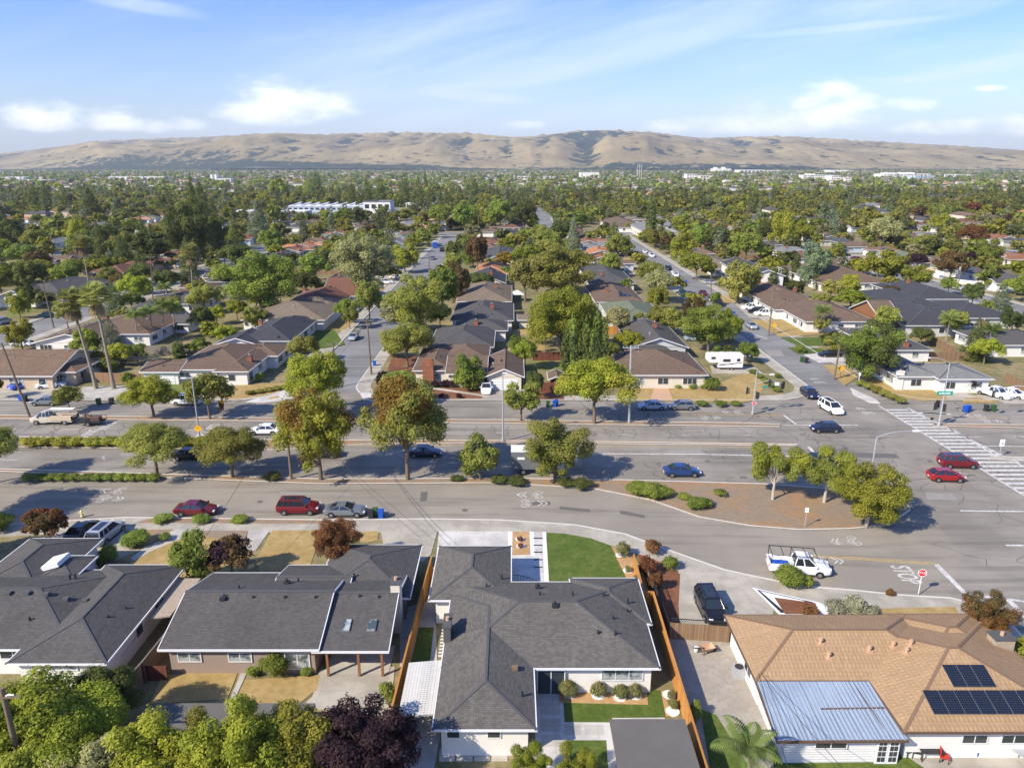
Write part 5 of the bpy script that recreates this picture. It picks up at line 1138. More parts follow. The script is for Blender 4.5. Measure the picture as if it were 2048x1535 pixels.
# palms -----------------------------------------------------------------
leafmat('leaf_skirt', (.40, .31, .18), (.62, .50, .30))
def fan_mesh(rad, n, skirt, seed, drop=0.2):
    rn_ = random.Random(seed); mb = MB(); rad *= 1.12
    for k in range(n):
        a = k*2.399963; e_ = R(80-105*(k/n))+rn_.uniform(-.1, .1); L = rad*rn_.uniform(.85, 1.1)
        d = Vector((math.cos(a)*math.cos(e_), math.sin(a)*math.cos(e_), math.sin(e_))); s = d.cross(Vector((0,0,1))).normalized(); u = s.cross(d)
        st = d*L*.48; mb.bar((0,0,0), st, .05)
        for j in range(-6, 7):
            t_ = j*.2; dd = (d*math.cos(t_)+s*math.sin(t_)).normalized(); tip = st+dd*L*.55-Vector((0,0,L*drop*.5*rn_.random())); m_ = st+dd*L*.3
            w_ = s*math.cos(t_)-d*math.sin(t_); q = w_*.13; mb.face([st, m_-q, tip, m_+q], 0)
    for k in range(skirt):
        a = k*2.4; L = rad*rn_.uniform(.5, .85); z0 = -rn_.uniform(.1, rad*.55); d = Vector((math.cos(a)*.5, math.sin(a)*.5, -1)).normalized(); s = Vector((-math.sin(a), math.cos(a), 0))
        p = Vector((math.cos(a)*.2, math.sin(a)*.2, z0))
        for j in range(-2, 3): tip = p+(d+s*j*.2).normalized()*L; mb.face([p, (p+tip)/2-s*.12, tip, (p+tip)/2+s*.12], 1)
    return mb.mesh('fronds', ['leaf_palm', 'leaf_skirt'])
leafmat('leaf_palm', (.40, .40, .12), (.62, .58, .25)); leafmat('leaf_queen', (.24, .29, .08), (.42, .46, .15), .55)
def feather_mesh(rad, n, seed):
    rn_ = random.Random(seed); mb = MB()
    for k in range(n):
        a = k*2.399963+rn_.uniform(-.2, .2); e_ = R(78-70*(k/n)); L = rad*rn_.uniform(.85, 1.1); p = Vector((0,0,0)); prev = p; N = 11
        for i in range(N):
            t_ = (i+1)/N; ee = e_-t_*t_*1.9; d = Vector((math.cos(a)*math.cos(ee), math.sin(a)*math.cos(ee), math.sin(ee))); q = prev+d*L/N; s = Vector((-math.sin(a), math.cos(a), 0))
            mb.bar(prev, q, .04); wl = L*.30*math.sin(math.pi*min(1, .15+t_*.8))
            for sd_ in (-1, 1):
                for h_ in (0, .5):
                    o = prev+(q-prev)*h_; tip = o+s*sd_*wl+d*wl*.35-Vector((0,0,wl*.55)); mb.face([o, (o+tip)/2+d*.06+Vector((0,0,.04)), tip, (o+tip)/2-d*.06])
            prev = q
    return mb.mesh('fronds', 'leaf_queen')
def palm(label, base, topc, rad, kind='fan', r=.28, seed=1):
    x, y = G(*base); h = hfor(y, topc[1]); X, Y_, d = toimg(x, y, h); dxm = (topc[0]-X)*d/FPX
    t_ = thing('palm_tree', label, 'palm tree', (x, y, .1)); mb = MB()
    pts = [(dxm*(k/6)**1.15, 0, h*k/6) for k in range(7)]; mb.tube(pts, [r*1.5]+[r*(1.05-.06*k) for k in range(1, 7)], 9); mb.build('trunk', 'palm_bark', t_, True)
    f = link('fronds', fan_mesh(rad, 54, 85, seed) if kind == 'fan' else feather_mesh(rad, 18 if rad > 3 else 12, seed), t_); f.location = pts[-1]
palm('leftmost of the two tall fan palms, leaning left, shaggy crown', (193,778), (143,606), 2.6, seed=1); palm('right one of the two tall fan palms, slightly taller trunk', (228,778), (190,597), 2.7, seed=2)
palm('thin fan palm far behind the palm pair', (184,606), (164,489), 2.6, r=.22, seed=3); palm('thin fan palm beside the left cross street, crown before dark conifers', (388,604), (380,506), 2.7, r=.22, seed=4)
for l, b_, c in (('leftmost feathery palm of the row near the brown roof',(277,690),(270,632)),('second feathery palm of the row',(308,684),(300,626)),('third and taller feathery palm of the row',(327,678),(326,612)),('rightmost feathery palm of the row, narrow crown',(350,672),(346,616)),('broad feathery palm behind the row',(330,622),(328,577)),
    ('feathery palm left of the big round tree on the right street',(1636,668),(1646,624)),('feathery palm behind the brown fence on the right',(1892,682),(1900,640)),('feathery palm by the right edge, wide drooping crown',(1972,702),(1984,660))): palm(l, b_, c, 3.2, 'feather', .16, len(l))
palm('low feathery palm at the bottom edge beside the tile roofed house', (1500,1580), (1498,1502), 2.7, 'feather', .16, 9)
# clipped and loose bushes ------------------------------------------------
def bushes(items, col, labs, cat='bush', group=None, kind='bush'):
    for i, (bx, by, w_, top) in enumerate(items): tp(bx, by, w_, top, kind, col, labs[i] if isinstance(labs, list) else labs, cat=cat, group=group)
bushes([(327,1045,42,1029),(403,1046,40,1031),(481,1046,40,1031)], 'green', ['leftmost of three clipped oval bushes on the kerb strip','middle clipped oval bush in front of the red sedan','rightmost of the three clipped oval bushes by the kerb'], group='clipped oval bushes on the kerb strip')
HG = [(62+i*31, 893-(i % 2), 42, 873) for i in range(12)]
bushes(HG, 'yellow', 'yellow-green hedge bush in the row along the avenue median', group='hedge bushes along the median')
bushes([(60+i*22, 961, 30, 947) for i in range(5)]+[(175+i*22, 961, 30, 947) for i in range(7)], 'green', 'low dark green bush in the row under the near strip trees', group='low bushes in the near strip')
bushes([(545,960,40,945),(915,962,32,952),(1000,967,40,950),(1035,970,40,953),(1130,972,40,956),(1165,976,46,958)], 'dark', 'low dark spreading juniper under the near strip trees', group='junipers in the near strip')
bushes([(1275,990,52,962),(1300,994,56,964),(1325,994,46,972),(1368,1000,30,986),(1394,1018,48,994),(1412,1014,30,996),(1440,992,28,978)], 'green', ['left lobe of the big juniper on the island','middle of the big juniper on the island','right trailing end of the big juniper on the island','small juniper right of the big one on the island','dark juniper near the island kerb','little juniper touching the kerbside one','lone small scrub bush on the island'])
bushes([(1576,1172,66,1128),(1614,1176,28,1150)], 'green', ['green bush hiding the pickup truck side','small bush right of the one hiding the pickup'])
bushes([(1675,1250,60,1195),(1705,1252,64,1186),(1735,1256,50,1205)], 'white', ['left part of white flowering oleander by the tile roof','tallest middle white flowering oleander','right end white flowering oleander'])
bushes([(1618,1240,40,1212),(1305,1108,36,1078),(1294,1150,40,1112),(1310,1182,34,1140),(1780,1192,18,1178),(1775,1192,10,1182)], 'autumn', ['low reddish bush left of the oleander','round rust-red bush alone on the verge','loose bush outside the upper orange fence','loose bush beside the orange fence corner','small bush behind the stop sign post','tiny bush by the verge'])
bushes([(1135,1392,44,1358),(1196,1396,34,1362),(1240,1399,34,1368),(1270,1396,30,1366),(1345,1420,22,1396),(1244,1115,34,1082),(1256,1145,16,1132),(1275,1170,22,1150),(1342,1400,18,1380)], 'rose', ['pink rose bush nearest the white house door','second rose bush along the white wall','third rose bush along the white wall','rightmost rose bush along the white wall','small rose by the orange fence','rose bush at the lawn corner by the pavement','tiny rose in the gold gravel','rose bush at the orange fence end','pale small rose by the fence'])
bushes([(552,1352,62,1302),(508,1352,34,1332),(613,1352,26,1334),(220,1124,46,1090),(275,1092,58,1060),(330,1082,26,1066),(776,1410,34,1358),(1390,1440,30,1400),(205,1130,30,1110),(5,1062,50,1024),(1340,1140,36,1112)], 'green', ['round green bush against the taupe house','low grassy clump beside the round bush','grey-green low clump by the porch','clipped pale bush on the narrow driveway','loose bush right of the silver suv','ground cover clump in the front bed','narrow bush inside the left orange fence','orange leaved bush outside the right fence','dark bush between the driveway and the house','dark bush at the left edge by the kerb','bush behind the fence end near the driveway'])
bushes([(257,770,32,742),(1424,782,36,752),(1379,762,12,738),(1355,777,18,768),(1385,778,18,768),(1405,778,16,769),(1403,812,30,801),(1440,812,30,801),(1472,812,26,802),(480,768,14,748),(500,766,16,750),(520,764,18,742),(1555,757,16,744)], 'green', ['dark clipped ball bush by the wooden fence','lime clipped mushroom shaped bush at the beige house','little lollipop bush by the red brick steps','low hedge bush left under the beige house window','low hedge bush middle under the beige house window','low hedge bush right under the beige house window','leftmost square hedge by the far kerb','middle square hedge by the far kerb','rightmost square hedge by the far kerb','small clipped bush at the white corner house','yellow clipped bush at the white corner house','dark bush at the white corner house','flower bush beside the corner signal'])
bushes([(1506+i*12, 748+i*9, 20, 738+i*9) for i in range(5)], 'green', 'low hedge bush lining the dry lawn beside the right street', group='hedge along the dry lawn')
bushes([(1720+i*16, 772+i*7, 24, 758+i*7) for i in range(6)], 'olive', 'agapanthus clump edging the corner lawn by the crosswalk', group='clumps edging the corner lawn')
bushes([(1933,782,46,752),(870,775,22,762),(888,775,20,760),(905,772,40,757),(940,775,26,764),(760,790,20,770),(918,798,14,785),(883,796,12,786)], 'plum', ['deep red-leaved round bush beside the carport','red flowering bush near the brick chimney','dark bush near the brick chimney','clipped dark hedge under the cream wall','small bush by the white garage','small plum bush at the corner bed','pink rose in the mulch bed','small shrub in the mulch bed'])
bushes([(500+i*18, 790-i*3, 22, 780-i*3) for i in range(5)], 'olive', 'low clump bordering the curved pavement at the left corner', group='clumps at the left corner')
# fill: gardens and street trees of every block
rn = random.Random(23); CAND = []
ATR = [(t_[1], t_[2], t_[3]) for t_ in TREES]
def free(x, y, r, tight=False):
    for a, b_ in colsat(y):
        if a-1.5-r*.25 < x < b_+1.5+r*.25: return False
    if not any(ya_+1 < y < yb_ for ya_, yb_ in rows) : return False
    if SCHOOL[0]+10 < x < SCHOOL[2]-5 and SCHOOL[1]+12 < y < SCHOOL[3]: return False
    for a, b_, c in HB:
        if abs(x-a) < c*.8+r*.4 and abs(y-b_) < c*.72+r*.4: return False
    for a, b_, c in ATR:
        if (x-a)**2+(y-b_)**2 < (c*.42+r*.5)**2: return False
    return True
PAL = ['green','olive','olive','green','yellow','dark','green','bright','grey','greygold','olive','bright','brownish','olive','yellow','green','dark','olive','yellow','bright','olive','green','olive','green','dark','yellow','green','olive','bright','green','dark']
def species(rn, y):
    u = rn.random()
    if u < (.04 if y < 420 else .09): return ('redwood', rn.choice(('dark', 'dark', 'blue')), rn.uniform(6, 9), rn.uniform(12, 20))
    if u < (.06 if y < 420 else .11): return ('conifer', rn.choice(('blue', 'dark')), rn.uniform(5, 8), rn.uniform(8, 13))
    if u < .13 and u > .11: return ('cypress', 'dark', rn.uniform(1.6, 2.6), rn.uniform(6, 11))
    k = rn.choice(('round','round','full','oval','full','round','vase','round')); w_ = rn.uniform(4.5, 10)*(1 if rn.random() < .8 else 1.35); return (k, rn.choice(PAL), w_, w_*rn.uniform(.65, .95))
for (y0, y1, dens) in ((138, 260, 90.), (260, 420, 60.), (434, 560, 60.), (690, 980, 74.), (560, 690, 85.)):
    n = int((y1-y0)*(y0+y1)*.80/dens)
    for k in range(n):
        y = math.sqrt(rn.uniform(y0*y0, y1*y1)); x = rn.uniform(-.80, .80)*y; kd, col, w_, h = species(rn, y)
        if y0 == 560 or y0 == 690:
            if inschool(x, y) : continue
            if y < 690 and any(a-.5 < x < b_+.5 for a, b_ in colsat(y)): continue
            CAND.append((x, y, kd, col, w_, h)); continue
        if y < 200: w_ = min(w_, 6.5); h = min(h, 7) if kd not in ('redwood', 'conifer') else min(h, 9)
        if free(x, y, w_*.5): CAND.append((x, y, kd, col, w_, h)); ATR.append((x, y, w_*.7))
CAND.sort(key=lambda c: c[1]/(c[4]*c[5])**.5)
NB = len([t_ for t_ in TREES if t_[5] != 'bush'])
NI = 300-NB-15
for (x, y, kd, col, w_, h) in CAND[:NI]: plant(x, y, w_, h, kd, col)
REST = CAND[NI:]
# far wood: everything else as one mass
rg = np.random.default_rng(9)
def mass(name, items, n, size, label):
    mats = sorted(set(c[3] for c in items)); Vs, Ms, Ts = [], [], []
    pc = {}
    for (x, y, kd, col, w_, h) in items:
        s = int(rg.integers(0, 3)); key = (kd, s)
        if key not in pc: V, F, tone, _ = crown(kd, n, size*(.8 if kd in ('redwood','conifer') else 1), 100+s); pc[key] = (V, tone)
        V, tone = pc[key]; a = rg.uniform(0, 6.28); ca, sa = math.cos(a), math.sin(a)
        W = np.empty_like(V); W[:, 0] = (V[:, 0]*ca-V[:, 1]*sa)*w_+x; W[:, 1] = (V[:, 0]*sa+V[:, 1]*ca)*w_+y; W[:, 2] = V[:, 2]*h
        Vs.append(W); Ms.append(np.full(len(tone), mats.index(col))); Ts.append(np.clip(tone+rg.uniform(-.08, .38), 0, 1))
    V = np.concatenate(Vs); me = np_mesh2(name, V, ['leaf_'+m_ for m_ in mats], np.concatenate(Ms), np.concatenate(Ts))
    o = link(name, me); o['kind'] = 'stuff'; o['label'] = label; o['category'] = 'trees'
def np_mesh2(name, V, mats, mi, tone):
    me = bpy.data.meshes.new(name); n = len(V)//4
    me.vertices.add(len(V)); me.vertices.foreach_set('co', V.astype('f').ravel()); me.loops.add(4*n); me.loops.foreach_set('vertex_index', np.arange(4*n, dtype='i'))
    me.polygons.add(n); me.polygons.foreach_set('loop_start', np.arange(0, 4*n, 4, dtype='i')); me.polygons.foreach_set('loop_total', np.full(n, 4, 'i')); me.polygons.foreach_set('material_index', mi.astype('i'))
    for m_ in mats: me.materials.append(MAT[m_])
    a = me.attributes.new('tone', 'FLOAT', 'FACE'); a.data.foreach_set('value', tone.astype('f')); me.update(calc_edges=True); return me
mass('tree_canopy', REST, 260, .112, 'tree canopy filling the gardens beyond the nearer blocks')
far = []
y = 975.
while y < 5600:
    n = int(1.62*y/(13+.004*y)*.34)
    for k in range(n):
        x = rg.uniform(-.80, .80)*y; u = rg.random(); big = 1+.15*(y > 2000)
        if u < (.10 if y < 1800 else .34): far.append((x, y+rg.uniform(-12, 12), 'redwood', rn.choice(('dark', 'dark', 'blue')), rg.uniform(6, 11)*big, rg.uniform(12, 24)*(.95 if y < 3500 else .8)))
        else: w_ = rg.uniform(7, 13)*big; far.append((x, y+rg.uniform(-12, 12), rn.choice(('round', 'round', 'oval')), rn.choice(PAL+['dark', 'green', 'dark']), w_, w_*rg.uniform(.6, .95)))
    y *= 1.0155
mass('distant_wood', far, 80, .17, 'distant band of trees across the valley floor below the hills')
# ------------------------------------------------------------------ vehicles (x forward, wheels on z=0)
VK = dict(  # L, W, H, hood z, belt z, tail z, cabin base x0,x1, cabin top x0,x1
 sedan=(4.7,1.82,1.45,.86,.95,1.0,-1.75,1.15,-.95,.25), coupe=(4.75,1.87,1.38,.88,.95,1.0,-1.8,.95,-.85,.05), hatch=(4.3,1.78,1.5,.9,1.0,1.05,-2.0,1.15,-1.35,.3),
 suv=(4.8,1.92,1.76,1.05,1.12,1.15,-2.3,1.15,-2.0,.45), minivan=(5.1,1.96,1.76,1.0,1.1,1.1,-2.42,1.5,-2.2,.6), pickup=(5.8,2.0,1.88,1.12,1.15,1.15,-.55,1.5,-.35,.75))
def loft(mb, st, mi=0):
    """st: x, z0, z1, half width, crown"""
    rings = []
    for (x, z0, z1, w_, cr) in st:
        h = [(w_*.82,z0),(w_*.98,z0+.16),(w_*1.0,(z0+z1)*.5+.05),(w_*.97,z1-.07),(w_*.88,z1),(w_*.45,z1+cr*.8)]
        rings.append([(x,-a,z) for a, z in h]+[(x,0,z1+cr)]+[(x,a,z) for a, z in h[::-1]])
    for A, B in zip(rings, rings[1:]):
        for i in range(len(A)-1): mb.face([A[i], B[i], B[i+1], A[i+1]], mi)
        mb.face([A[-1], B[-1], B[0], A[0]], mi)
    mb.face(rings[0][::-1], mi); mb.face(rings[-1], mi)
VM = {}
def vmesh(kind, col):
    if (kind, col) in VM: return VM[(kind, col)]
    L, W_, H, hz, bz, tz, b0, b1, t0, t1 = VK[kind]; h = W_/2; x0, x1 = -L/2, L/2
    mb = MB(); pk = kind in ('pickup', 'crew'); tail = tz if kind in ('suv','hatch','minivan','pickup') else tz-.03
    st = [(x0,.42,tail-.22,h*.84,0),(x0+.06,.32,tail-.08,h*.93,0),(x0+.35,.24,tail,h*.98,.02),(b0+.4,.20,bz,h,.02),(0,.19,bz-.01,h,.02),(b1-.1,.19,bz-.02,h,.02),(b1+.15,.20,hz+.03,h*.985,.05),(x1-.55,.22,hz-.06,h*.95,.05),(x1-.18,.26,hz-.17,h*.86,.03),(x1-.02,.34,hz-.36,h*.74,0)]
    if pk: st = [(b0-.1,.3,bz,h,.02)]+[s for s in st if s[0] > b0+.2]
    loft(mb, st)
    if pk:                                                   # open bed
        mb.box(x0,-h*.98,.45,b0-.1,h*.98,.72); mb.box(x0,-h*.98,.72,b0-.1,-h*.86,bz+.03); mb.box(x0,h*.86,.72,b0-.1,h*.98,bz+.03); mb.box(x0,-h*.86,.72,x0+.1,h*.86,bz+.03)
    ht, hb = h*.70, h*.90
    mb.prism([(t0-.03,-ht),(t1+.05,-ht),(t1+.05,ht),(t0-.03,ht)], H-.07, H-.015); mb.prism([(t0+.08,-ht+.1),(t1-.08,-ht+.1),(t1-.08,ht-.1),(t0+.08,ht-.1)], H-.015, H)
    for s in (-1, 1):
        pl = [((b1,hb*s,bz),(t1,ht*s,H-.05)), ((b0,hb*s,bz),(t0,ht*s,H-.05)), (((b0+b1)/2-.1,hb*1.01*s,bz),((t0+t1)/2,ht*1.03*s,H-.05))]
        if kind in ('suv','minivan'): pl.append(((b0+.75,hb*1.01*s,bz),(t0+.7,ht*1.03*s,H-.05)))
        for p, q in pl: mb.bar(p, q, .09, .07)
        mb.box(b1-.25,s*(h+.09)-.09,bz+.0,b1-.05,s*(h+.09)+.09,bz+.16)
        for sx in (-1, 1):                                   # dark arches and sills
            cx = sx*L*.305; mb.cur = 1; P = [(cx+.41*math.cos(R(k*20)), .33+.41*math.sin(R(k*20))) for k in range(10)]; P = [(a, max(z, .22)) for a, z in P]
            f = [(a, s*(h+.006), z) for a, z in P]; mb.face(f if s < 0 else f[::-1]); mb.cur = 0
        mb.box(-L*.22,s*(h-.01)-.02,.17,L*.22,s*(h-.01)+.02,.26, mi=1)
    body = mb.mesh('body', ['car_'+col, 'rubber'], True)
    g = MB(); a, b_, c, d = b0+.02, b1-.02, t0, t1
    for s in (-1, 1):
        f = [(a,s*hb*.985,bz),(b_,s*hb*.985,bz),(d,s*ht*.99,H-.06),(c,s*ht*.99,H-.06)]; g.face(f if s < 0 else f[::-1])
    g.face([(b_,-hb*.97,bz),(b_,hb*.97,bz),(d,ht*.97,H-.06),(d,-ht*.97,H-.06)]); g.face([(a,hb*.97,bz),(a,-hb*.97,bz),(c,-ht*.97,H-.06),(c,ht*.97,H-.06)]); g.face([(a,-hb,bz),(b_,-hb,bz),(b_,hb,bz),(a,hb,bz)][::-1])
    if kind in ('suv', 'minivan'): g.box(t0+.35,-ht*.62,H+.0,t1-.25,ht*.62,H+.012)
    glass = g.mesh('window', 'car_glass')
    hl = MB(); hl.box(x1-.28,-.16,hz-.30,x1-.06,.16,hz-.16); tl = MB(); tl.box(x0-.012,-.14,tail-.32,x0+.16,.14,tail-.14)
    pl = MB(); pl.box(x0-.02,-.16,tail-.5,x0+.02,.16,tail-.36)
    VM[(kind, col)] = (body, glass, hl.mesh('headlight', 'lamp_glass'), tl.mesh('tail_light', 'tail_red'), pl.mesh('licence_plate', 'sign_white')); return VM[(kind, col)]
wm_ = MB(); wm_.tube([(0,-.11,0),(0,.11,0)], .335, 16); WHEEL = wm_.mesh('wheel', 'tyre', False)
wm_ = MB(); wm_.tube([(0,-.115,0),(0,.115,0)], .20, 12); RIM = wm_.mesh('rim', 'rim', False)
NV = 0
def car(kind, col, cx, cy, head, label, full=True, name=None, cat=None, group=None, z=.02):
    x, y = G(cx, cy, .6); L, W_, H, hz, bz = VK[kind][:5]; x1 = L/2
    t_ = thing(name or 'parked_car', label, cat or 'car', (x, y, z), R(head), group); b, g, hl, tl, pl = vmesh(kind, col)
    bo = link('body', b, t_); link('window', g, t_)
    for sx in (-1, 1):
        for s in (-1, 1): w_ = link('wheel', WHEEL, t_); w_.location = (sx*L*.305, s*(W_/2-.09), .335); link('rim', RIM, w_)
    if full:
        for s in (-1, 1): o = link('headlight', hl, t_); o.location = (0, s*W_*.33, 0); o = link('tail_light', tl, t_); o.location = (0, s*W_*.36, 0)
        link('licence_plate', pl, t_)
    return t_
for a in (('sedan','maroon',393,1017,0,'maroon sedan parked behind the middle clipped oval bush'),('suv','dark_red',598,1014,0,'dark red suv parked behind the grey coupe'),('coupe','grey',691,1019,0,'silver grey coupe parked in front of the red suv by the bins'),
 ('sedan','black',165,1060,88,'black car in the left driveway beside the silver suv'),('suv','silver',212,1065,86,'silver suv in the left driveway beside the black car'),('suv','black',1421,1213,-88,'black suv facing the camera on the wide driveway'),
 ('hatch','red',1892,951,-3,'bright red hatchback crossing the junction nearer the camera'),('suv','dark_red',1916,924,-3,'deep red suv on the crosswalk beside the bright red hatchback'),('sedan','blue',1364,941,0,'blue sedan alone on the near carriageway left of island trees'),
 ('sedan','black',1640,919,0,'black sedan partly behind the island tree at the junction'),('suv','silver',1703,953,0,'pale car hidden behind the island tree crowns'),('hatch','navy',1650,855,180,'dark rounded car driving left past the separator end'),
 ('minivan','white',1662,815,-82,'white minivan coming down the right side street'),('hatch','navy',1619,786,-86,'dark hatchback directly behind the white minivan'),('sedan','white',530,859,180,'white sedan driving left on the far carriageway'),
 ('suv','navy',645,904,0,'dark suv hidden behind the ragged yellow-green tree'),('sedan','navy',850,903,0,'navy car behind the autumn tinged tree'),('sedan','black',381,908,0,'black car between the two olive round trees'),
 ('sedan','grey',92,802,180,'grey sedan parked by the far kerb at the left'),('suv','white',374,801,0,'white suv parked behind the lime tree and light pole'),('sedan','pale_blue',1304,811,180,'pale blue sedan parked under the tall utility pole'),('hatch','grey',1363,811,180,'dark grey hatchback parked behind the pale blue sedan'),
 ('coupe','bright_blue',47,769,60,'bright blue sports car at the carport'),('sedan','white',102,769,18,'white sedan on the driveway right of the blue sports car'),('suv','black',598,701,178,'black suv on the driveway of the charcoal gabled house'),
 ('pickup','white',1988,786,-62,'white pickup truck under the corner carport'),('sedan','white',2026,787,-62,'white sedan beside the white pickup at the right edge'),('suv','white',973,777,-90,'white vehicle with dark front on the brick house driveway')):
    p_ = a[0] == 'pickup'; car(*a, name='pickup_truck' if p_ else None, cat='pickup truck' if p_ else 'car')
FC = [('sedan','silver',707,673,-90,'silver car coming down the left side street'),('sedan','silver',1488,706,-90,'silver sedan parked behind the camper trailer'),('sedan','silver',1503,651,-90,'silver sedan standing by the right street kerb below the driveway'),
 ('sedan','black',1353,647,0,'black car in the driveway left of the magnolia'),('sedan','pale_blue',1389,676,0,'pale blue car behind the magnolia trunk'),('suv','black',1373,615,-90,'upper of two black cars near the magnolia top'),('sedan','black',1386,623,-90,'lower of two black cars near the magnolia top'),
 ('suv','teal',1366,588,-90,'teal suv driving on the right street in tree shade'),('sedan','maroon',1406,586,-90,'dark maroon car parked above the black pickup'),('sedan','grey',1420,597,-90,'grey car parked between maroon car and black pickup'),('pickup','black',1436,606,-90,'black pickup parked on the right street kerb'),
 ('suv','silver',1422,565,0,'silver suv on a driveway beside the dark street tree'),('pickup','white',1504,615,180,'old white pickup at the back of the shared driveway'),('suv','black',1514,622,180,'black suv between two white pickups'),('pickup','white',1531,627,180,'front white pickup in the shared driveway'),
 ('sedan','black',1660,708,180,'black car on the pale driveway by the big round tree'),('suv','silver',1915,575,-80,'silver suv on the far right street above the maroon suv'),('suv','maroon',1939,584,-80,'maroon suv on the far right street'),('suv','black',1820,547,0,'black suv by the white garden wall'),
 ('pickup','black',1687,510,0,'black pickup on the upper part of the far right street'),('sedan','maroon',1713,516,0,'maroon car right of the black pickup'),('pickup','bright_blue',2023,508,0,'bright blue truck near the right edge'),
 ('sedan','teal',96,630,30,'dark teal car on the left cross street'),('suv','silver',6,643,90,'silver suv cut by the left edge'),('sedan','white',44,687,0,'white car by the low brown house at the left'),('sedan','black',249,597,10,'dark sedan near white pickup on the left street'),
 ('pickup','white',263,605,20,'white pickup behind the palm pair'),('sedan','white',224,620,20,'white car behind the right tall palm'),('minivan','white',92,605,0,'white van parked before the white gabled house'),('sedan','silver',290,583,10,'silver car beneath the dark round trees'),
 ('sedan','silver',338,552,20,'silver car on the left street beside the thin palm'),('suv','white',347,533,0,'white suv under the spreading cedar'),('suv','teal',427,523,0,'dark green suv by the dry lawn beyond the thin palm'),('suv','black',884,500,-90,'dark suv beside the blue portable toilet'),
 ('sedan','grey',865,516,-90,'dark car parked lower left of the portable toilet'),('sedan','white',792,554,0,'white car on a driveway above the blue cedar shade'),('suv','white',773,564,0,'white suv beside the blue cedar'),('sedan','silver',783,596,-90,'silver car on the left side street beside the round trees'),
 ('suv','white',700,619,0,'white suv on the driveway behind the small street tree'),('minivan','white',1303,511,-90,'tall white van on the right street'),('sedan','white',1289,503,-90,'white car just beyond the tall white van'),('suv','black',1337,537,-90,'black suv near the top of the right street'),
 ('sedan','white',1349,545,-90,'white sedan behind the black suv up the right street'),('sedan','white',1351,549,-90,'white car further down the right street'),('sedan','silver',2012,505,0,'silver car left of the bright blue truck')]
for a in FC: car(*a, full=False, name='pickup_truck' if a[0] == 'pickup' else None, cat='pickup truck' if a[0] == 'pickup' else 'car')
def part(mb, name, mat, par, smooth=False, **k): return mb.build(name, mat, par, smooth, **k)
# white pickup with ladder rack
t_ = car('pickup', 'white', 1597, 1132, -9, 'white pickup with a black ladder rack parked behind the green bush', name='pickup_truck', cat='pickup truck')
f = MB()
for s in (-1, 1):
    f.bar((-2.8,s*.9,2.15),(1.5,s*.9,2.15), .06)
    for x_ in (-2.75, -.65): f.bar((x_,s*.92,1.15),(x_,s*.9,2.15), .06)
    f.bar((1.5,s*.9,2.15),(1.6,s*.9,1.9), .05)
for x_ in (-2.75, -1.7, -.65, .4, 1.4): f.bar((x_,-.9,2.15),(x_,.9,2.15), .05)
part(f, 'ladder_rack', 'black_metal', t_); f = MB(); f.box(-2.6,-.6,.73,-1.0,.3,1.0); part(f, 'cargo', 'bin_blue', t_)
# beige work truck with its trailer
x, y = G(108, 838, .6); t_ = thing('work_truck', 'beige work truck with utility boxes and pipe rack on the far carriageway', 'truck', (x, y, .02), math.pi)
VK['crew'] = (6.6,2.05,1.95,1.2,1.25,1.2,.5,2.1,.75,1.45); b, g, hl, tl, pl = vmesh('crew', 'beige'); link('body', b, t_); link('window', g, t_)
for sx in (-.33, .33):
    for s in (-1, 1): w_ = link('wheel', WHEEL, t_); w_.location = (sx*6.6, s*.95, .38); w_.scale = (1.15, 1, 1.15); link('rim', RIM, w_)
f = MB(); f.box(-3.3,-1.1,.7,-.05,-.6,1.36); f.box(-3.3,.6,.7,-.05,1.1,1.36); f.box(-3.3,-.55,.6,-.1,.55,.9); bev(f.build('utility_box', 'stucco_tan', t_))
f = MB()
for s in (-1, 1):
    f.bar((-3.3,s*.8,2.2),(.3,s*.8,2.2), .06)
    for x_ in (-3.2, -1.6, .1): f.bar((x_,s*.8,1.5),(x_,s*.8,2.2), .06)
for i in range(4): f.tube([(-3.3,-.4+i*.25,2.28),(.3,-.4+i*.25,2.28)], .045, 6)
part(f, 'pipe_rack', 'galvanized', t_)
x, y = G(182, 842, .5); t_ = thing('utility_trailer', 'dark loaded equipment trailer towed behind the beige work truck', 'trailer', (x, y, .02), math.pi)
f = MB(); f.box(-1.9,-.95,.5,1.7,.95,.62); f.bar((1.7,0,.55),(2.9,0,.5), .1); 
for s in (-1, 1):
    f.bar((-1.9,s*.95,1.15),(1.7,s*.95,1.15), .06)
    for i in range(6): f.bar((-1.9+i*.72,s*.95,.6),(-1.9+i*.72,s*.95,1.15), .05)
part(f, 'frame', 'black_metal', t_)
f = MB(); f.box(-1.5,-.5,.62,-.2,.5,1.25); f.tube([(.2,-.6,.95),(1.3,-.6,.95)], .32, 10); f.tube([(.6,.2,.8),(.6,.2,1.9)], .12, 8); f.bar((-1.2,.5,.7),(.9,-.3,1.8), .1); part(f, 'equipment', 'dark_trim', t_)
for s in (-1, 1): w_ = link('wheel', WHEEL, t_); w_.location = (-.1, s*1.05, .335); link('rim', RIM, w_)
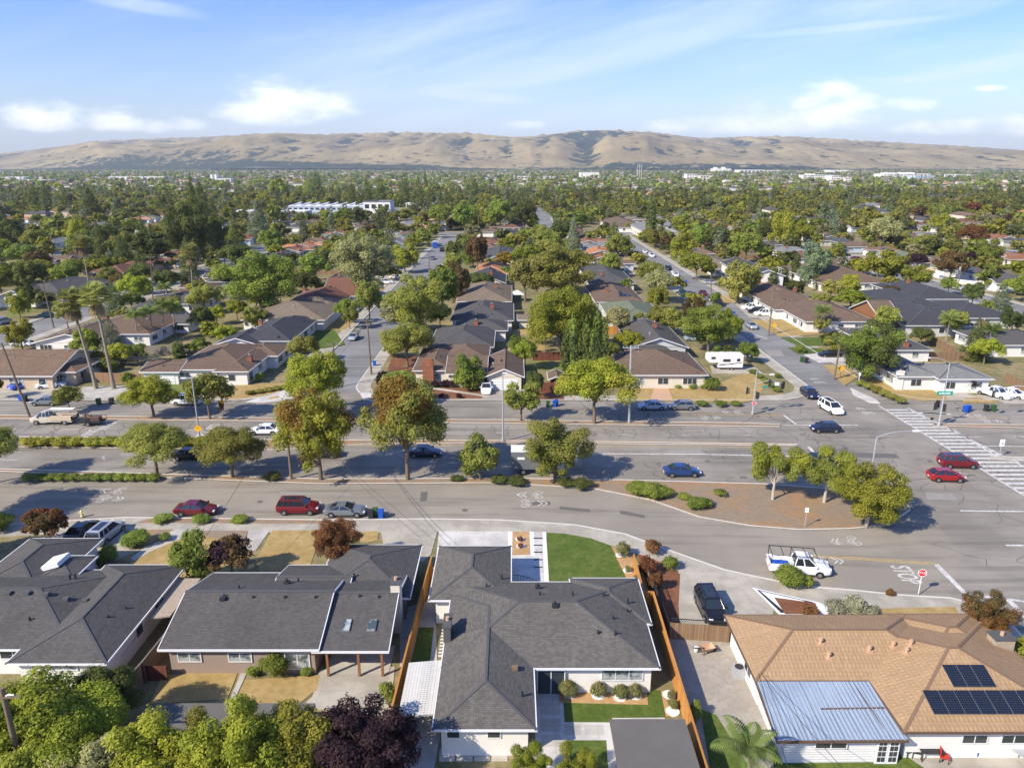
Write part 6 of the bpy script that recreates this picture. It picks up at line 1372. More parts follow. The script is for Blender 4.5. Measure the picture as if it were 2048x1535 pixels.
# grey box truck
x, y = G(1075, 932, .8); t_ = thing('box_truck', 'grey box truck with white roof mostly hidden by the dusty tree', 'truck', (x, y, .02), 0)
f = MB(); f.box(-3.4,-1.15,.85,1.5,1.15,3.2); bev(f.build('cargo_box', 'car_grey', t_)); f = MB(); f.box(-3.42,-1.17,3.2,1.52,1.17,3.28); f.build('box_roof', 'white_trim', t_)
f = MB(); f.prism([(1.6,-1),(3.0,-1),(3.3,-.8),(3.3,.8),(3.0,1),(1.6,1)], .5, 1.4); f.box(1.6,-.95,1.4,2.7,.95,2.25); bev(f.build('cab', 'car_white', t_)); f = MB(); f.face([(2.98,-.85,1.42),(2.98,.85,1.42),(2.72,.8,2.2),(2.72,-.8,2.2)]); f.box(1.8,-.965,1.5,2.6,-.955,2.1); f.box(1.8,.955,1.5,2.6,.965,2.1); f.build('window', 'car_glass', t_)
for sx in (-1.9, 2.3):
    for s in (-1, 1): w_ = link('wheel', WHEEL, t_); w_.location = (sx, s*1.0, .42); w_.scale = (1.25,1,1.25); link('rim', RIM, w_)
f = MB(); f.box(-2.6,-1.165,2.2,-1.7,-1.152,2.5); f.build('lettering_panel', 'sign_white', t_)
# camper trailer
x, y = G(1448, 726, 1.2); t_ = thing('camper_trailer', 'white camper trailer with dark swoosh stripes beside the beige house', 'camper', (x, y, .1), 0); t_.scale = (.88, .88, .88)
f = MB(); P = [(-3.9,2.0),(-3.9,3.3),(-3.5,3.5),(3.7,3.5),(3.8,3.3),(3.8,.6),(-1.6,.6),(-1.6,1.7),(-3.5,1.7)]
for s in (-1, 1): q = [(a,s*1.25,c) for a, c in P]; f.face(q[::-1] if s > 0 else q)
for i in range(len(P)): a, b_ = P[i], P[(i+1) % len(P)]; f.face([(a[0],-1.25,a[1]),(a[0],1.25,a[1]),(b_[0],1.25,b_[1]),(b_[0],-1.25,b_[1])])
f.build('body', 'white_trim', t_)
f = MB(); f.box(-.6,-1.28,1.9,1.0,-1.252,2.5); f.box(-3.2,-1.28,2.5,-2.3,-1.252,3.0); f.box(2.4,-1.28,2.0,3.1,-1.252,2.6); f.build('window', 'car_glass', t_)
f = MB(); f.bar((-1.4,-1.26,1.1),(3.6,-1.26,1.75), .02, .13); f.bar((-1.4,-1.262,1.35),(1.6,-1.262,1.35), .02, .08); f.build('stripe', 'bin_black', t_)
for i, x_ in enumerate((-.5, 1.8)): f = MB(); f.box(x_-.35,-.35,3.5,x_+.35,.35,3.75); f.build('roof_unit', 'white_trim', t_)
for x_ in (.6, 1.4):
    for s in (-1, 1): w_ = link('wheel', WHEEL, t_); w_.location = (x_, s*1.18, .335); link('rim', RIM, w_)
# ------------------------------------------------------------------ bins
BM = {}
def bin_(cx, cy, col, label, h=1.05, rot=0, group=None):
    x, y = G(cx, cy, .5)
    if col not in BM:
        b = MB(); P = [(-.24,-.28),(.24,-.28),(.24,.28),(-.24,.28)]; Q = [(a*1.25, c*1.25) for a, c in P]
        for i in range(4): j = (i+1) % 4; b.face([(P[i][0],P[i][1],.06),(P[j][0],P[j][1],.06),(Q[j][0],Q[j][1],.95),(Q[i][0],Q[i][1],.95)])
        b.face([(p[0],p[1],.06) for p in P][::-1]); l = MB(); l.prism([(a*1.32, c*1.35) for a, c in P], .95, 1.02); l.prism([(a*1.0, c*1.0) for a, c in P], 1.02, 1.06); l.bar((-.28,.40,.98),(.28,.40,.98), .05)
        w_ = MB(); w_.tube([(-.03,0,0),(.03,0,0)], .13, 10); BM[col] = (b.mesh('bin_body', col), l.mesh('lid', col), w_.mesh('wheel', 'tyre'))
    t_ = thing('wheelie_bin', label, 'bin', (x, y, .02), rot, group); b, l, w_ = BM[col]; link('bin_body', b, t_); link('lid', l, t_)
    for s in (-1, 1): q = link('wheel', w_, t_); q.location = (s*.26, .3, .13)
for a in ((742,1029,'bin_black','black wheelie bin nearest the grey coupe'),(750,1025,'bin_green','green wheelie bin between the black and blue ones'),(762,1028,'bin_blue','blue wheelie bin at the near kerb'),(197,803,'bin_green','green bin left of the dark one by the far kerb'),(223,802,'bin_black','dark bin between the green and blue ones by the far kerb'),(242,801,'bin_blue','blue bin left of the lime round tree'),
 (42,796,'bin_blue','blue bin near the far left edge'),(50,797,'bin_black','dark bin near the far left edge'),(1096,808,'bin_green','green bin beside the blue pair at the far kerb'),(1109,807,'bin_blue','left blue bin under the broad yellow-green tree'),(1113,806,'bin_blue','right blue bin under the broad yellow-green tree'),
 (1931,818,'bin_blue','left one of the blue bins right of the crosswalk'),(1937,817,'bin_blue','right one of the blue bins right of the crosswalk'),(1973,816,'bin_black','black bin right of the crosswalk'),(1987,816,'bin_green','green bin right of the black one by the right edge'),(749,727,'bin_blue','blue bin on the left side street'),(1468,627,'bin_blue','blue bin by the shared driveway'),
 (1604,719,'bin_green','green bin on the right street kerb'),(1613,721,'bin_black','black bin on the right street kerb'),(1372,563,'bin_blue','blue bin far up the right street'),(586,0,'','')):
    if a[2]: bin_(*a)
x, y = G(870, 496, 0); t_ = thing('portable_toilet', 'bright blue portable toilet beside the left side street', 'portable toilet', (x, y, .1)); f = MB(); f.box(-.9,-.9,0,.9,.9,3.0); f.build('cabin', 'bin_blue', t_); f = MB(); f.prism([(-.95,-.95),(.95,-.95),(.95,.95),(-.95,.95)], 3.0, 3.25); f.build('roof', 'white_trim', t_); f = MB(); f.box(-.5,-.95,.2,.5,-.9,2.6); f.build('door', 'bin_lid', t_)
# ------------------------------------------------------------------ poles, lamps, signals
TOP = {}
def upole(label, base, top, arms=1, mat='pole_wood', key=None, box=False):
    x, y = G(*base); h = hfor(y, top[1]); X = toimg(x, y, h); lean = (top[0]-X[0])*X[2]/FPX
    t_ = thing('utility_pole', label, 'utility pole', (x, y, .1)); f = MB(); f.tube([(0,0,0),(lean*.5,0,h*.5),(lean,0,h)], [.19,.16,.12], 8); f.build('pole', mat, t_)
    for i in range(arms):
        z = h-.35-i*1.3; lx = lean*z/h; a = MB(); a.box(lx-1.2,-.06,z-.06,lx+1.2,.06,z+.06); c = a.build('cross_arm', mat, t_)
        for u in (-1.1, -.6, .6, 1.1): q = MB(); q.cyl(lx+u, 0, z+.06, z+.26, .05, 6); q.build('insulator', 'grey_metal', c)
    if box: q = MB(); q.cyl(lean*.8-.3, 0, h*.74, h*.74+.9, .26, 10); q.build('transformer', 'grey_metal', t_)
    TOP[key or label] = (x+lean, y, h-.1); return t_
upole('wooden utility pole at the left behind the beige work truck', (60,834), (3,687), 2, key='a'); upole('dark wooden pole with double cross arms left of the ragged tree', (583,959), (569,813), 2, key='b')
upole('tall grey utility pole with top crossarm right of the broad tree', (1258,846), (1262,692), 1, 'grey_metal', key='c', box=False); upole('wooden pole on the left side street corner', (743,750), (734,639), 1, key='d'); upole('wooden pole left of the big round tree with a transformer', (1668,759), (1686,657), 1, key='e', box=True)
upole('wooden pole beside the dry lawn and yellow sign on the right street', (1537,671), (1548,577), 1, key='f'); upole('wooden pole on the left cross street', (108,656), (85,567), 1, key='g'); upole('pole with transformer behind the lime corner tree', (668,775), (667,686), 1, key='h', box=True)
upole('pole on the far right street near the maroon suv', (1915,579), (1924,526), 1, key='i', box=True); upole('pole between cedar and dark round trees at the left', (306,600), (301,513), 2, key='j'); upole('pole beyond the thin palm on the left street', (451,535), (444,482), 1, key='k'); upole('slender pole up the left side street', (858,545), (858,509), 0, key='l')
upole('distant pole in the centre above the street trees', (957,472), (957,430), 1, key='m'); upole('pole right of the tall bright tree on the right', (1645,497), (1649,464), 1, key='n', box=True); upole('pole among the gardens on the right', (1760,512), (1762,480), 1, key='o'); upole('slim pole at the dark street tree on the right street', (1422,594), (1422,549), 1, key='p')
for i, (b_, tp_, l) in enumerate((((605,508),(604,455),'pole near the school fence'),((1170,410),(1170,388),'tiny distant pole left of the tall masts'),((1500,440),(1500,410),'distant pole above the right gardens'),((1858,480),(1860,445),'distant pole on the right above the plum trees'))): upole(l, b_, tp_, 1, key='q%d' % i)
x, y = G(4, 1378, 9); t_ = thing('utility_pole', 'dark pole top rising from the bottom left corner trees', 'utility pole', (x, y, .1)); f = MB(); f.tube([(0,0,0),(0,0,9)], [.2,.14], 10); f.build('pole', 'pole_wood', t_); f = MB(); f.bar((-.2,-.1,8.4),(1.1,-.1,8.5), .1); f.build('cross_arm', 'pole_wood', t_); f = MB(); f.tube([(.2,-.1,8.55),(.4,-.1,8.62),(.7,-.1,8.6)], [.03,.06,.03], 8); f.build('insulator', 'sign_white', t_); TOP['z'] = (x, y, 8.9)
for i, nm in enumerate(('left','middle','right')): x, y = G(1274+i*4, 362); f = MB(); f.cyl(0,0,0,44,.5,8, r2=.25); o = f.build('radio_mast', 'white_trim'); o.location = (x, y, 0); tag(o, nm+' one of the three thin pale radio masts', 'mast')
def wire(a, b_, label, r=.022, sag=.02, dx_=0, dz=0, col='black_metal'):
    p, q = Vector(a)+Vector((dx_*.2,dx_,dz)), Vector(b_)+Vector((dx_*.2,dx_,dz)); L = (q-p).length; f = MB(); f.tube([p+(q-p)*t_-Vector((0,0,4*sag*L*t_*(1-t_))) for t_ in [i/14 for i in range(15)]], r, 4); tag(f.build('overhead_wire', col), label, 'wire')
A, B, C_, E_ = TOP['a'], TOP['b'], TOP['c'], TOP['e']
wire((A[0]-60,A[1]+2,A[2]), A, 'wire running off the left edge from the left pole'); wire(A, C_, 'upper wire crossing the white corner house between left pole and grey pole', dz=0); wire(A, C_, 'lower wire crossing the white corner house between left pole and grey pole', dz=-1.6); wire(C_, E_, 'wire from the grey pole to the transformer pole on the right'); wire(E_, TOP['f'], 'wire between the two poles of the right street')
wire(B, TOP['d'], 'wire from the double arm pole to the corner pole'); wire(B, TOP['h'], 'wire from the double arm pole to the transformer pole'); wire(B, (-6.9,62.6,2.9), 'service wire ending at the white house garage corner'); wire(B, (-8.9,62.9,3.4), 'service wire ending at the taupe house antenna', dx_=.1); wire(B, (-29,46,3), 'service wire down to the left grey house', dx_=-.2); wire(TOP['g'], TOP['j'], 'wire along the left cross street'); wire(TOP['j'], TOP['k'], 'bright sagging wire beyond the palm pair', col='grey_metal')
wire((17.6,43.6,3.3), (14,25,8), 'service wire leaving the blue patio roof corner'); wire((17.8,43.6,3.3), (20,22,8), 'second service wire leaving the blue patio roof corner')
def lamp(label, base, top, arm, ends=1, h2=None, nm='street_lamp'):
    x, y = G(*base); h = hfor(y, top[1]); d = toimg(x, y, h)[2]; ax = (arm[0]-top[0])*d/FPX; az_ = -(arm[1]-top[1])*d/FPX
    t_ = thing(nm, label, 'street lamp', (x, y, .1)); f = MB(); f.tube([(0,0,0),(0,0,h*.5),(0,0,h)], [.14,.10,.07], 10); f.cyl(0,0,0,.5,.2,8); f.build('pole', 'grey_metal', t_)
    f = MB(); f.tube([(0,0,h),(ax*.3,0,h+az_*.62),(ax*.65,0,h+az_*.95),(ax,0,h+az_)], [.05,.045,.04,.04], 8); f.build('arm', 'grey_metal', t_)
    s = 1 if ax > 0 else -1; f = MB(); f.prism([(ax-.1*s,-.1),(ax+.6*s,-.16),(ax+.75*s,0),(ax+.6*s,.16),(ax-.1*s,.1)], h+az_-.08, h+az_+.07); f.build('lamp_head', 'white_trim', t_); return t_, x, y, h
t1 = lamp('street lamp with traffic signals at the dry lawn corner', (1505,829), (1519,744), (1546,750)); t2 = lamp('street lamp with green street sign right of the crosswalk', (1877,852), (1904,728), (1862,716)); lamp('street lamp rising from the island trees with a long arm', (1733,1006), (1757,876), (1828,862)); lamp('tall centre street lamp on the median', (1006,883), (1003,750), (1003.8,747)); t5 = lamp('street lamp on the median with a yellow diamond sign', (401,886), (378,757), (366,757))
SH = MB()
def signal_head(par, x, y, z, ang=0):
    f = MB(); f.box(-.17,-.12,0,.17,.12,1.0)
    for i in range(3): f.tube([(0,-.12,.18+i*.32),(0,-.34,.20+i*.32)], .13, 8, cap=False)
    f.box(-.3,.05,-.1,.3,.08,1.1)
    o = f.build('signal_head', 'black_metal', par); o.location = (x, y, z); o.rotation_euler = (0, 0, ang)
    for i, c in enumerate(('bin_green','yellow_sign','tail_red')): g = MB(); g.tube([(0,-.13,.18+i*.32),(0,-.14,.18+i*.32)], .1, 8); g.build('lens', c, o)
T, x, y, h = t1; f = MB(); f.tube([(0,0,5.0),(2.2,.3,5.5),(4.6,.9,4.9)], [.07,.06,.05], 8); f.build('signal_arm', 'grey_metal', T)
signal_head(T, -1.2, 0, 3.4, R(60)); signal_head(T, 2.3, .3, 4.6, R(60)); signal_head(T, 4.7, 1, 4.0, R(200)); signal_head(T, .5, 0, 2.6, R(120)); f = MB(); f.box(1.2,.25,4.3,2.0,.29,4.6); f.build('street_name_sign', 'sign_green', T); f = MB(); f.box(3.2,.5,4.6,3.9,.54,5.1); f.build('lane_sign', 'sign_white', T)
def stopsign(par, x, y, z, r, ang, txt='STOP'):
    f = MB(); P = [(x+r*math.cos(R(22.5+45*k)), z+r*math.sin(R(22.5+45*k))) for k in range(8)]; f.face([(a,y-.02,c) for a, c in P]); f.face([(a,y+.0,c) for a, c in P][::-1]); P2 = [(x+(a-x)*.88, z+(c-z)*.88) for a, c in P]; f.face([(a,y-.024,c) for a, c in P], 1); f.face([(a,y-.028,c) for a, c in P2], 0)
    o = f.build('stop_sign_plate', ['sign_red', 'sign_white'], par); cu = bpy.data.curves.new('text', 'FONT'); cu.body = txt; cu.size = r*.78; cu.align_x = 'CENTER'; cu.align_y = 'CENTER'; cu.extrude = .003; cu.materials.append(MAT['sign_white'])
    q = bpy.data.objects.new('lettering', cu); S.collection.objects.link(q); q = textmesh(q); q.parent = o; q.location = (x, y-.034, z); q.rotation_euler = (math.pi/2, 0, 0); return o
def textplate(par, name, txt, x, y, z, size, mat, w_, h_, pmat, diamond=False, rotz=0):
    f = MB()
    if diamond: f.face([(-w_/2,0,0),(0,0,-w_/2),(w_/2,0,0),(0,0,w_/2)]); f.face([(-w_/2,.02,0),(0,.02,-w_/2),(w_/2,.02,0),(0,.02,w_/2)][::-1])
    else: f.box(-w_/2,0,-h_/2,w_/2,.03,h_/2)
    o = f.build(name, pmat, par); o.location = (x, y, z); o.rotation_euler = (0, 0, rotz)
    if txt:
        cu = bpy.data.curves.new('text', 'FONT'); cu.body = txt; cu.size = size; cu.align_x = 'CENTER'; cu.align_y = 'CENTER'; cu.extrude = .002; cu.materials.append(MAT[mat]); q = bpy.data.objects.new('lettering', cu); S.collection.objects.link(q); q = textmesh(q); q.parent = o; q.location = (0, -.01, 0); q.rotation_euler = (math.pi/2, 0, 0)
    return o
stopsign(T, 0, -.2, 1.9, .38, 0)
T, x, y, h = t2; signal_head(T, -1.0, 0, 2.6, R(30)); signal_head(T, -.6, .2, 2.9, R(-60)); signal_head(T, .3, 0, 2.4, R(150)); o = textplate(T, 'street_name_sign', '', 0, -.12, 5.2, .42, 'sign_white', 2.4, .6, 'sign_green'); f = MB(); rn = random.Random(2)
for i in range(9): f.box(-.85+i*.19,-.02,-.12,-.85+i*.19+rn.uniform(.07,.13),-.004,rn.choice((.06,.12,.12)))
f.build('lettering', 'sign_white', o)
f = MB(); f.box(-1.4,-.1,.9,-1.0,.1,1.3); f.build('push_button_box', 'black_metal', T)
x, y = G(2060, 838); t_ = thing('traffic_signal', 'signal mast arm with white turn sign at the right edge', 'traffic signal', (x, y, .1)); f = MB(); f.tube([(0,0,0),(0,0,5.4)], .1, 8); f.build('pole', 'grey_metal', t_); f = MB(); f.tube([(0,0,5),(-3,.2,5.3),(-6.2,.4,4.6)], [.08,.07,.05], 8); f.build('signal_arm', 'grey_metal', t_); signal_head(t_, -6.3, .4, 3.4, R(60)); textplate(t_, 'turn_sign', '\u2190', -3.9, .1, 4.6, .8, 'bin_black', .9, 1.1, 'sign_white')
x, y = G(1836, 1190); t_ = thing('stop_sign', 'red stop sign on a white post at the near street end', 'sign', (x, y, .13), R(-12)); f = MB(); f.box(-.03,-.03,0,.03,.03,2.6); f.build('post', 'white_trim', t_); stopsign(t_, 0, -.04, 2.25, .40, 0)
x, y = G(1609, 1055); t_ = thing('sign_post', 'small white sign on a post in the island mulch', 'sign', (x, y, .13)); f = MB(); f.box(-.03,-.03,0,.03,.03,2.2); f.build('post', 'grey_metal', t_); f = MB(); f.box(-.2,-.06,1.75,.2,-.035,2.3); f.build('plate', 'sign_white', t_)
x, y = G(1998, 914); t_ = thing('sign_post', 'white keep right sign at the median nose beyond the crosswalk', 'sign', (x, y, .13)); f = MB(); f.box(-.04,-.04,0,.04,.04,2.4); f.build('post', 'grey_metal', t_); textplate(t_, 'plate', '\u2198', 0, -.08, 2.0, .7, 'bin_black', .65, .95, 'sign_white')
for b_, l in (((1680,757),'yellow diamond sign below the big round tree'),((1547,667),'yellow diamond sign at the corner of the dry lawn')): x, y = G(*b_); t_ = thing('sign_post', l, 'sign', (x, y, .13)); f = MB(); f.box(-.04,-.04,0,.04,.04,1.9); f.build('post', 'pole_wood', t_); textplate(t_, 'plate', '', 0, -.08, 1.9, 1, 'bin_black', 1.25, 1, 'yellow_sign', True)
T = t5[0]; textplate(T, 'warning_sign', '\u2191', 0, -.2, 2.2, .6, 'bin_black', 1.2, 1, 'yellow_sign', True)
x, y = G(447, 829); t_ = thing('sign_post', 'yellow sign on the far strip facing the corner', 'sign', (x, y, .13)); f = MB(); f.box(-.03,-.03,0,.03,.03,2.1); f.build('post', 'grey_metal', t_); textplate(t_, 'plate', '', 0, -.06, 2.0, 1, 'bin_black', .9, 1, 'yellow_sign', True)
x, y = G(212, 940); t_ = thing('sign_post', 'thin grey sign post on the near carriageway edge', 'sign', (x, y, .02)); f = MB(); f.box(-.03,-.03,0,.03,.03,1.9); f.build('post', 'grey_metal', t_); f = MB(); f.box(-.22,-.05,1.5,.22,-.03,2.0); f.build('plate', 'grey_metal', t_)
x, y = G(1684, 766); t_ = thing('sign_post', 'short white post at the corner pavement ramp', 'sign', (x+2, y-2, .13)); f = MB(); f.box(-.04,-.04,0,.04,.04,2.3); f.build('post', 'white_trim', t_); f = MB(); f.box(-.2,-.06,1.9,.2,-.03,2.4); f.build('plate', 'sign_white', t_)
x, y = G(165, 1034); t_ = thing('fire_hydrant', 'pale yellow fire hydrant on the left pavement', 'hydrant', (x, y, .13)); f = MB(); f.cyl(0,0,0,.08,.2,10); f.cyl(0,0,.08,.6,.13,10); f.tube([(0,0,.6),(0,0,.7),(0,0,.78)], [.15,.13,.04], 10); f.build('barrel', 'hydrant', t_); f = MB(); f.tube([(-.26,0,.45),(.26,0,.45)], .07, 8); f.build('nozzle', 'hydrant', t_)
# ------------------------------------------------------------------ fences
def fence(label, pts, mat, h=1.8, th=.06, cap=None, z=.1, post=2.4, name='wood_fence', world=True):
    P = [G(*p) for p in pts] if not world else pts; x, y = P[0]; t_ = thing(name, label, 'fence', (x, y, z)); P = [(a-x, b_-y) for a, b_ in P]; np_ = 0
    for a, b_ in zip(P, P[1:]):
        L = math.hypot(b_[0]-a[0], b_[1]-a[1]); f = MB(); f.bar((a[0],a[1],h/2),(b_[0],b_[1],h/2), th, h); f.build('panel', mat, t_)
        if cap: f = MB(); f.bar((a[0],a[1],h+.03),(b_[0],b_[1],h+.03), .14, .05); f.build('cap_rail', cap, t_)
        n = max(1, int(L/post))
        for i in range(n+1):
            if np_ > 30: break
            np_ += 1; f = MB(); u = i/n; px_, py_ = a[0]+(b_[0]-a[0])*u, a[1]+(b_[1]-a[1])*u; f.box(px_-.06,py_-.06,0,px_+.06,py_+.06,h+.02); f.build('post', mat, t_)
    return t_
fence('long orange stained fence left of the white house', [(-7.75,62.0),(-8.0,56.5),(-8.45,38)], 'fence_orange', cap='fence_orange'); fence('short orange gate fence beside the white house garage', [(-7.75,60.4),(-7.1,60.5)], 'fence_orange', 1.6)
fence('short orange fence run beside the front lawn', [(11.9,63.0),(11.75,56.3)], 'fence_orange', 1.5, cap='fence_orange'); fence('long orange stained fence right of the white house', [(11.5,55.9),(12.45,55.9),(12.15,34)], 'fence_orange', 1.9, cap='fence_orange')
fence('brown board fence between the grey and taupe houses', [(-27.75,54.5),(-28.1,46.5),(-29.2,38)], 'fence_wood', cap='fence_grey'); fence('low dark wooden gate fence at the taupe house side', [(-28.6,46.8),(-26.5,46.8)], 'fence_red', 1.3)
t_ = fence('wooden driveway fence with black lattice top beside the tile roofed house', [(13.2,51.9),(17.9,51.4)], 'fence_wood', 1.55); f = MB()
for i in range(24): f.bar((i*.2,-.1*i*.2,1.55),(i*.2+.3,-.1*i*.2,1.95), .02); f.bar((i*.2+.3,-.1*i*.2,1.55),(i*.2,-.1*i*.2,1.95), .02)
f.bar((0,0,1.97),(4.7,-.5,1.97), .06); f.build('lattice', 'black_metal', t_)
t_ = thing('lattice_fence', 'black lattice topped fence inside the right orange fence', 'fence', (12.95, 61, .1)); f = MB(); f.bar((0,0,.5),(.2,-9,.5), .05, 1.0); f.build('panel', 'fence_wood', t_); f = MB()
for i in range(30): f.bar((.2*i/30,-i*.3,1.0),(.2*i/30,-i*.3-.3,1.35), .025); f.bar((.2*i/30,-i*.3-.3,1.0),(.2*i/30,-i*.3,1.35), .025)
f.bar((0,0,1.38),(.2,-9,1.38), .05); f.build('lattice', 'black_metal', t_)
PF = [('grey-brown board fence right of the carport house',[(106,762),(190,764)],'fence_grey'),('orange-brown board fence behind the two palm trunks',[(190,764),(283,768)],'fence_wood'),('weathered fence behind the white corner house',[(294,708),(410,712)],'fence_grey'),('dark fence beside the red brick tool shed',[(1082,785),(1128,786)],'fence_red'),('dark red fence behind the slim cypresses',[(1066,722),(1135,722)],'fence_red'),
 ('dark red fence right of the slim cypresses',[(1210,722),(1250,722)],'fence_red'),('orange fence below the green roofed house',[(1203,668),(1252,668)],'fence_orange'),('brown fence behind the grey corner house',[(1850,722),(1970,722)],'fence_wood'),('long brown fence beside the sheds on the right',[(1800,655),(1905,712)],'fence_wood'),('dark brown fence right of the corner carport',[(2010,765),(2060,790)],'fence_wood')]
for l, p, m_ in PF: fence(l, p, m_, world=False)
t_ = fence('white picket garden fence across the far right street', [(1862,553),(1905,566),(1954,572)], 'white_trim', 1.4, world=False, name='picket_fence')
FENCED = []
for k, (r, rf, kd, x, y) in enumerate(HOUSES):
    if y > 330 or k > 90: continue
    e = r.rotation_euler[2]; s = 1 if abs(math.cos(e-R(90))) < .5 else (1 if math.sin(e) < 0 else -1)
    nearest = min(cols, key=lambda c: min(abs(x-c[0]), abs(x-c[1]))); dr = -1 if x < (nearest[0]+nearest[1])/2 else 1
    xb = x+dr*23; fence('', [(x+dr*6, y+10),(xb, y+10)], 'fence_wood' if k % 2 else 'fence_grey', 1.8, post=5); FENCED.append((S.objects[-1], k))
# ------------------------------------------------------------------ small things in the near yards
x, y = G(1477, 1345, .4); t_ = thing('air_conditioner', 'pale grey air conditioner unit against the tile roofed house', 'air conditioner', (x, y, .14)); f = MB(); f.box(-.42,-.42,0,.42,.42,.85); bev(f.build('casing', 'grey_metal', t_)); f = MB(); f.cyl(0,0,.851,.87,.34,16); f.build('fan_grille', 'black_metal', t_)
x, y = G(1413, 1302, .3); t_ = thing('wheelbarrow', 'wheelbarrow with orange tray in front of the wooden fence', 'wheelbarrow', (x, y, .14), .3); f = MB()
f.face([(-.35,-.25,.35),(.35,-.25,.35),(.35,.25,.35),(-.35,.25,.35)]); Q = [(-.5,-.38,.65),(.6,-.38,.65),(.6,.38,.65),(-.5,.38,.65)]; P = [(-.35,-.25,.35),(.35,-.25,.35),(.35,.25,.35),(-.35,.25,.35)]
for i in range(4): j = (i+1) % 4; f.face([P[i],P[j],Q[j],Q[i]])
f.build('tray', 'terracotta', t_); f = MB()
for s in (-1, 1): f.bar((.7,s*.1,.2),(-1.1,s*.3,.55), .05); f.bar((-.3,s*.22,.35),(-.4,s*.25,0), .04)
f.build('handle', 'black_metal', t_); f = MB(); f.tube([(.7,-.05,.2),(.7,.05,.2)], .2, 12); f.build('wheel', 'tyre', t_)
x, y = G(1392, 1300, .2); t_ = thing('bucket', 'white bucket left of the wheelbarrow', 'bucket', (x, y, .14)); f = MB(); f.cyl(0,0,0,.38,.15,12,r2=.19); f.build('pail', 'white_trim', t_)
x, y = G(472, 1330, .2)
for i, (a, c, l) in enumerate(((472,1328,'white round utility drum by the taupe house wall'),(454,1322,'small grey utility box by the taupe house wall'))): x, y = G(a, c, .4); t_ = thing('utility_box', l, 'utility box', (x, y, .12)); f = MB(); f.cyl(0,0,0,.8,.3,12) if i == 0 else f.box(-.2,-.12,0,.2,.12,.7); f.build('casing', 'white_trim' if i == 0 else 'grey_metal', t_)
# curved railing on the white house entry
t_ = thing('railing', 'curved black railing on the entry ramp beside the garage', 'railing', (0, 0, .15)); f = MB(); g = MB(); cx_, cy_ = 0.2, 56.9; P = [(cx_+2.9*math.sin(R(a))*1.0, cy_+3.2*math.cos(R(a))) for a in range(0, 91, 6)]
for h_ in (.35, .95): f.tube([(a,b_,h_) for a, b_ in P], .03, 6)
f.build('handrail', 'black_metal', t_)
for a, b_ in P: g.box(a-.015,b_-.015,0,a+.015,b_+.015,.95)
g.build('baluster_row', 'black_metal', t_)
# patio furniture of the tile roofed house
def pchair(cx, cy, rot, label, mat='black_metal'):
    x, y = G(cx, cy, .5); t_ = thing('patio_chair', label, 'chair', (x, y, .15), rot); f = MB(); f.box(-.28,-.28,.40,.28,.28,.46); f.build('seat', mat, t_); f = MB(); f.bar((-.28,.27,.7),(.28,.27,.7), .05, .55); f.build('backrest', mat, t_)
    for a in (-1, 1):
        for b_ in (-1, 1): f = MB(); f.bar((a*.26,b_*.26,0),(a*.26,b_*.26,.4), .04); f.build('leg', 'black_metal', t_)
pchair(1815, 1500, .3, 'leftmost dark patio chair under the tile roofed house wall'); pchair(1832, 1502, -.2, 'second dark patio chair beside the table'); pchair(1888, 1512, 1.2, 'red patio chair right of the table', 'red_plastic')
x, y = G(1860, 1500, .7); t_ = thing('patio_table', 'dark patio table between the chairs', 'table', (x, y, .15)); f = MB(); f.box(-.75,-.45,.70,.75,.45,.74); f.build('tabletop', 'black_metal', t_)
for a in (-1, 1):
    for b_ in (-1, 1): f = MB(); f.bar((a*.68,b_*.38,0),(a*.68,b_*.38,.7), .05); f.build('leg', 'black_metal', t_)
x, y = G(1884, 1490, .3); t_ = thing('cool_box', 'dark blue storage box behind the patio table', 'box', (x, y, .15)); f = MB(); f.box(-.5,-.3,0,.5,.3,.5); bev(f.build('box_body', 'bin_lid', t_)); f = MB(); f.box(-.52,-.32,.5,.52,.32,.6); f.build('lid', 'bin_blue', t_)
x, y = G(1955, 1502, .3); t_ = thing('toy_car', 'small blue and white toy on the patio', 'toy', (x, y, .15), .5); f = MB(); f.box(-.4,-.25,.12,.4,.25,.4); bev(f.build('toy_body', 'bin_blue', t_)); f = MB(); f.box(-.1,-.2,.4,.35,.2,.62); f.build('seat', 'white_trim', t_)
x, y = G(2040, 1500, .7); t_ = thing('patio_table', 'round pale grey patio table at the right edge', 'table', (x, y, .15)); f = MB(); f.cyl(0,0,.68,.72,.65,20); f.build('tabletop', 'grey_metal', t_); f = MB(); f.cyl(0,0,0,.68,.05,8); f.build('leg', 'black_metal', t_)
pchair(2018, 1495, .5, 'patio chair left of the round table'); 
# toys left
for i, (a, c, m_, l) in enumerate(((62,1330,'teal','green plastic play table by the left grey house'),)):
    x, y = G(a, c, .4); t_ = thing('play_table', l, 'toy', (x, y, .12)); f = MB(); f.box(-.8,-.4,.45,.8,.4,.52); f.build('tabletop', 'sign_green', t_)
    for u in (-1, 1):
        for v in (-1, 1): f = MB(); f.box(u*.7-.05,v*.3-.05,0,u*.7+.05,v*.3+.05,.45); f.build('leg', 'sign_green', t_)
for i, (a, c) in enumerate(((58,1320),(72,1318),(85,1326))): x, y = G(a, c, .8); f = MB(); f.tube([(0,0,0),(0,0,.12),(0,0,.26)], [.1,.16,.06], 8); o = f.build('toy_bucket', ('yellow_sign','red_plastic','hydrant')[i]); o.location = (x, y, .65); tag(o, ('yellow','red','cream')[i]+' toy pail on the green play table', 'toy')
t_ = thing('canopy_tent', 'white canopy tent beside the tan shingled house', 'tent', G(1035,602)+(.1,)); f = MB(); A = [(-2,-2,2.1),(2,-2,2.1),(2,2,2.1),(-2,2,2.1)]
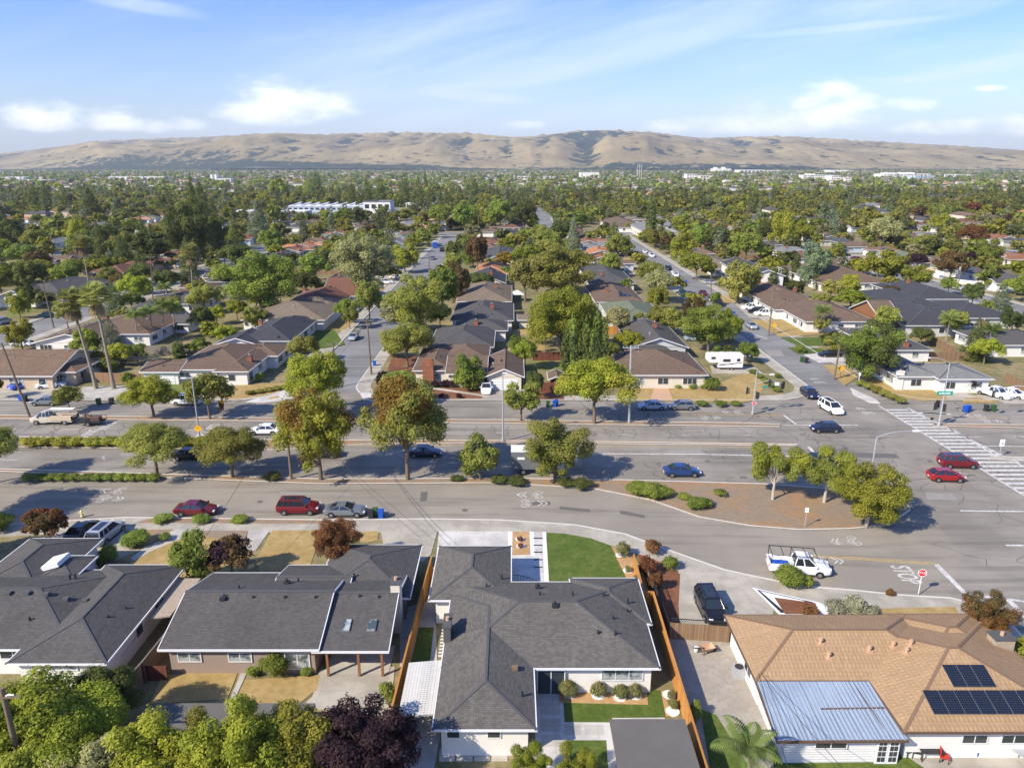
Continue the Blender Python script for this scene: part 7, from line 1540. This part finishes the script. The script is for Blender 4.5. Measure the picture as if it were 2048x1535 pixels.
for i in range(4): j = (i+1) % 4; f.face([A[i],A[j],(0,0,3.2)])
f.build('canopy', 'white_trim', t_)
for a in (-1.9, 1.9):
    for b_ in (-1.9, 1.9): f = MB(); f.box(a-.05,b_-.05,0,a+.05,b_+.05,2.1); f.build('leg', 'white_trim', t_)
# white gravel rings round the roses
for k, (a, c) in enumerate(((1138,1391),(1196,1393),(1240,1397),(1270,1393),(1345,1425),(1338,1392),(1241,1112),(1256,1143),(1040,1080),(1042,1094))):
    x, y = G(a, c); f = MB(); f.prism([(x+.5*math.cos(R(i*24)), y+.5*math.sin(R(i*24))) for i in range(15)], .1, .175); f.build('flower_bed', 'white_gravel', kind='structure')
for a, c in ((1040,1083),(1042,1097)): x, y = G(a, c); plant(x, y, .7, .6, 'bush', 'red', ('upper' if c == 1083 else 'lower')+' of two small red grasses in the gold gravel by the driveway')
# ------------------------------------------------------------------ labels for everything placed by the loops
used = set(o['label'] for o in S.objects if o.get('label'))
LMK = [('two tall fan palms',178,690),('white corner house',420,730),('brick fronted house',900,740),('beige house',1330,740),('grey corner house',1890,740),('white school',650,415),('school hall',755,415),('slim cypresses',1168,700),('weeping tree',1122,640),('spreading cedar',310,510),('blue cedar',728,540),
 ('tallest dark conifer',398,430),('green roofed house',1280,625),('camper trailer',1448,722),('big round tree',1735,700),('black roofed two storey house',1536,538),('radio masts',1278,380),('plum crowned trees',1890,520),('grey spreading tree',1765,470),('portable toilet',870,496),('orange tiled house',985,535),
 ('white office block',1630,360),('glass headquarters',1810,355),('plain white building',1180,355),('white apartment block',270,360),('church-like building',440,362),('tall bright tree',1558,460),('rust red tree',1942,475),('left cross street',60,660),('dark sheds',1785,630),('right street van',1303,511),('blue truck',2023,508),('red distant tree',1943,415),('cream gabled house',1000,505),('bluish conifer',1625,520),('low tan ranch house',1258,448)]
def rel(X, Y, lx, ly):
    dx_, dy_ = X-lx, ly-Y; h_ = 'right' if dx_ > 0 else 'left'; far_ = math.hypot(dx_, dy_*1.6)
    d = 'just ' if far_ < 45 else '' if far_ < 130 else 'well '
    if abs(dx_) > 2.2*abs(dy_): return d+h_+' of'
    if abs(dy_) > 2.2*abs(dx_): return d+('behind' if dy_ > 0 else 'in front of')
    return d+('behind and ' if dy_ > 0 else 'in front and ')+h_+' of'
def autolabel(o, desc, x, y, z=3):
    X, Y, d = toimg(x, y, z); L = sorted(LMK, key=lambda m_: math.hypot(X-m_[1], (Y-m_[2])*1.8))
    c = [f'{desc} {rel(X, Y, l[1], l[2])} the {l[0]}' for l in L[:3]]
    for (i, j) in ((0,1),(0,2),(1,2),(0,3),(1,3),(2,3),(0,4),(1,4),(2,4),(0,5),(1,5)): c.append(f'{desc} {rel(X, Y, L[i][1], L[i][2])} {L[i][0]}, {rel(X, Y, L[j][1], L[j][2])} {L[j][0]}')
    for s in c:
        if s not in used and len(s.replace('-', ' ').split()) <= 16: used.add(s); o['label'] = s; return
    for s in c:
        for e in ('the farther one', 'the nearer one', 'the leftmost one', 'the rightmost one', 'the smaller one', 'the taller one'):
            q = s+', '+e
            if q not in used and len(q.replace('-', ' ').split()) <= 16: used.add(q); o['label'] = q; return
    o['label'] = c[0]
for (t_, x, y, w_, h, kd, col, lab) in TREES:
    if not t_.get('label'):
        cs = CN[col.split('+')[0]]; sz = '' if kd == 'bush' else ('large ' if w_ > 9 else 'small ' if w_ < 4 and kd not in ('cypress',) else '')
        autolabel(t_, sz+cs+' '+KN[kd], x, y, h*.7)
    if len(t_['label'].replace('-', ' ').split()) > 16: t_['label'] = ' '.join(t_['label'].split()[:14])
for (r, rf, kd, x, y) in HOUSES:
    if r['label'] == 'x' or r['label'] in used: r['label'] = ''
    autolabel(r, RN[rf]+' roofed house'+(' with gabled ends' if kd == 'gx' else ''), x, y)
for o in [o for o in S.objects if o.name.startswith('wood_fence') and o.type == 'EMPTY' and not o.get('label')]:
    autolabel(o, 'board garden fence', o.location[0], o.location[1], 1)
for o in list(S.objects):                                   # prototypes that found no lot
    if o.parent is None and o.location.y < -3000:
        for c in list(o.children_recursive): bpy.data.objects.remove(c)
        bpy.data.objects.remove(o)
# rows of bushes: say which end
from collections import defaultdict
GR = defaultdict(list)
for o in S.objects:
    if o.parent is None and o.get('group') and o.get('label'): GR[(o['group'], o['label'])].append(o)
ORD = ['leftmost','second from the left','third from the left','fourth from the left','fifth from the left','sixth from the left','middle one, seventh','fifth from the right','fourth from the right','third from the right','second from the right','rightmost']
for (g_, l), os_ in GR.items():
    if 1 < len(os_) <= 12:
        os_.sort(key=lambda o: o.location.x/o.location.y); n = len(os_); h1 = (n+1)//2; names = ORD[:h1]+ORD[12-(n-h1):]
        for o, q in zip(os_, names): s = q+' '+l; o['label'] = ' '.join(s.split()[:16])
S.cycles.max_bounces = 5; S.cycles.diffuse_bounces = 2; S.cycles.glossy_bounces = 2; S.cycles.transmission_bounces = 3; S.cycles.volume_bounces = 0
# ------------------------------------------------------------------ haze: one closed box of even air
m = bpy.data.materials.new('haze'); m.use_nodes = True; t = NT(m.node_tree); t.n.clear()
v = t.node('ShaderNodeVolumePrincipled'); v.inputs['Color'].default_value = (.82, .90, 1, 1); v.inputs['Density'].default_value = 6.3e-5; v.inputs['Anisotropy'].default_value = .2
o_ = t.node('ShaderNodeOutputMaterial'); t.l.new(v.outputs[0], o_.inputs['Volume']); MAT['haze'] = m
mb = MB(); mb.box(-10500, -320, -3, 10500, 14000, 520); mb.build('haze', 'haze', kind='stuff')
